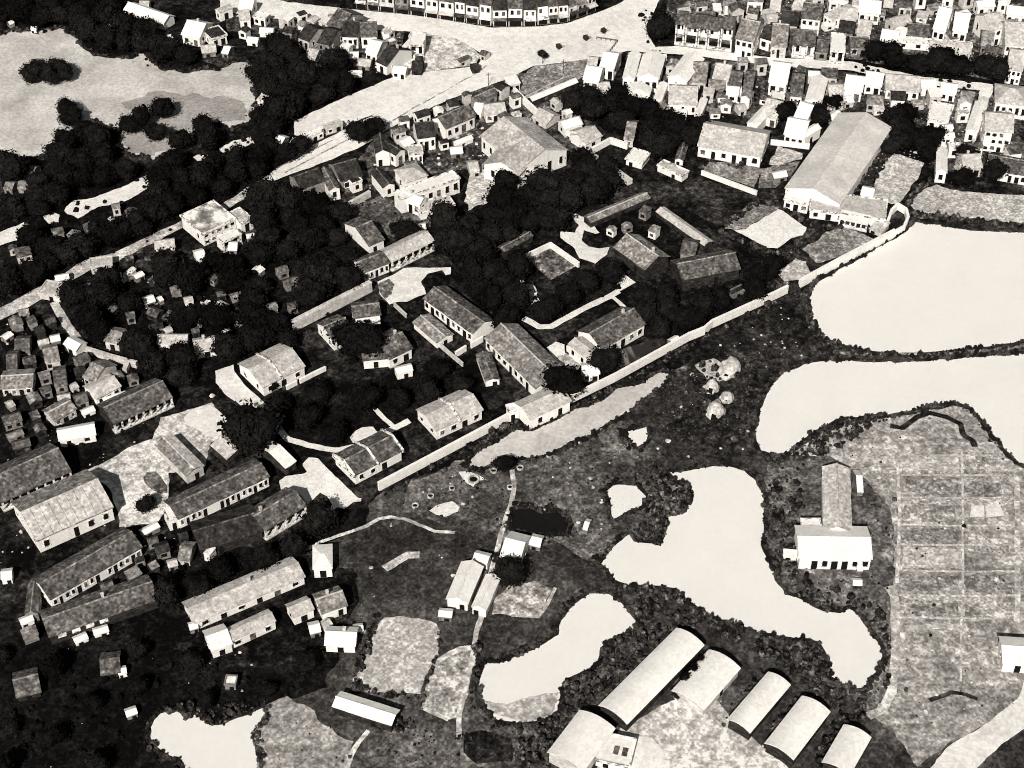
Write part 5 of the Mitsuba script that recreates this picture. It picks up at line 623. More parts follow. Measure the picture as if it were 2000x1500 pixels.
('road','road',5,0.7,[(-128.96,384.98),(-127.41,387.82),(-124.54,386.16),(-124.27,382.63),(-126.99,382.16)]),
('road','road',5,0.7,[(-123.95,389.73),(-121.94,392.61),(-115.86,394.55),(-108.29,400.68),(-101.99,406.67),(-100.74,404.16),(-101.17,399.44),(-108.31,392.13),(-115.0,389.73),(-119.67,384.27),(-121.43,386.16),(-123.49,388.06)]),
('road','road',5,0.7,[(-92.04,413.81),(-90.75,415.09),(-87.53,415.35),(-87.49,412.78),(-90.33,412.01)]),
('road','road',5,0.7,[(-84.91,417.95),(-83.3,420.57),(-78.46,423.73),(-74.87,425.06),(-74.73,421.09),(-83.53,416.39)]),
('square','yard_pale',6,0.5,[(-32.53,483.74),(-17.79,479.69),(-12.03,473.53),(-9.57,469.58),(-11.87,463.59),(-23.63,460.63),(-36.03,456.53),(-37.78,460.04),(-35.71,465.97),(-32.95,475.06)]),
('lane','road_dim',5,0.25,[(-112.9,339.6),(-109.36,334.58),(-105.42,328.65),(-107.26,327.43),(-111.18,333.35),(-114.8,338.48),(-119.89,347.77),(-117.96,348.83)]),
('lane','road',5,0.25,[(-73.63,321.27),(-69.48,323.76),(-68.8,321.27),(-65.36,315.59),(-59.65,309.1),(-58.22,307.27),(-58.81,305.82),(-63.17,307.27),(-65.82,308.73),(-70.04,312.79),(-72.82,316.9)]),
('garden_path','road',6,0.25,[(-57.84,306.55),(-54.79,300.52),(-52.7,297.58),(-48.17,295.61),(-41.69,293.95),(-36.74,295.57),(-32.18,299.0),(-25.09,303.99),(-24.11,302.59),(-31.19,297.62),(-35.9,294.07),(-41.39,292.26),(-41.71,292.22),(-48.73,294.0),(-53.79,296.24),(-56.27,299.69),(-59.36,305.8)]),
('garden_path','road',6,0.25,[(-30.04,304.01),(-27.7,301.17),(-28.62,300.41),(-31.02,303.31),(-33.58,307.12),(-32.59,307.79)]),
('garden_path','road',7,0.2,[(-38.58,297.43),(-37.27,299.72),(-35.76,300.97),(-33.33,301.14),(-31.99,299.19),(-33.03,296.2),(-35.03,297.08),(-37.6,295.5)]),
('yard','road',5,0.25,[(-48.82,288.77),(-47.79,290.7),(-45.67,290.48),(-41.01,284.55),(-35.2,277.51),(-34.47,277.51),(-34.55,276.49),(-36.28,276.08),(-38.18,274.06),(-39.68,274.67),(-41.05,273.46),(-41.51,273.86),(-40.91,275.47),(-42.27,277.92),(-44.13,279.15),(-46.72,275.07),(-48.14,277.92),(-50.1,279.97),(-53.0,279.56),(-53.92,282.87),(-52.6,284.55),(-48.5,285.18),(-47.66,285.81),(-48.74,287.92)]),
('yard','yard_pale',5,0.5,[(-105.44,281.21),(-100.61,285.39),(-95.84,288.77),(-90.7,293.93),(-85.43,296.99),(-84.44,304.55),(-79.77,306.36),(-73.07,309.55),(-67.94,303.2),(-67.35,298.31),(-71.28,295.67),(-71.77,287.92),(-79.77,285.39),(-78.79,278.74),(-78.83,273.05),(-80.03,269.46),(-88.49,268.28),(-89.59,273.05),(-91.73,278.74),(-96.14,283.71),(-101.37,279.97)]),
('rubble_heap_ground','road',6,0.5,[(-78.89,304.55),(-76.86,307.72),(-73.32,309.1),(-69.09,305.0),(-68.03,301.41),(-68.87,298.31),(-71.92,298.31),(-74.54,299.63),(-77.9,301.86)]),
('flower_bed','soil_mid',7,0.2,[(-85.52,284.13),(-84.9,285.81),(-83.14,286.02),(-81.37,284.13),(-79.45,281.21),(-79.15,279.15),(-80.56,278.74),(-82.8,279.97),(-84.96,282.46)]),
('garden_path','road',5,0.3,[(16.27,387.35),(18.01,386.46),(19.73,384.98),(21.77,382.63),(23.7,377.98),(22.63,377.41),(19.55,379.14),(18.72,374.54),(20.7,371.7),(23.44,371.14),(26.22,371.7),(25.4,368.33),(22.17,364.44),(20.5,365.54),(18.14,366.65),(16.56,371.7),(13.2,375.68),(12.91,378.56),(17.08,377.98),(18.22,381.46),(16.88,383.8)]),
('garden_path','road',5,0.25,[(7.23,339.2),(9.45,339.2),(18.59,346.93),(24.73,351.14),(27.11,353.47),(28.44,352.11),(25.94,349.67),(19.78,345.45),(10.17,337.38),(9.8,337.3),(6.86,337.3),(6.44,337.4),(2.32,341.12),(3.6,342.52)]),
('garden_path','road',6,0.25,[(29.62,346.55),(28.64,345.87),(25.52,350.32),(26.5,351.01)]),
('garden_path','road',6,0.2,[(27.31,357.34),(29.46,360.05),(32.65,356.26),(26.71,351.46),(27.86,354.65)]),
('sunken_plot','soil_mid',5,0.1,[(3.43,367.77),(10.37,372.83),(17.72,363.89),(10.11,357.34)]),
('rubble_ground','road',5,0.4,[(1.35,357.34),(3.04,357.88),(3.36,355.72),(2.01,354.65)]),
('rubble_ground','road',5,0.4,[(3.7,355.72),(5.38,355.72),(6.69,352.52),(6.33,350.4),(7.65,348.82),(6.63,347.25),(5.3,346.21),(4.65,348.82)]),
('yard','road',5,0.3,[(8.7,330.01),(11.0,332.48),(13.24,331.49),(13.31,327.55),(10.88,326.09)]),
('yard','yard_pale',4,0.3,[(10.88,326.09),(13.49,328.04),(17.21,323.67),(15.87,321.27),(12.09,322.71)]),
('allotment','soil_dark_rows',4,0.3,[(25.36,328.04),(28.35,330.01),(38.3,334.47),(38.79,331.98),(30.32,324.63),(27.02,322.23)]),
('yard','road',5,0.3,[(-35.37,356.8),(-32.12,358.96),(-28.89,362.24),(-25.51,362.78),(-23.8,362.51),(-16.33,362.78),(-16.26,360.05),(-17.59,359.51),(-18.68,361.69),(-22.35,360.05),(-23.92,356.8),(-22.37,351.46),(-25.65,349.87),(-27.24,348.3),(-29.9,348.3),(-31.84,347.25),(-34.4,351.46)]),
('yard','soil_mid',6,0.4,[(-35.14,355.72),(-32.4,357.88),(-30.94,355.72),(-31.39,351.46),(-32.94,349.35),(-34.43,351.99)]),
('yard','scrub_mid',4,0.5,[(-44.68,389.13),(-39.26,393.34),(-35.83,395.77),(-32.01,390.93),(-21.28,389.13),(-16.25,386.75),(-16.21,384.98),(-22.74,380.3),(-27.93,379.14),(-31.25,375.68),(-34.82,377.41),(-44.4,384.98)]),
('field','field_pale',5,0.9,[(-13.45,396.38),(-11.64,405.67),(-9.14,408.82),(-6.56,406.93),(-5.42,401.92),(-5.02,395.77),(-6.42,392.73),(-12.04,388.24)]),
('field','field_grey',4,0.7200000000000001,[(58.06,380.3),(66.27,392.13),(71.32,392.73),(73.76,389.13),(63.6,379.72),(60.75,379.14)]),
('field','road',4,0.5,[(60.75,379.14),(63.6,379.72),(73.76,389.13),(75.04,387.94),(80.45,380.3),(78.97,376.83),(75.7,375.68),(71.71,371.14),(68.95,371.14)]),
('field','field_grey',4,0.9,[(78.26,371.14),(86.51,378.56),(90.06,381.46),(97.83,375.11),(95.23,371.7),(81.51,364.44)]),
('field','field_pale',4,0.9,[(70.1,360.05),(75.37,367.21),(78.24,365.54),(79.65,360.6),(78.29,357.88),(71.42,356.8)]),
('field','field_grey',4,0.54,[(53.67,408.19),(56.49,411.37),(63.16,412.01),(66.7,410.73),(71.56,408.19),(68.09,399.44),(58.81,404.41),(55.02,406.93)]),
('field','field_pale',4,0.7200000000000001,[(73.3,410.73),(77.26,419.78),(83.83,415.87),(83.14,413.29),(77.7,410.73),(73.96,410.09)]),
('field','soil_dark',3,0.5,[(48.37,400.68),(53.0,404.41),(67.29,395.16),(64.48,388.54),(58.92,382.04),(55.72,381.46),(48.18,388.54)]),
('field','scrub_mid',3,0.5,[(70.83,408.19),(77.7,410.73),(82.62,412.01),(79.29,405.67),(74.15,398.83),(69.11,398.83)]),
('field','field_pale',4,0.9,[(110.24,390.93),(115.08,398.21),(119.75,400.19),(126.35,396.99),(148.76,394.55),(145.77,381.46),(133.55,383.33),(120.02,386.16),(111.75,387.35)]),
('yard','field_pale',4,0.7200000000000001,[(98.51,393.34),(103.82,404.41),(110.05,415.87),(113.53,414.58),(118.01,410.73),(115.44,404.41),(107.39,390.93)]),
('field','field_grey',3,0.9,[(0.0,452.76),(6.32,462.99),(15.85,465.08),(31.94,470.49),(34.13,465.97),(25.19,460.04),(9.26,445.63),(6.16,444.22)]),
('field','field_pale',4,0.63,[(-28.86,239.21),(-27.38,242.04),(-23.28,242.04),(-15.83,240.27),(-14.95,238.5),(-15.35,233.64),(-16.05,230.56),(-18.96,222.87),(-19.16,221.23),(-26.28,221.88),(-32.91,222.87),(-32.76,224.52),(-31.24,229.54),(-29.7,235.02)]),
('field','field_mottle',4,0.63,[(-16.01,229.2),(-13.39,230.9),(-10.75,232.95),(-8.33,232.61),(-7.5,230.9),(-9.43,220.57),(-10.64,215.73),(-12.95,215.09),(-18.24,217.98),(-17.88,222.21)]),
('footpath','road_dim',6,0.25,[(-18.02,218.27),(-12.47,215.54),(-12.92,214.65),(-18.46,217.37)]),
('field','field_mottle',4,0.7200000000000001,[(-3.87,247.08),(0.0,251.47),(5.03,252.21),(8.9,250.0),(6.02,242.04),(-4.39,242.75)]),
('field','soil_dark',4,0.5,[(-9.76,211.3),(-6.18,212.18),(0.0,210.67),(0.0,205.11),(-7.09,204.5),(-9.67,206.95)]),
('scrubland','scrub_light',2,0.8,[(65.0,291.34),(73.14,298.31),(78.46,301.5),(92.48,304.73),(106.77,308.55),(111.37,306.72),(115.74,292.2),(123.06,282.04),(109.69,223.53),(98.57,215.73),(86.9,208.81),(79.81,203.29),(76.37,213.19),(72.63,215.73),(78.58,223.53),(83.13,250.0),(86.33,273.05),(81.9,283.71),(74.58,291.0)]),
('vegetable_bed','field_pale',4,0.63,[(94.43,291.0),(104.8,290.48),(104.16,285.89),(93.37,286.23)]),
('vegetable_bed','field_mottle',4,0.63,[(106.53,291.34),(113.64,290.82),(112.58,284.55),(105.03,284.88)]),
('vegetable_bed','field_grey',4,0.63,[(91.53,284.55),(103.33,284.04),(102.55,278.74),(90.37,279.07)]),
('vegetable_bed','field_grey',4,0.63,[(104.88,282.87),(113.07,282.37),(112.2,277.1),(103.59,277.43)]),
('vegetable_bed','field_mottle',4,0.63,[(89.69,277.1),(101.67,276.61),(100.62,269.86),(88.29,270.18)]),
('vegetable_bed','field_pale',4,0.63,[(87.16,262.04),(99.72,261.58),(98.86,255.95),(85.96,256.25)]),
('vegetable_bed','field_grey',4,0.63,[(85.83,254.15),(97.75,253.7),(97.12,249.26),(84.84,249.56)]),
('vegetable_bed','field_grey',4,0.63,[(99.35,254.45),(109.36,254.0),(108.41,248.53),(98.04,248.82)]),
('vegetable_bed','field_mottle',4,0.63,[(84.64,247.08),(96.18,246.64),(95.44,241.61),(83.55,241.9)]),
('vegetable_bed','field_mottle',4,0.63,[(97.78,246.35),(107.63,245.92),(107.02,242.04),(96.78,242.32)]),
('vegetable_bed','field_grey',4,0.63,[(87.86,268.28),(100.22,267.8),(99.64,263.58),(86.9,263.89)]),
('vegetable_bed','field_mottle',4,0.63,[(102.01,265.14),(111.07,264.67),(110.41,260.5),(100.93,260.81)]),
('vegetable_bed','road',5,0.2,[(104.75,274.99),(107.67,274.99),(106.95,271.45),(103.7,271.45)]),
('vegetable_bed','road',5,0.2,[(108.14,274.99),(111.24,275.31),(111.66,271.77),(107.42,271.45)]),
('garden_path','road_dim',5,0.25,[(83.68,248.07),(83.71,247.69),(83.1,242.59),(80.93,230.06),(78.94,221.9),(75.87,216.64),(75.59,216.42),(72.54,214.88),(71.68,216.58),(74.48,217.99),(77.16,222.57),(79.06,230.41),(81.22,242.89),(81.8,247.72),(81.0,250.47),(82.83,251.0)]),
('garden_path','road_dim',6,0.25,[(88.45,273.0),(84.3,251.4),(83.56,251.54),(87.71,273.11),(90.15,291.39),(90.89,291.29)]),
('garden_path','road_dim',6,0.25,[(102.64,273.01),(98.01,248.49),(95.47,237.05),(92.89,224.8),(92.4,224.9),(94.98,237.16),(97.52,248.58),(102.14,273.1),(105.77,293.11),(106.26,293.02)]),
('garden_path','road_dim',5,0.25,[(90.36,240.15),(96.92,239.58),(96.78,237.99),(90.42,238.55),(83.64,237.99),(83.51,239.58)]),
('garden_path','road_dim',6,0.25,[(112.16,257.34),(107.82,238.37),(106.65,238.64),(110.98,257.58),(116.5,284.67),(117.68,284.43)]),
('furrow','field_pale',6,0.25,[(102.92,291.62),(113.18,291.79),(113.19,291.24),(102.92,291.07),(92.73,291.41),(92.75,291.96)]),
('furrow','field_pale',6,0.25,[(102.56,284.99),(114.78,285.16),(114.79,284.61),(102.57,284.44),(90.42,284.78),(90.44,285.32)]),
('furrow','field_pale',6,0.25,[(101.65,277.7),(114.41,277.87),(114.42,277.32),(101.65,277.15),(88.97,277.48),(88.98,278.03)]),
('furrow','field_pale',6,0.25,[(100.41,269.02),(113.13,269.18),(113.14,268.63),(100.41,268.47),(87.75,268.79),(87.77,269.34)]),
('furrow','field_pale',6,0.25,[(99.27,263.09),(112.08,263.24),(112.08,262.69),(99.27,262.54),(86.53,262.84),(86.55,263.39)]),
('furrow','field_pale',6,0.25,[(97.87,255.17),(110.59,255.32),(110.6,254.77),(97.87,254.62),(85.21,254.92),(85.23,255.47)]),
('furrow','field_pale',6,0.25,[(96.43,248.22),(109.09,248.37),(109.1,247.82),(96.43,247.67),(83.83,247.97),(83.85,248.52)]),
('furrow','field_pale',6,0.25,[(95.22,241.89),(107.72,242.03),(107.73,241.48),(95.22,241.34),(82.78,241.62),(82.79,242.17)]),
('ditch','soil_dark',5,0.25,[(93.09,301.61),(96.93,305.15),(100.5,306.88),(101.04,306.87),(105.06,305.25),(107.91,302.78),(108.09,302.53),(108.16,302.23),(108.26,298.64),(110.04,296.87),(110.27,294.33),(108.77,294.23),(108.63,296.21),(107.0,297.76),(106.78,298.14),(106.67,301.87),(104.38,303.9),(100.78,305.36),(97.81,303.92),(93.63,300.11),(93.19,300.05),(90.3,300.77),(90.66,302.23)]),
('garden_path','field_pale',4,0.25,[(94.52,300.46),(98.23,304.35),(100.35,305.49),(100.69,305.52),(104.22,303.64),(106.56,300.71),(106.66,300.48),(107.03,297.3),(106.13,297.2),(105.78,300.25),(103.64,302.94),(100.56,304.58),(98.8,303.65),(95.04,299.71),(92.45,298.77),(92.15,299.61)]),
('ditch','soil_dark',5,0.25,[(85.16,220.46),(90.2,222.28),(90.46,222.31),(93.11,221.89),(95.54,220.7),(95.1,219.8),(92.78,220.94),(90.44,221.3),(85.49,219.51)]),
('road','road',5,0.4,[(80.4,200.88),(86.79,208.19),(96.24,214.46),(103.79,220.64),(106.88,227.52),(110.91,228.87),(107.91,215.73),(98.28,209.43),(89.44,200.88)]),
('yard','yard_pale',4,0.6,[(15.07,200.88),(22.19,213.19),(25.94,215.73),(32.41,219.34),(39.97,222.21),(50.92,206.95),(57.28,200.88)]),
('yard','road',4,0.4,[(22.07,210.67),(28.23,210.67),(30.47,205.72),(29.14,200.88),(20.1,200.88)]),
('scrubland','scrub_mid',2,1.0,[(-12.0,289.63),(12.19,298.31),(30.67,301.86),(36.22,293.07),(36.85,284.55),(41.22,279.56),(34.28,263.58),(25.21,265.14),(18.07,257.46),(10.28,263.58),(0.0,260.5),(-4.6,266.7),(-13.84,268.28),(-25.6,273.05),(-23.7,282.87)]),
('scrubland','scrub_light',2,1.0,[(-53.95,215.73),(-46.15,220.9),(-41.73,218.3),(-37.15,213.19),(-31.74,209.43),(-32.16,200.88),(-50.25,200.88)]),
('scrubland','scrub_mid',2,1.0,[(-31.82,210.67),(-24.77,213.19),(-10.38,215.73),(0.0,213.19),(10.38,215.73),(18.73,217.01),(10.05,200.88),(-32.16,200.88)]),
('scrubland','scrub_mid',2,1.0,[(59.9,288.77),(74.63,291.34),(81.9,283.71),(86.33,273.05),(83.13,250.0),(78.05,223.53),(72.63,215.73),(67.32,222.21),(53.92,234.33),(43.69,240.62),(36.72,250.0),(56.3,255.95),(57.01,273.05)]),
('footpath','road_dim',6,0.25,[(1.02,282.1),(0.31,275.37),(-0.86,271.32),(-3.09,259.63),(-4.49,252.87),(-5.5,244.12),(-6.85,238.41),(-8.17,227.45),(-9.42,220.81),(-10.14,215.7),(-10.02,210.69),(-11.12,210.66),(-11.23,215.81),(-10.51,221.0),(-9.26,227.6),(-7.94,238.57),(-6.59,244.28),(-5.58,253.07),(-4.17,259.85),(-1.93,271.55),(-0.78,275.58),(-0.08,282.04),(-0.55,286.51),(0.55,286.62)]),
('footpath','road_dim',6,0.25,[(-15.5,230.88),(-13.26,232.52),(-11.03,233.82),(-8.47,234.15),(-8.32,232.85),(-10.55,232.6),(-12.53,231.44),(-14.52,230.02),(-15.69,228.47),(-16.73,229.26)]),
('footpath','road_dim',6,0.25,[(-30.23,209.16),(-31.5,206.18),(-32.42,200.79),(-33.51,200.97),(-32.54,206.55),(-31.19,209.69),(-29.29,212.49),(-28.38,211.87)]),
('footpath','road_dim',6,0.25,[(-43.11,263.95),(-36.99,267.1),(-33.12,268.97),(-30.34,271.21),(-27.31,271.9),(-24.16,271.23),(-17.12,267.45),(-12.82,266.99),(-12.92,266.1),(-17.39,266.59),(-24.49,270.39),(-27.26,270.99),(-29.92,270.4),(-32.64,268.21),(-36.59,266.3),(-42.62,263.2),(-46.57,260.44),(-47.09,261.18)]),
('footpath','field_grey',6,0.25,[(89.85,328.15),(100.13,328.34),(109.1,328.35),(118.29,329.52),(132.92,331.68),(133.07,330.7),(118.43,328.53),(109.13,327.35),(100.15,327.35),(89.85,327.15),(82.17,327.54),(82.22,328.54)]),
('footpath','field_pale',6,0.25,[(-28.77,256.41),(-23.64,260.66),(-23.25,260.74),(-20.42,260.74),(-20.42,258.74),(-22.89,258.74),(-27.49,254.88)]),
('footpath','road_dim',6,0.25,[(8.1,245.49),(6.05,241.71),(5.85,241.53),(-0.04,242.07),(0.04,242.87),(5.47,242.32),(7.36,245.79),(9.09,250.43),(9.84,250.15)]),
('bare_patch','road',5,0.3,[(-18.87,273.54),(-17.52,274.99),(-13.47,276.61),(-11.9,274.67),(-12.22,273.05),(-15.08,271.45),(-17.43,272.25)]),
('bare_patch','road',5,0.3,[(-12.51,285.89),(-10.14,286.23),(-7.73,284.88),(-5.93,283.21),(-8.3,282.87),(-8.86,280.88),(-10.65,282.04)]),
('bare_patch','field_pale',5,0.7200000000000001,[(45.21,323.19),(50.56,326.09),(53.4,322.23),(53.77,319.36),(51.07,317.47),(48.0,318.41)]),
]
WALLS = [
([(-30.64,279.89),(-15.65,291.51),(1.23,304.73)],2.5,0.5,'wall_white','long white compound wall beside the moat, lower stretch left of the gatehouse',0),
([(13.93,309.46),(25.22,317.47),(44.68,332.98),(48.77,335.38),(50.94,338.0),(66.44,348.3),(71.8,352.09)],2.4,0.5,'wall_white','long white compound wall running right of the gatehouse to the pond corner',0),
([(75.46,354.65),(89.08,365.32),(103.73,376.37)],2.2,1.0,'wall_white','straight white wall along the top left shore of the large pond',0),
([(103.73,376.37),(106.62,378.68),(108.45,382.86),(108.52,386.63),(106.65,389.01),(104.49,386.16),(102.74,381.46),(101.32,378.68)],1.8,0.6,'wall_white','curved white wall looping round the corner of the large pond',0),
([(-55.79,336.78),(-46.25,344.96),(-36.96,352.94)],3.0,1.2,'wall_pale','thick pale weathered wall above the two small villas',0),
([(3.76,366.38),(10.35,371.42)],1.6,0.4,'wall_white','short white wall on the left edge of the sunken square plot',0),
([(10.35,371.42),(17.69,362.78)],1.6,0.5,'wall_white','white wall on the right edge of the sunken square plot',0),
([(13.83,329.02),(17.85,323.67)],1.5,0.4,'wall_white','short white wall beside the white gabled annex near the gatehouse',0),
([(0.77,447.04),(4.59,440.02),(10.55,429.75)],2.2,0.7,'wall_white','slanting white wall above the big double roofed hall',0),
([(-45.06,389.43),(-39.71,394.85)],1.8,0.8,'wall_pale','low pale wall left of the white two storey villa',0),
([(22.9,415.87),(28.66,421.09),(33.35,418.15)],1.8,0.7,'wall_white','bent white wall at the foot of the black grove, right of the hall',0),
([(20.66,415.22),(25.65,410.73),(33.21,400.68)],1.4,1.6,'wall_pale','broad pale gallery wall slanting right of the double roofed hall',0),
([(53.8,405.35),(60.64,400.68),(68.4,395.46)],1.3,0.5,'wall_white','low white wall on the near side of the oval grey field',0),
([(75.11,420.43),(85.97,418.15)],1.6,0.4,'wall_white','short white wall behind the pale shed beside the small field',0),
([(-30.47,346.47),(-27.11,341.82)],1.2,0.3,'wall_pale','short thin garden wall below the pale yard',0),
([(-21.09,334.22),(-16.71,328.53),(-12.25,322.95)],1.2,0.3,'wall_pale','thin pale garden wall right of the pair of dark roofed villas',0),
([(-14.09,326.58),(-11.58,329.02)],1.6,0.4,'wall_white','short white wall left of the long grey roof, detached piece',0),
([(-10.31,330.01),(-7.44,332.48)],1.6,0.4,'wall_white','short white wall joining the long grey roof at its left end',0),
([(-55.19,314.42),(-52.86,316.29)],1.2,0.4,'wall_white','short white garden wall in front of the twin pale villa',0),
([(-52.11,316.76),(-49.03,319.36),(-46.19,321.51)],1.2,0.4,'wall_white','thin white garden wall right of the twin pale villa',0),
([(-106.34,328.04),(-99.67,325.12),(-93.14,322.61)],1.8,0.7,'wall_pale','bent pale wall at the foot of the lane among the left houses',0),
([(-95.43,322.61),(-95.68,320.31)],1.6,1.0,'wall_pale','stub of pale wall hanging off the bent wall at left',0),
([(-103.85,358.96),(-101.93,356.37)],1.5,0.8,'wall_white','short white gate wall by the left avenue',0),
]
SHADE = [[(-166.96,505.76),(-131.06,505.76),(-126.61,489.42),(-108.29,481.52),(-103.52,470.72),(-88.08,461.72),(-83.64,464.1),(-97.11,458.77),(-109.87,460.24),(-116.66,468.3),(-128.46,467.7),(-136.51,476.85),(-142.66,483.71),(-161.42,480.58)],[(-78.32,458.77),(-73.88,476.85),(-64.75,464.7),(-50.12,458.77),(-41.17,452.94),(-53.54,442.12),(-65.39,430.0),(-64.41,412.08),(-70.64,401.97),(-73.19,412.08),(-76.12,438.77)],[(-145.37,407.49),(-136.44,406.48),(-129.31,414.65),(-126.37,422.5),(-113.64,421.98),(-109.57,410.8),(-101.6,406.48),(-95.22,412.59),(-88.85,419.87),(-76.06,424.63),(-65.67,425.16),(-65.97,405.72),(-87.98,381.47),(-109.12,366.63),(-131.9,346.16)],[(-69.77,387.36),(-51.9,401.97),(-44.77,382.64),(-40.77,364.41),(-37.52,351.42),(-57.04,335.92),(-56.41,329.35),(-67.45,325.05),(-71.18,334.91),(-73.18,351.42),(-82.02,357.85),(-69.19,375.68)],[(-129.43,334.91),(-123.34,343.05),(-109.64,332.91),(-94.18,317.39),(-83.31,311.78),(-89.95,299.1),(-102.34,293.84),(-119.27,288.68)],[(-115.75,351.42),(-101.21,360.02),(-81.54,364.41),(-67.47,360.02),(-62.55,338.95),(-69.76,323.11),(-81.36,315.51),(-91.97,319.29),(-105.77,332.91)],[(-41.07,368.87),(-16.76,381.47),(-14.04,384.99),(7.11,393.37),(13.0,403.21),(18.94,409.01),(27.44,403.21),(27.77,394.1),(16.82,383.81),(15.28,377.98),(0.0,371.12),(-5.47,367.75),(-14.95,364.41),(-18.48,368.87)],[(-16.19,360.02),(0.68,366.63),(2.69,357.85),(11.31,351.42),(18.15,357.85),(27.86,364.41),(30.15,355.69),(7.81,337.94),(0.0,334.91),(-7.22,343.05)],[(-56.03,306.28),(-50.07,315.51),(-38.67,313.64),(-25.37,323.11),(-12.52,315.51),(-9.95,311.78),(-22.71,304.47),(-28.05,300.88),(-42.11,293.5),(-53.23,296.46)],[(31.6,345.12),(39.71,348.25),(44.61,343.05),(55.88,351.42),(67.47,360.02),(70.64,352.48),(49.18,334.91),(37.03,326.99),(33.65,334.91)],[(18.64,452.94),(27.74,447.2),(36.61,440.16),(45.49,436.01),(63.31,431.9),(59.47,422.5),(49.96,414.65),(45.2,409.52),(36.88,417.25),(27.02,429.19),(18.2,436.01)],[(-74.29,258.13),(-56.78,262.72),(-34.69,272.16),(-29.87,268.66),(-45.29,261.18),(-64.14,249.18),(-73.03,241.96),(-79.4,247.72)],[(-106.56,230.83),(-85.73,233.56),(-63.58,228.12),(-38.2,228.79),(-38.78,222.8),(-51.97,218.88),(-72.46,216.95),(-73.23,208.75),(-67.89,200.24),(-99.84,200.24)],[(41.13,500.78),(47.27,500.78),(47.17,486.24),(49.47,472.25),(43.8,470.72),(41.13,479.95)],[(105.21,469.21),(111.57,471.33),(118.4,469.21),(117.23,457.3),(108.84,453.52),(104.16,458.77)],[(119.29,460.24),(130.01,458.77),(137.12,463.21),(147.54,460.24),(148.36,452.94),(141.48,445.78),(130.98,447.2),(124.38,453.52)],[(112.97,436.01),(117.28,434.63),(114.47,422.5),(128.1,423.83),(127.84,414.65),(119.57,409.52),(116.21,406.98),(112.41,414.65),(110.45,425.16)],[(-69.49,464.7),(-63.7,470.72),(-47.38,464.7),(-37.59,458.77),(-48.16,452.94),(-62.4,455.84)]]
TREE_LABELS = ['black bush tree on the moat bank','black round tree beside the gatehouse','dark bush tree at the point of land in the lake','dark round bush tree in the bright yard','dark round street tree at the top of the square','dark round tree of the big clump right of the upper street','dark round tree of the far right clump below the long low white building','dark tree among the small houses of the left quarter','dark tree at the head of the long grey shed','dark tree at the landward end of the lake spit','dark tree at the left end of the panelled workshop','dark tree at the left of the road median building','dark tree at the left tip of the road median','dark tree at the right tip of the road median','dark tree at the root of the point of land in the lake','dark tree behind the bright slanted house at right','dark tree below the double roofed hall','dark tree beside the small houses at right','dark tree between the pale houses above the long hall','dark tree in front of the bright slanted house at right','dark tree in front of the bright white gabled annex','dark tree in the black belt above the courtyard','dark tree in the black grove in the top left corner above the lake','dark tree in the black grove right of the flat roofed mansion','dark tree in the black strip below the long barracks','dark tree in the black villa garden','dark tree in the lower left dark scrub','dark tree in the middle of the lake spit','dark tree in the shade behind the compound wall','dark tree in the shade behind the white sheds at upper left','dark tree in the wood between the lake and the left avenue','dark tree inside the courtyard compound','dark tree left of the long grey shed head','dark tree of the upper grove below the pale street block','dark tree on the lake edge right of the round tree','dark tree on the road median beside the white building','dark tree on the road median between two others','dark tree on the sandy lake shore','dark tree on the small island in the lake','dark tree on the wooded bank between the lake and the road','dark tree right of the two white long sheds','large black round tree beside the white lane','large black round tree between the dark roofed small villas','large round dark tree standing in the lake shallows','lone round dark tree in the pale yard beside the long shed','round dark bush tree among the white houses at right','round dark tree at the tip of the lake spit','small dark tree in front of the twin pale villa, left one','small dark tree in front of the twin pale villa, right one','small round street tree on the near side of the square','small round tree of the row beside the long white shed']
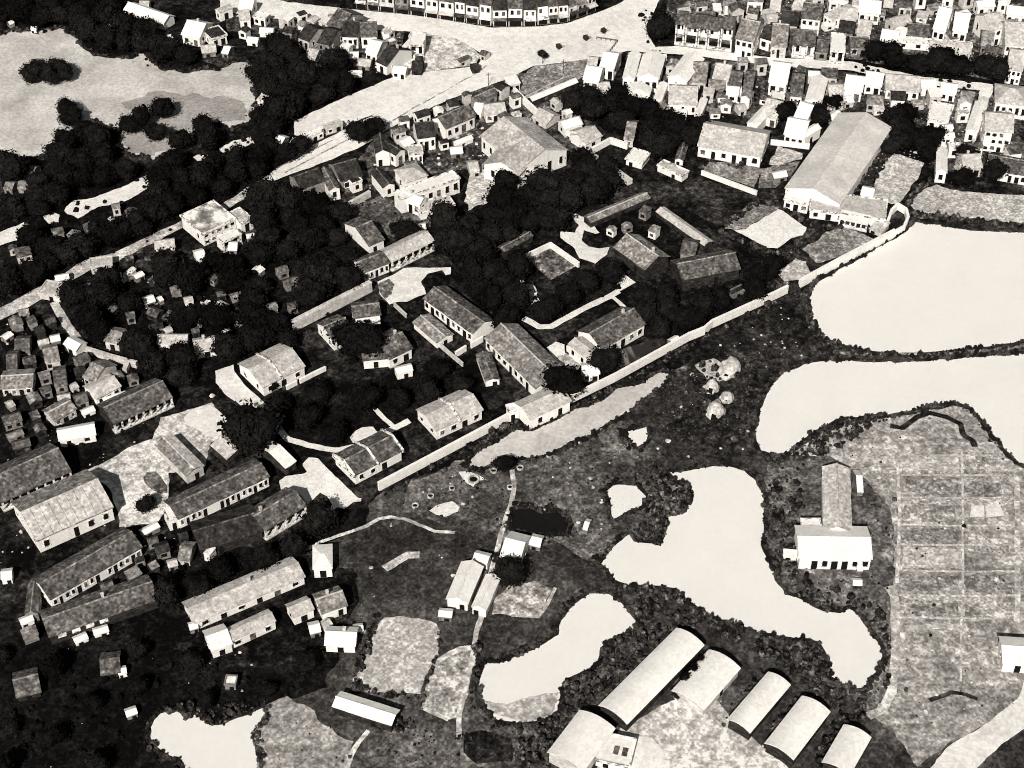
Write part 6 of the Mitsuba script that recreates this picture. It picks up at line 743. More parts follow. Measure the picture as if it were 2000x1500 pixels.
TREES = [
(38,1,-146.05,453.2,2.8,4,225,1.21),
(38,1,-143.41,455.52,2.8,2,279,0.94),
(38,1,-140.14,453.2,2.8,0,108,1.2),
(38,1,-138.24,456.98,2.8,4,1,1.18),
(38,1,-135.82,454.94,2.8,0,286,1.04),
(38,1,-145.25,458.44,2.8,4,109,0.96),
(2,0,-131.33,434.84,3.0,3,91,1.03),
(14,0,-129.59,430.47,3.0,2,181,1.07),
(46,0,-103.06,434.02,3.0,2,358,1.17),
(27,0,-108.82,429.39,3.0,3,223,1.25),
(9,0,-111.47,427.24,3.0,2,77,0.91),
(37,0,-103.78,422.97,3.0,4,220,0.87),
(43,0,-95.64,417.96,3.0,2,12,1.06),
(34,0,-90.17,424.56,3.0,4,167,1.22),
(41,0,-60.96,292.89,6.0,4,226,1.06),
(42,0,-38.09,326.43,5.6,1,178,0.95),
(1,0,13.03,312.34,4.6,4,4,0.93),
(20,0,22.71,321.01,3.6,4,249,0.93),
(48,0,-57.25,317.57,1.6,3,133,0.85),
(47,0,-58.8,314.37,1.6,3,298,0.91),
(13,0,-39.58,425.7,2.6,2,96,1.2),
(35,0,-44.47,421.08,3.2,0,183,1.19),
(36,0,-41.68,423.53,2.8,3,230,1.15),
(11,0,-60.32,415.66,2.8,2,32,1.07),
(12,0,-64.36,411.79,2.8,3,182,1.2),
(16,0,-1.43,397.41,3.2,3,130,1.09),
(44,0,108.95,415.95,2.6,0,21,1.01),
(8,0,96.1,440.16,2.6,2,116,0.91),
(32,0,90.18,430.68,3.4,1,293,1.0),
(18,0,80.63,432.34,3.2,2,352,1.09),
(45,0,135.57,402.64,3.0,2,217,1.11),
(15,0,129.36,411.49,3.0,2,243,0.91),
(19,0,126.44,400.16,3.0,2,158,0.95),
(49,0,9.53,468.01,1.5,0,144,0.89),
(10,0,-107.13,269.96,2.4,2,348,0.94),
(3,0,-82.93,273.35,2.2,0,241,0.97),
(50,1,39.84,228.33,1.5,2,314,1.11),
(50,1,37.85,226.06,1.5,2,47,1.19),
(50,1,35.98,223.67,1.5,2,340,1.21),
(50,1,33.99,220.78,1.5,4,205,0.91),
(40,0,0.0,251.77,3.0,2,69,1.22),
(0,0,-1.78,286.54,2.2,1,198,0.92),
(22,1,-163.98,499.94,3.65,3,197,0.98),
(22,1,-115.49,478.89,3.73,2,314,0.99),
(22,1,-155.14,502.63,3.01,2,271,1.17),
(22,1,-139.88,503.32,3.8,4,122,0.96),
(22,1,-130.51,488.28,3.89,0,66,0.87),
(22,1,-134.76,494.67,4.14,4,262,0.9),
(22,1,-156.49,489.9,4.16,2,135,1.0),
(22,1,-160.89,494.63,3.18,2,47,0.9),
(22,1,-142.98,497.9,3.87,4,67,1.02),
(22,1,-121.97,479.74,4.05,4,68,1.22),
(22,1,-114.54,471.26,3.74,3,101,1.06),
(22,1,-130.57,500.16,4.07,3,298,1.15),
(22,1,-107.76,466.56,4.29,4,214,0.98),
(22,1,-133.04,478.27,3.97,1,300,0.98),
(22,1,-137.49,488.71,3.36,1,171,1.06),
(22,1,-146.02,502.9,3.38,3,252,0.9),
(22,1,-121.04,471.97,3.05,1,119,1.15),
(22,1,-143.77,488.66,3.05,3,145,1.08),
(22,1,-160.69,504.34,3.28,3,91,0.93),
(22,1,-147.68,492.54,3.43,3,321,1.01),
(22,1,-126.78,472.72,3.77,3,267,1.19),
(22,1,-156.99,497.79,3.42,1,305,1.09),
(22,1,-100.27,464.51,3.09,2,83,1.05),
(22,1,-165.87,505.62,3.44,3,183,0.93),
(22,1,-133.77,505.3,3.88,1,272,0.86),
(22,1,-136.45,482.95,3.62,1,169,1.02),
(22,1,-149.16,498.2,4.0,1,62,0.98),
(22,1,-129.09,494.14,3.15,0,173,1.06),
(22,1,-162.77,488.95,3.23,2,305,1.12),
(22,1,-149.96,486.57,3.25,2,219,1.16),
(22,1,-150.61,504.69,3.04,3,241,1.06),
(39,1,-55.51,449.51,4.0,4,180,1.04),
(39,1,-73.7,446.37,4.25,1,132,0.86),
(39,1,-67.88,430.65,4.38,2,11,1.25),
(39,1,-65.71,453.07,3.0,3,194,1.03),
(39,1,-71.89,466.34,4.16,4,186,1.11),
(39,1,-72.35,455.67,4.13,0,243,0.94),
(39,1,-65.96,445.65,3.15,4,59,0.96),
(39,1,-71.78,409.82,3.49,0,249,0.97),
(39,1,-64.83,435.68,3.82,1,66,1.07),
(39,1,-73.59,430.11,3.08,1,221,1.11),
(39,1,-69.74,424.32,3.24,3,158,1.01),
(39,1,-74.99,460.59,3.48,0,25,0.93),
(39,1,-67.13,463.01,3.45,2,44,1.11),
(39,1,-70.78,414.9,3.27,4,163,0.91),
(39,1,-57.61,442.3,3.42,2,222,0.94),
(39,1,-62.36,449.42,4.0,2,260,1.24),
(39,1,-69.89,450.7,3.5,1,298,0.85),
(39,1,-76.32,451.49,3.74,1,185,1.08),
(39,1,-67.39,441.25,3.2,2,127,1.14),
(39,1,-54.67,457.95,4.16,3,189,1.14),
(39,1,-50.37,448.24,3.3,1,129,1.2),
(39,1,-62.9,442.33,3.02,4,86,1.21),
(39,1,-64.8,457.48,3.21,2,168,1.11),
(39,1,-72.34,420.18,3.23,4,123,0.87),
(39,1,-74.33,472.09,3.48,4,93,0.89),
(30,1,-136.73,384.97,3.26,0,148,1.12),
(30,1,-128.37,411.03,3.9,2,111,1.0),
(30,1,-125.08,398.36,3.68,3,233,1.1),
(30,1,-97.42,382.9,3.56,2,3,1.05),
(30,1,-131.87,391.65,3.51,2,234,0.85),
(30,1,-93.71,387.4,3.71,2,74,0.94),
(30,1,-92.26,392.87,3.14,4,193,0.86),
(30,1,-122.16,360.27,2.9,3,79,1.18),
(30,1,-86.91,417.19,3.12,1,261,1.24),
(30,1,-86.55,398.23,3.98,3,233,1.08),
(30,1,-87.13,389.77,2.94,3,88,1.2),
(30,1,-130.51,385.65,2.9,1,179,0.85),
(30,1,-119.69,417.43,3.86,1,337,1.14),
(30,1,-128.52,404.16,2.92,2,33,0.96),
(30,1,-77.68,400.7,3.24,4,150,1.16),
(30,1,-114.2,399.64,3.21,2,29,1.06),
(30,1,-133.24,398.3,2.86,4,209,0.93),
(30,1,-96.17,406.72,3.7,1,71,0.88),
(30,1,-114.13,368.18,3.75,3,143,0.97),
(30,1,-128.16,417.4,3.16,4,349,1.11),
(30,1,-140.69,402.3,4.13,0,355,1.19),
(30,1,-97.96,391.41,3.35,4,129,1.24),
(30,1,-112.09,375.03,2.93,0,97,1.11),
(30,1,-108.99,402.6,2.96,3,316,1.13),
(30,1,-115.68,405.86,2.83,0,192,0.97),
(30,1,-84.93,404.51,3.55,0,100,0.94),
(30,1,-98.3,399.34,3.46,2,155,1.07),
(30,1,-125.8,391.45,3.4,4,0,1.0),
(30,1,-131.03,351.11,3.8,2,166,1.23),
(30,1,-131.81,356.48,2.84,1,304,0.88),
(30,1,-129.28,370.94,3.47,4,171,1.12),
(30,1,-118.06,363.98,3.0,4,153,1.19),
(30,1,-106.21,373.45,3.94,0,55,0.97),
(30,1,-121.16,404.3,3.83,4,302,0.93),
(30,1,-92.75,398.52,3.25,1,130,1.09),
(30,1,-80.39,395.16,3.05,4,310,1.01),
(30,1,-101.16,377.89,3.86,0,113,0.96),
(30,1,-117.15,410.86,3.18,4,157,1.07),
(30,1,-122.86,366.55,3.49,2,86,1.07),
(30,1,-122.75,411.28,2.84,0,209,0.88),
(30,1,-123.88,421.63,3.2,4,85,1.15),
(30,1,-125.78,355.32,3.62,1,25,1.07),
(30,1,-77.93,407.42,3.23,1,270,1.23),
(30,1,-119.35,398.94,3.14,0,247,1.23),
(30,1,-72.44,404.06,2.99,2,283,1.02),
(23,1,-68.26,386.65,4.36,3,331,1.24),
(23,1,-67.79,378.3,3.34,3,292,1.1),
(23,1,-60.12,366.24,2.97,2,185,1.02),
(23,1,-51.6,377.05,3.11,4,27,1.18),
(23,1,-49.85,353.59,4.5,2,339,1.02),
(23,1,-53.53,369.4,3.45,1,211,1.13),
(23,1,-73.24,359.74,2.83,4,105,1.18),
(23,1,-63.56,329.83,4.4,2,12,0.91),
(23,1,-46.65,383.1,2.98,2,110,1.17),
(23,1,-66.19,351.23,3.13,2,119,0.94),
(23,1,-54.95,358.01,3.13,2,271,0.89),
(23,1,-56.7,375.47,2.99,0,290,1.25),
(23,1,-67.3,363.44,3.5,0,347,1.11),
(23,1,-43.7,362.89,3.29,0,205,0.95),
(23,1,-65.76,338.85,3.42,3,127,1.06),
(23,1,-66.06,371.27,3.44,1,44,0.91),
(23,1,-47.64,372.32,2.81,1,344,0.92),
(23,1,-53.53,385.11,3.96,0,319,0.97),
(23,1,-52.28,346.48,4.06,2,241,1.08),
(23,1,-49.96,361.09,3.26,2,224,0.95),
(23,1,-72.71,352.4,3.67,3,171,1.13),
(23,1,-61.23,387.67,3.7,3,119,1.25),
(23,1,-56.49,329.99,2.86,3,246,0.99),
(23,1,-59.99,379.63,2.84,2,270,1.19),
(23,1,-66.67,344.91,3.29,0,327,1.05),
(23,1,-42.89,353.31,3.37,2,290,1.11),
(23,1,-59.5,335.08,3.15,4,113,1.13),
(23,1,-78.67,361.13,2.82,2,289,1.02),
(7,1,-105.02,345.77,3.75,4,33,1.19),
(7,1,-92.45,326.83,3.72,2,67,1.17),
(7,1,-88.23,320.06,3.35,4,85,1.18),
(7,1,-75.07,336.21,3.96,1,348,1.12),
(7,1,-83.37,337.64,3.68,4,238,0.86),
(7,1,-97.99,344.14,2.88,2,20,1.11),
(7,1,-70.13,325.79,3.79,4,338,1.0),
(7,1,-103.97,331.86,2.94,3,312,1.21),
(7,1,-81.81,321.69,3.86,3,298,0.97),
(7,1,-91.78,360.76,3.55,4,167,0.97),
(7,1,-107.19,336.88,3.33,4,175,1.21),
(7,1,-83.3,352.08,3.77,1,60,1.23),
(7,1,-105.41,352.79,3.79,4,113,1.0),
(7,1,-89.58,354.47,3.69,1,240,0.91),
(7,1,-113.22,347.94,3.55,3,105,0.91),
(7,1,-81.03,315.76,2.89,2,346,1.07),
(21,1,16.43,396.47,4.14,4,88,0.9),
(21,1,0.32,380.59,4.07,1,61,1.11),
(21,1,-5.93,373.13,3.66,3,255,0.92),
(21,1,-18.3,377.67,4.47,1,303,1.07),
(21,1,15.67,388.67,4.32,0,290,1.04),
(21,1,10.95,379.89,4.5,3,140,0.91),
(21,1,8.75,393.51,4.45,4,208,1.08),
(21,1,-14.37,367.74,4.05,0,22,1.16),
(21,1,20.15,401.63,3.67,4,162,1.19),
(21,1,19.64,407.53,3.69,3,268,0.94),
(21,1,26.02,397.38,4.12,4,25,0.94),
(21,1,-2.05,388.61,4.31,2,68,0.92),
(21,1,-28.89,374.97,3.51,1,188,0.87),
(21,1,4.13,387.89,3.7,4,47,1.2),
(21,1,-4.85,379.34,3.26,1,166,1.21),
(21,1,23.04,392.1,4.09,2,139,1.1),
(21,1,-12.12,375.33,3.7,4,146,1.03),
(21,1,-8.69,366.92,3.24,0,250,1.0),
(21,1,10.03,385.86,3.59,3,3,1.17),
(21,1,25.73,403.71,3.29,2,194,1.15),
(21,1,-18.2,371.63,3.38,2,198,0.88),
(21,1,5.49,378.21,3.3,0,246,1.09),
(21,1,-0.79,375.23,3.35,0,99,0.91),
(31,1,1.72,358.04,3.66,1,105,1.16),
(31,1,14.14,346.92,3.39,4,147,1.06),
(31,1,0.8,345.89,3.57,4,136,1.16),
(31,1,-8.54,349.47,3.48,4,93,0.95),
(31,1,-10.37,357.32,3.55,0,95,1.19),
(31,1,19.32,352.53,3.21,4,3,1.09),
(31,1,-1.47,337.25,3.4,0,56,1.07),
(31,1,-2.17,351.6,3.15,3,286,1.07),
(31,1,-5.34,343.91,3.48,3,28,1.19),
(31,1,-4.27,356.75,3.2,2,358,1.11),
(31,1,9.13,341.26,4.07,0,234,0.86),
(31,1,25.65,355.58,3.28,3,304,1.16),
(31,1,-7.2,361.89,3.07,1,236,1.15),
(25,1,-48.96,300.69,2.98,4,218,1.15),
(25,1,-35.58,307.53,3.28,4,202,1.08),
(25,1,-46.94,310.22,3.02,4,292,0.88),
(25,1,-20.0,310.68,2.78,0,120,1.17),
(25,1,-41.85,295.89,2.9,4,285,0.97),
(25,1,-18.48,318.36,2.82,1,356,1.04),
(25,1,-27.37,308.12,2.62,1,144,1.08),
(25,1,-12.65,313.0,2.63,0,354,1.08),
(25,1,-55.61,306.19,2.83,3,66,0.93),
(28,1,39.94,341.14,2.98,1,298,1.13),
(28,1,63.71,355.02,3.2,1,223,1.08),
(28,1,53.47,346.54,3.17,0,113,0.92),
(28,1,48.97,342.28,3.45,2,27,1.24),
(28,1,39.86,346.98,3.25,1,290,0.98),
(28,1,44.4,337.16,3.92,1,205,0.88),
(28,1,33.59,340.38,3.49,3,198,0.97),
(28,1,37.37,334.49,3.09,0,280,0.97),
(28,1,62.8,349.32,3.25,0,291,1.02),
(28,1,34.5,345.96,2.87,4,41,1.23),
(28,1,68.01,358.42,3.14,0,60,1.18),
(33,1,51.73,419.82,3.29,2,78,1.12),
(33,1,24.23,434.02,3.9,3,72,0.91),
(33,1,42.8,412.74,3.47,0,209,1.22),
(33,1,46.95,423.47,3.97,4,338,1.21),
(33,1,40.87,423.04,3.68,3,25,0.98),
(33,1,18.31,437.69,3.09,4,25,1.24),
(33,1,34.82,433.82,3.44,1,358,1.18),
(33,1,30.1,437.44,3.15,1,252,1.02),
(33,1,40.41,431.45,4.02,0,130,0.99),
(33,1,32.12,428.49,3.61,1,29,0.9),
(33,1,40.2,417.24,3.05,3,107,1.21),
(33,1,54.44,424.44,3.76,2,205,0.88),
(33,1,22.78,441.73,3.05,4,199,1.02),
(33,1,31.67,442.43,3.26,0,27,0.96),
(33,1,45.52,417.85,3.44,4,52,0.99),
(24,1,-63.69,253.21,2.84,0,317,0.96),
(24,1,-74.3,246.11,3.02,0,296,1.1),
(24,1,-54.62,256.26,2.89,2,211,0.99),
(24,1,-43.6,267.03,3.4,2,219,1.18),
(24,1,-68.11,248.89,2.83,2,279,0.9),
(24,1,-48.42,259.48,2.78,4,178,1.09),
(26,1,-66.78,227.73,2.53,1,348,0.95),
(26,1,-50.01,221.26,1.61,1,22,0.94),
(26,1,-91.56,209.14,2.29,0,224,0.87),
(26,1,-94.53,226.49,2.36,2,57,1.21),
(26,1,-85.0,217.83,1.8,0,168,1.17),
(26,1,-99.52,201.08,2.48,0,260,1.21),
(26,1,-81.66,202.44,2.16,1,175,1.18),
(26,1,-76.72,221.38,1.94,1,27,1.1),
(26,1,-100.51,211.99,1.67,3,248,0.94),
(26,1,-42.69,228.43,2.21,2,276,0.89),
(26,1,-61.9,218.36,1.91,1,270,0.93),
(26,1,-78.32,231.02,1.91,4,204,1.04),
(26,1,-106.32,230.2,1.68,3,299,0.91),
(4,1,46.33,477.77,4.05,0,221,1.16),
(4,1,47.18,483.88,3.37,4,268,0.89),
(5,1,116.71,462.82,4.31,0,114,0.97),
(5,1,112.59,466.0,3.35,2,6,1.07),
(6,1,144.11,456.74,3.39,3,317,1.15),
(6,1,130.97,458.07,4.17,2,343,1.19),
(6,1,136.29,457.28,3.72,2,353,0.95),
(6,1,124.56,459.5,3.55,2,86,0.92),
(6,1,148.11,454.64,3.43,1,77,1.16),
(17,1,112.71,429.73,3.39,2,118,1.01),
(17,1,117.33,417.17,3.37,3,277,1.12),
(17,1,113.56,423.03,3.67,4,352,1.1),
(17,1,121.68,420.14,3.36,4,224,0.91),
(17,1,119.41,412.58,2.94,0,257,0.93),
(17,1,112.64,418.27,3.19,4,334,0.96),
(17,1,116.31,432.43,2.87,2,24,1.07),
(29,1,-54.12,463.67,3.09,4,279,0.87),
]
THICKETS = [([(18.13,228.87),(21.6,235.02),(28.4,240.62),(38.01,244.9),(42.6,240.62),(35.84,237.8),(18.78,218.3),(14.45,213.19),(6.06,203.29),(0.0,203.29),(1.03,213.19),(9.34,215.73),(11.09,224.19)],1.5),([(32.35,288.77),(38.04,284.55),(41.22,279.56),(40.14,273.05),(35.33,270.65),(34.03,263.27),(28.01,263.89),(27.01,266.7),(30.16,271.45),(30.81,278.74)],1.6),([(38.12,246.35),(43.72,240.9),(54.23,237.1),(64.74,234.6),(66.19,225.51),(72.58,222.21),(72.63,215.73),(67.08,213.19),(59.23,224.85),(51.48,231.58),(42.36,237.8)],1.2),([(58.94,291.0),(64.4,291.34),(67.83,294.8),(78.64,302.75),(88.84,305.09),(84.11,298.31),(73.42,291.34),(59.9,288.77)],1.7),([(57.98,282.04),(62.3,288.77),(67.14,279.56),(64.18,265.14),(61.36,255.95),(71.22,250.0),(81.41,244.19),(77.31,222.21),(76.25,228.87),(77.65,234.33),(75.47,241.33),(71.61,244.9),(67.01,243.47),(58.81,248.53),(56.46,257.46)],0.7),([(41.91,214.46),(47.4,222.87),(53.32,228.87),(51.75,224.19),(45.59,215.09),(43.23,211.93)],0.9),([(50.16,209.43),(55.14,217.01),(62.23,223.53),(63.11,222.21),(58.11,215.73),(52.07,208.19)],1.5),([(59.92,205.72),(63.98,213.19),(69.9,218.3),(71.59,215.73),(65.7,210.67),(60.62,203.29)],1.3),([(22.39,252.96),(31.21,250.73),(36.15,249.7),(38.06,245.63),(27.31,240.62),(23.72,245.63),(21.08,248.53)],1.0),([(-4.53,258.98),(0.0,265.14),(4.57,263.58),(3.35,251.47),(-2.23,250.0)],1.0),([(-8.39,288.77),(-4.81,291.34),(4.85,295.15),(3.62,292.2),(-3.59,288.77)],0.5),([(-73.03,218.3),(-60.67,219.6),(-50.08,218.3),(-51.88,215.73),(-60.89,213.19),(-69.71,217.01)],1.2),([(-32.25,217.01),(-24.9,215.73),(-19.66,214.46),(-18.48,210.67),(-22.64,211.93),(-31.04,214.46)],1.0),([(36.63,318.41),(51.37,328.04),(61.44,326.09),(61.09,310.93),(54.51,294.8),(43.47,293.07),(35.58,301.86)],0.35),([(61.49,385.45),(67.59,392.59),(67.63,392.63),(67.68,392.68),(67.74,392.72),(67.79,392.75),(67.86,392.78),(67.92,392.8),(67.98,392.82),(68.05,392.83),(68.12,392.83),(68.18,392.83),(68.25,392.82),(68.31,392.8),(74.11,391.12),(74.17,391.1),(74.23,391.07),(74.28,391.04),(74.33,391.01),(74.38,390.97),(74.43,390.92),(79.44,385.45),(79.48,385.41),(83.1,380.73),(81.99,379.87),(78.39,384.53),(73.53,389.83),(68.36,391.33),(62.55,384.52),(62.52,384.5),(57.07,378.66),(56.05,379.62)],2.6),([(64.11,374.07),(64.14,374.05),(71.32,368.76),(76.76,372.82),(81.02,379.56),(82.37,378.71),(78.04,371.84),(78.0,371.78),(77.95,371.72),(77.9,371.67),(77.84,371.63),(71.8,367.13),(71.73,367.08),(71.67,367.05),(71.59,367.02),(71.52,366.99),(71.44,366.98),(71.36,366.97),(71.29,366.97),(71.21,366.98),(71.13,366.99),(71.06,367.02),(70.98,367.04),(70.91,367.08),(70.85,367.12),(63.2,372.75),(56.43,377.32),(57.32,378.65)],2.6),([(86.59,380.98),(86.61,380.98),(92.37,382.15),(92.44,382.16),(92.51,382.16),(92.58,382.16),(92.65,382.15),(92.71,382.13),(92.78,382.11),(92.84,382.08),(98.02,379.29),(97.36,378.06),(92.4,380.73),(86.89,379.61),(81.85,378.46),(81.54,379.82)],2.4),([(74.45,367.25),(74.4,367.21),(74.35,367.19),(74.3,367.16),(74.24,367.14),(74.18,367.13),(74.12,367.12),(74.07,367.12),(68.58,367.12),(68.58,368.42),(73.85,368.42),(76.7,370.53),(77.47,369.49)],2.4),([(112.77,397.36),(112.81,397.42),(112.86,397.48),(118.28,403.66),(119.41,402.67),(114.04,396.55),(109.98,389.36),(108.67,390.1)],2.6),([(119.87,385.25),(130.69,383.14),(141.45,381.05),(141.07,379.08),(130.31,381.18),(119.47,383.29),(119.44,383.3),(109.28,385.66),(109.74,387.61)],2.8),([(56.7,411.42),(53.68,407.87),(52.92,408.51),(56.17,412.33),(56.2,412.37),(56.24,412.4),(56.28,412.43),(56.32,412.46),(56.37,412.48),(56.42,412.49),(56.47,412.5),(56.52,412.51),(56.57,412.51),(56.62,412.5),(56.67,412.49),(56.72,412.48),(65.94,409.17),(65.6,408.22)],2.4),([(-31.07,235.85),(-29.86,242.89),(-28.28,242.62),(-29.49,235.58),(-29.49,235.57),(-31.98,221.41),(-33.56,221.69)],2.4),([(-15.2,231.57),(-15.2,231.52),(-15.21,231.48),(-17.59,223.46),(-18.2,217.62),(-18.89,217.69),(-18.28,223.56),(-18.27,223.59),(-18.27,223.62),(-15.9,231.64),(-15.58,238.52),(-14.88,238.49)],2.2),([(-25.1,221.76),(-18.82,221.24),(-18.92,220.04),(-25.24,220.56),(-25.32,220.58),(-32.79,222.28),(-32.52,223.45)],2.4),([(-7.24,226.18),(-7.24,226.14),(-8.13,216.97),(-8.93,217.05),(-8.04,226.2),(-7.97,235.71),(-7.17,235.71)],2.0),([(17.58,232.81),(17.57,232.77),(17.55,232.74),(17.53,232.71),(17.5,232.68),(17.48,232.66),(17.45,232.63),(17.42,232.61),(10.88,228.53),(10.45,229.21),(16.88,233.22),(19.23,239.35),(19.98,239.06)],2.0),([(-0.28,293.59),(10.69,299.71),(20.66,305.6),(32.12,312.88),(38.79,319.78),(39.65,318.94),(32.93,312.0),(32.88,311.95),(32.82,311.91),(21.3,304.59),(21.28,304.58),(11.29,298.67),(11.28,298.67),(0.29,292.54),(0.27,292.53),(-8.11,288.24),(-8.66,289.31)],2.6),([(87.29,328.15),(87.3,328.15),(99.97,327.37),(115.54,328.54),(132.67,330.5),(132.78,329.51),(115.64,327.54),(115.62,327.54),(100.01,326.37),(99.94,326.37),(87.25,327.15),(76.4,327.54),(76.43,328.54)],1.6),([(73.18,355.95),(73.31,355.95),(73.44,355.93),(73.57,355.89),(73.69,355.85),(73.8,355.79),(73.92,355.72),(74.02,355.65),(74.11,355.56),(74.2,355.46),(74.28,355.35),(74.34,355.24),(77.57,348.89),(77.62,348.77),(77.66,348.64),(77.69,348.51),(77.7,348.38),(78.35,338.33),(81.07,332.6),(90.33,328.85),(89.35,326.44),(79.62,330.38),(79.51,330.43),(79.41,330.49),(79.31,330.56),(79.22,330.64),(79.13,330.73),(79.06,330.82),(78.99,330.92),(78.94,331.03),(75.89,337.44),(75.84,337.55),(75.81,337.67),(75.78,337.79),(75.77,337.91),(75.13,347.95),(72.38,353.35),(67.81,353.35),(67.81,355.95)],2.0),([(94.76,396.99),(100.77,408.19),(110.71,429.08),(112.45,427.73),(105.15,408.19),(100.13,394.55)],1.2),([(-15.88,289.98),(-15.88,289.98),(0.95,303.28),(1.51,302.58),(-15.32,289.27),(-29.68,277.89),(-30.24,278.6)],1.6),([(24.85,315.57),(44.22,330.95),(44.24,330.96),(71.74,350.77),(72.27,350.04),(44.77,330.24),(25.4,314.86),(25.39,314.85),(14.89,307.27),(14.36,308.0)],1.6)]
RUBBLE = [([(-30.25,273.05),(-4.81,291.34),(41.96,322.23),(71.76,348.3),(77.06,328.04),(57.96,293.07),(35.66,284.55),(22.85,263.58),(0.0,260.5),(-30.8,244.19),(-38.07,224.85),(-34.01,242.75),(-32.0,263.58)],0.05),([(-135.22,358.96),(-108.95,363.33),(-69.82,354.65),(-56.7,330.01),(-72.31,310.93),(-68.31,279.56),(-74.97,260.5),(-111.29,250.0)],0.06),([(36.66,468.97),(154.26,445.63),(145.48,405.67),(120.75,405.67),(112.79,437.25),(63.76,434.51),(35.48,445.63)],0.16),([(51.78,503.74),(167.03,503.74),(156.78,457.11),(51.54,476.59)],0.14),([(-92.73,497.17),(-34.18,484.37),(-36.06,457.11),(-63.76,468.97)],0.16),([(-39.16,429.08),(6.3,460.04),(26.9,423.73),(-14.55,405.67),(-42.36,386.16)],0.12),([(18.68,215.73),(42.07,222.21),(56.57,203.29),(18.18,203.29)],0.08),([(65.6,291.34),(91.07,303.65),(114.35,291.34),(105.76,224.85),(81.25,205.72),(77.82,215.73),(84.13,257.46),(81.9,283.71)],0.05),([(-111.29,250.0),(-73.92,245.63),(-38.07,224.85),(-70.72,203.29),(-101.03,203.29)],0.012),([(95.12,394.55),(100.57,406.93),(112.22,429.08),(118.18,415.87),(110.35,395.77),(99.57,390.93)],0.5)]
WELLS = [(-8.89,283.21,1.0,'largest dark round well on the bare patch below the wall'),(-4.29,286.06,0.6,'small round well right of the largest well'),(-13.8,280.38,0.55,'small pale rimmed well left of the bare patch'),(-18.67,277.92,0.6,'small pale rimmed well midway down the slope'),(-22.06,274.83,0.6,'small pale rimmed well lowest and furthest left'),(-0.47,280.72,0.55,'small round well on the footpath'),(1.91,287.07,0.6,'small round well at the head of the footpath')]
CARTS = [(14.76,473.53,15,'small dark covered cart on the square, left one of three'),(23.42,478.75,25,'small dark covered cart on the square, middle one of three'),(29.09,483.12,35,'small dark covered cart on the square, right one of three')]
POLES = [(-7.16,452.18,4.5,'thin pole at the lower edge of the road above the dark roofs'),(15.72,458.86,5.0,'thin pole at the edge of the grey plot below the square'),(-38.02,424.8,6.0,'thin pole by the black roofed houses below the avenue'),(9.51,464.78,4.0,'thin pole beside the small round street tree')]
DOMES = [(49.03,312.79,1.9,2.7,1,'small pale domed hut on the dark meadow, left of the cluster'),(52.19,309.1,1.9,2.3,1,'grey pale domed hut on the dark meadow, right of the cluster'),(49.2,303.29,2.5,3.2,1.1,'largest pale domed hut with dark doorway on the dark meadow'),(54.03,318.03,2.6,2.6,1.5,'slanted pale domed hut nearest the compound wall')]
RAILING = [(26.66,479.06),(33.21,477.21),(30.36,470.79)]

# ------------------------------------------------------------------ helpers
used = {}
def numbered(name):
    k = used.get(name, -1) + 1
    used[name] = k
    return name if k == 0 else f'{name}_{k:03d}'

class MB:
    """Collects boxes and prisms; every piece a closed solid."""
    def __init__(self):
        self.v, self.f, self.n = [], [], 0
    def add(self, v, f):
        self.v.append(np.asarray(v, float)); self.f.append(np.asarray(f, int) + self.n); self.n += len(v)
    def box(self, x0, x1, y0, y1, z0, z1):
        v = [(x, y, z) for x in (x0, x1) for y in (y0, y1) for z in (z0, z1)]
        self.add(v, [[0, 1, 3], [0, 3, 2], [4, 6, 7], [4, 7, 5], [0, 4, 5], [0, 5, 1], [2, 3, 7], [2, 7, 6], [0, 2, 6], [0, 6, 4], [1, 5, 7], [1, 7, 3]])
    def prism(self, poly, x0, x1):
        """poly: (y, z) outline, convex or star-shaped about its middle, run along x"""
        n = len(poly); c = np.mean(poly, 0)
        v = [(x0, y, z) for y, z in poly] + [(x1, y, z) for y, z in poly] + [(x0, *c), (x1, *c)]
        f = []
        for i in range(n):
            j = (i + 1) % n
            f += [[i, j, n + j], [i, n + j, n + i], [2 * n, j, i], [2 * n + 1, n + i, n + j]]
        self.add(v, f)
    def strip(self, poly, x0, x1, k):
        """the roof's bent slab: poly has the k upper points, then the k lower ones back"""
        n = len(poly)
        v = [(x0, y, z) for y, z in poly] + [(x1, y, z) for y, z in poly]
        f = []
        for i in range(n):
            j = (i + 1) % n
            f += [[i, j, n + j], [i, n + j, n + i]]
        for i in range(k - 1):
            a, b_, c, d = i, i + 1, n - 2 - i, n - 1 - i
            f += [[a, d, c], [a, c, b_], [n + a, n + c, n + d], [n + a, n + b_, n + c]]
        self.add(v, f)
    def loft(self, xs, polys, k):
        """a bent slab whose outline may differ from station to station"""
        n = len(polys[0]); v, f = [], []
        for x, poly in zip(xs, polys): v += [(x, y, z) for y, z in poly]
        for s_ in range(len(xs) - 1):
            for i in range(n):
                j = (i + 1) % n; a = s_ * n
                f += [[a + i, a + j, a + n + j], [a + i, a + n + j, a + n + i]]
        e = (len(xs) - 1) * n
        for i in range(k - 1):
            a, b_, c, d = i, i + 1, n - 2 - i, n - 1 - i
            f += [[a, d, c], [a, c, b_], [e + a, e + c, e + d], [e + a, e + b_, e + c]]
        self.add(v, f)
    def mesh(self, m=None):
        v = np.vstack(self.v)
        if m is not None:
            v = v @ np.asarray(m)[:3, :3].T + np.asarray(m)[:3, 3]
        t = trimesh.Trimesh(v, np.vstack(self.f), process=False)
        return t

def put(key, mb, mat, m=None, smooth=False):
    scene[key] = ply(mb.mesh(m) if isinstance(mb, MB) else mb, mat, smooth=smooth)

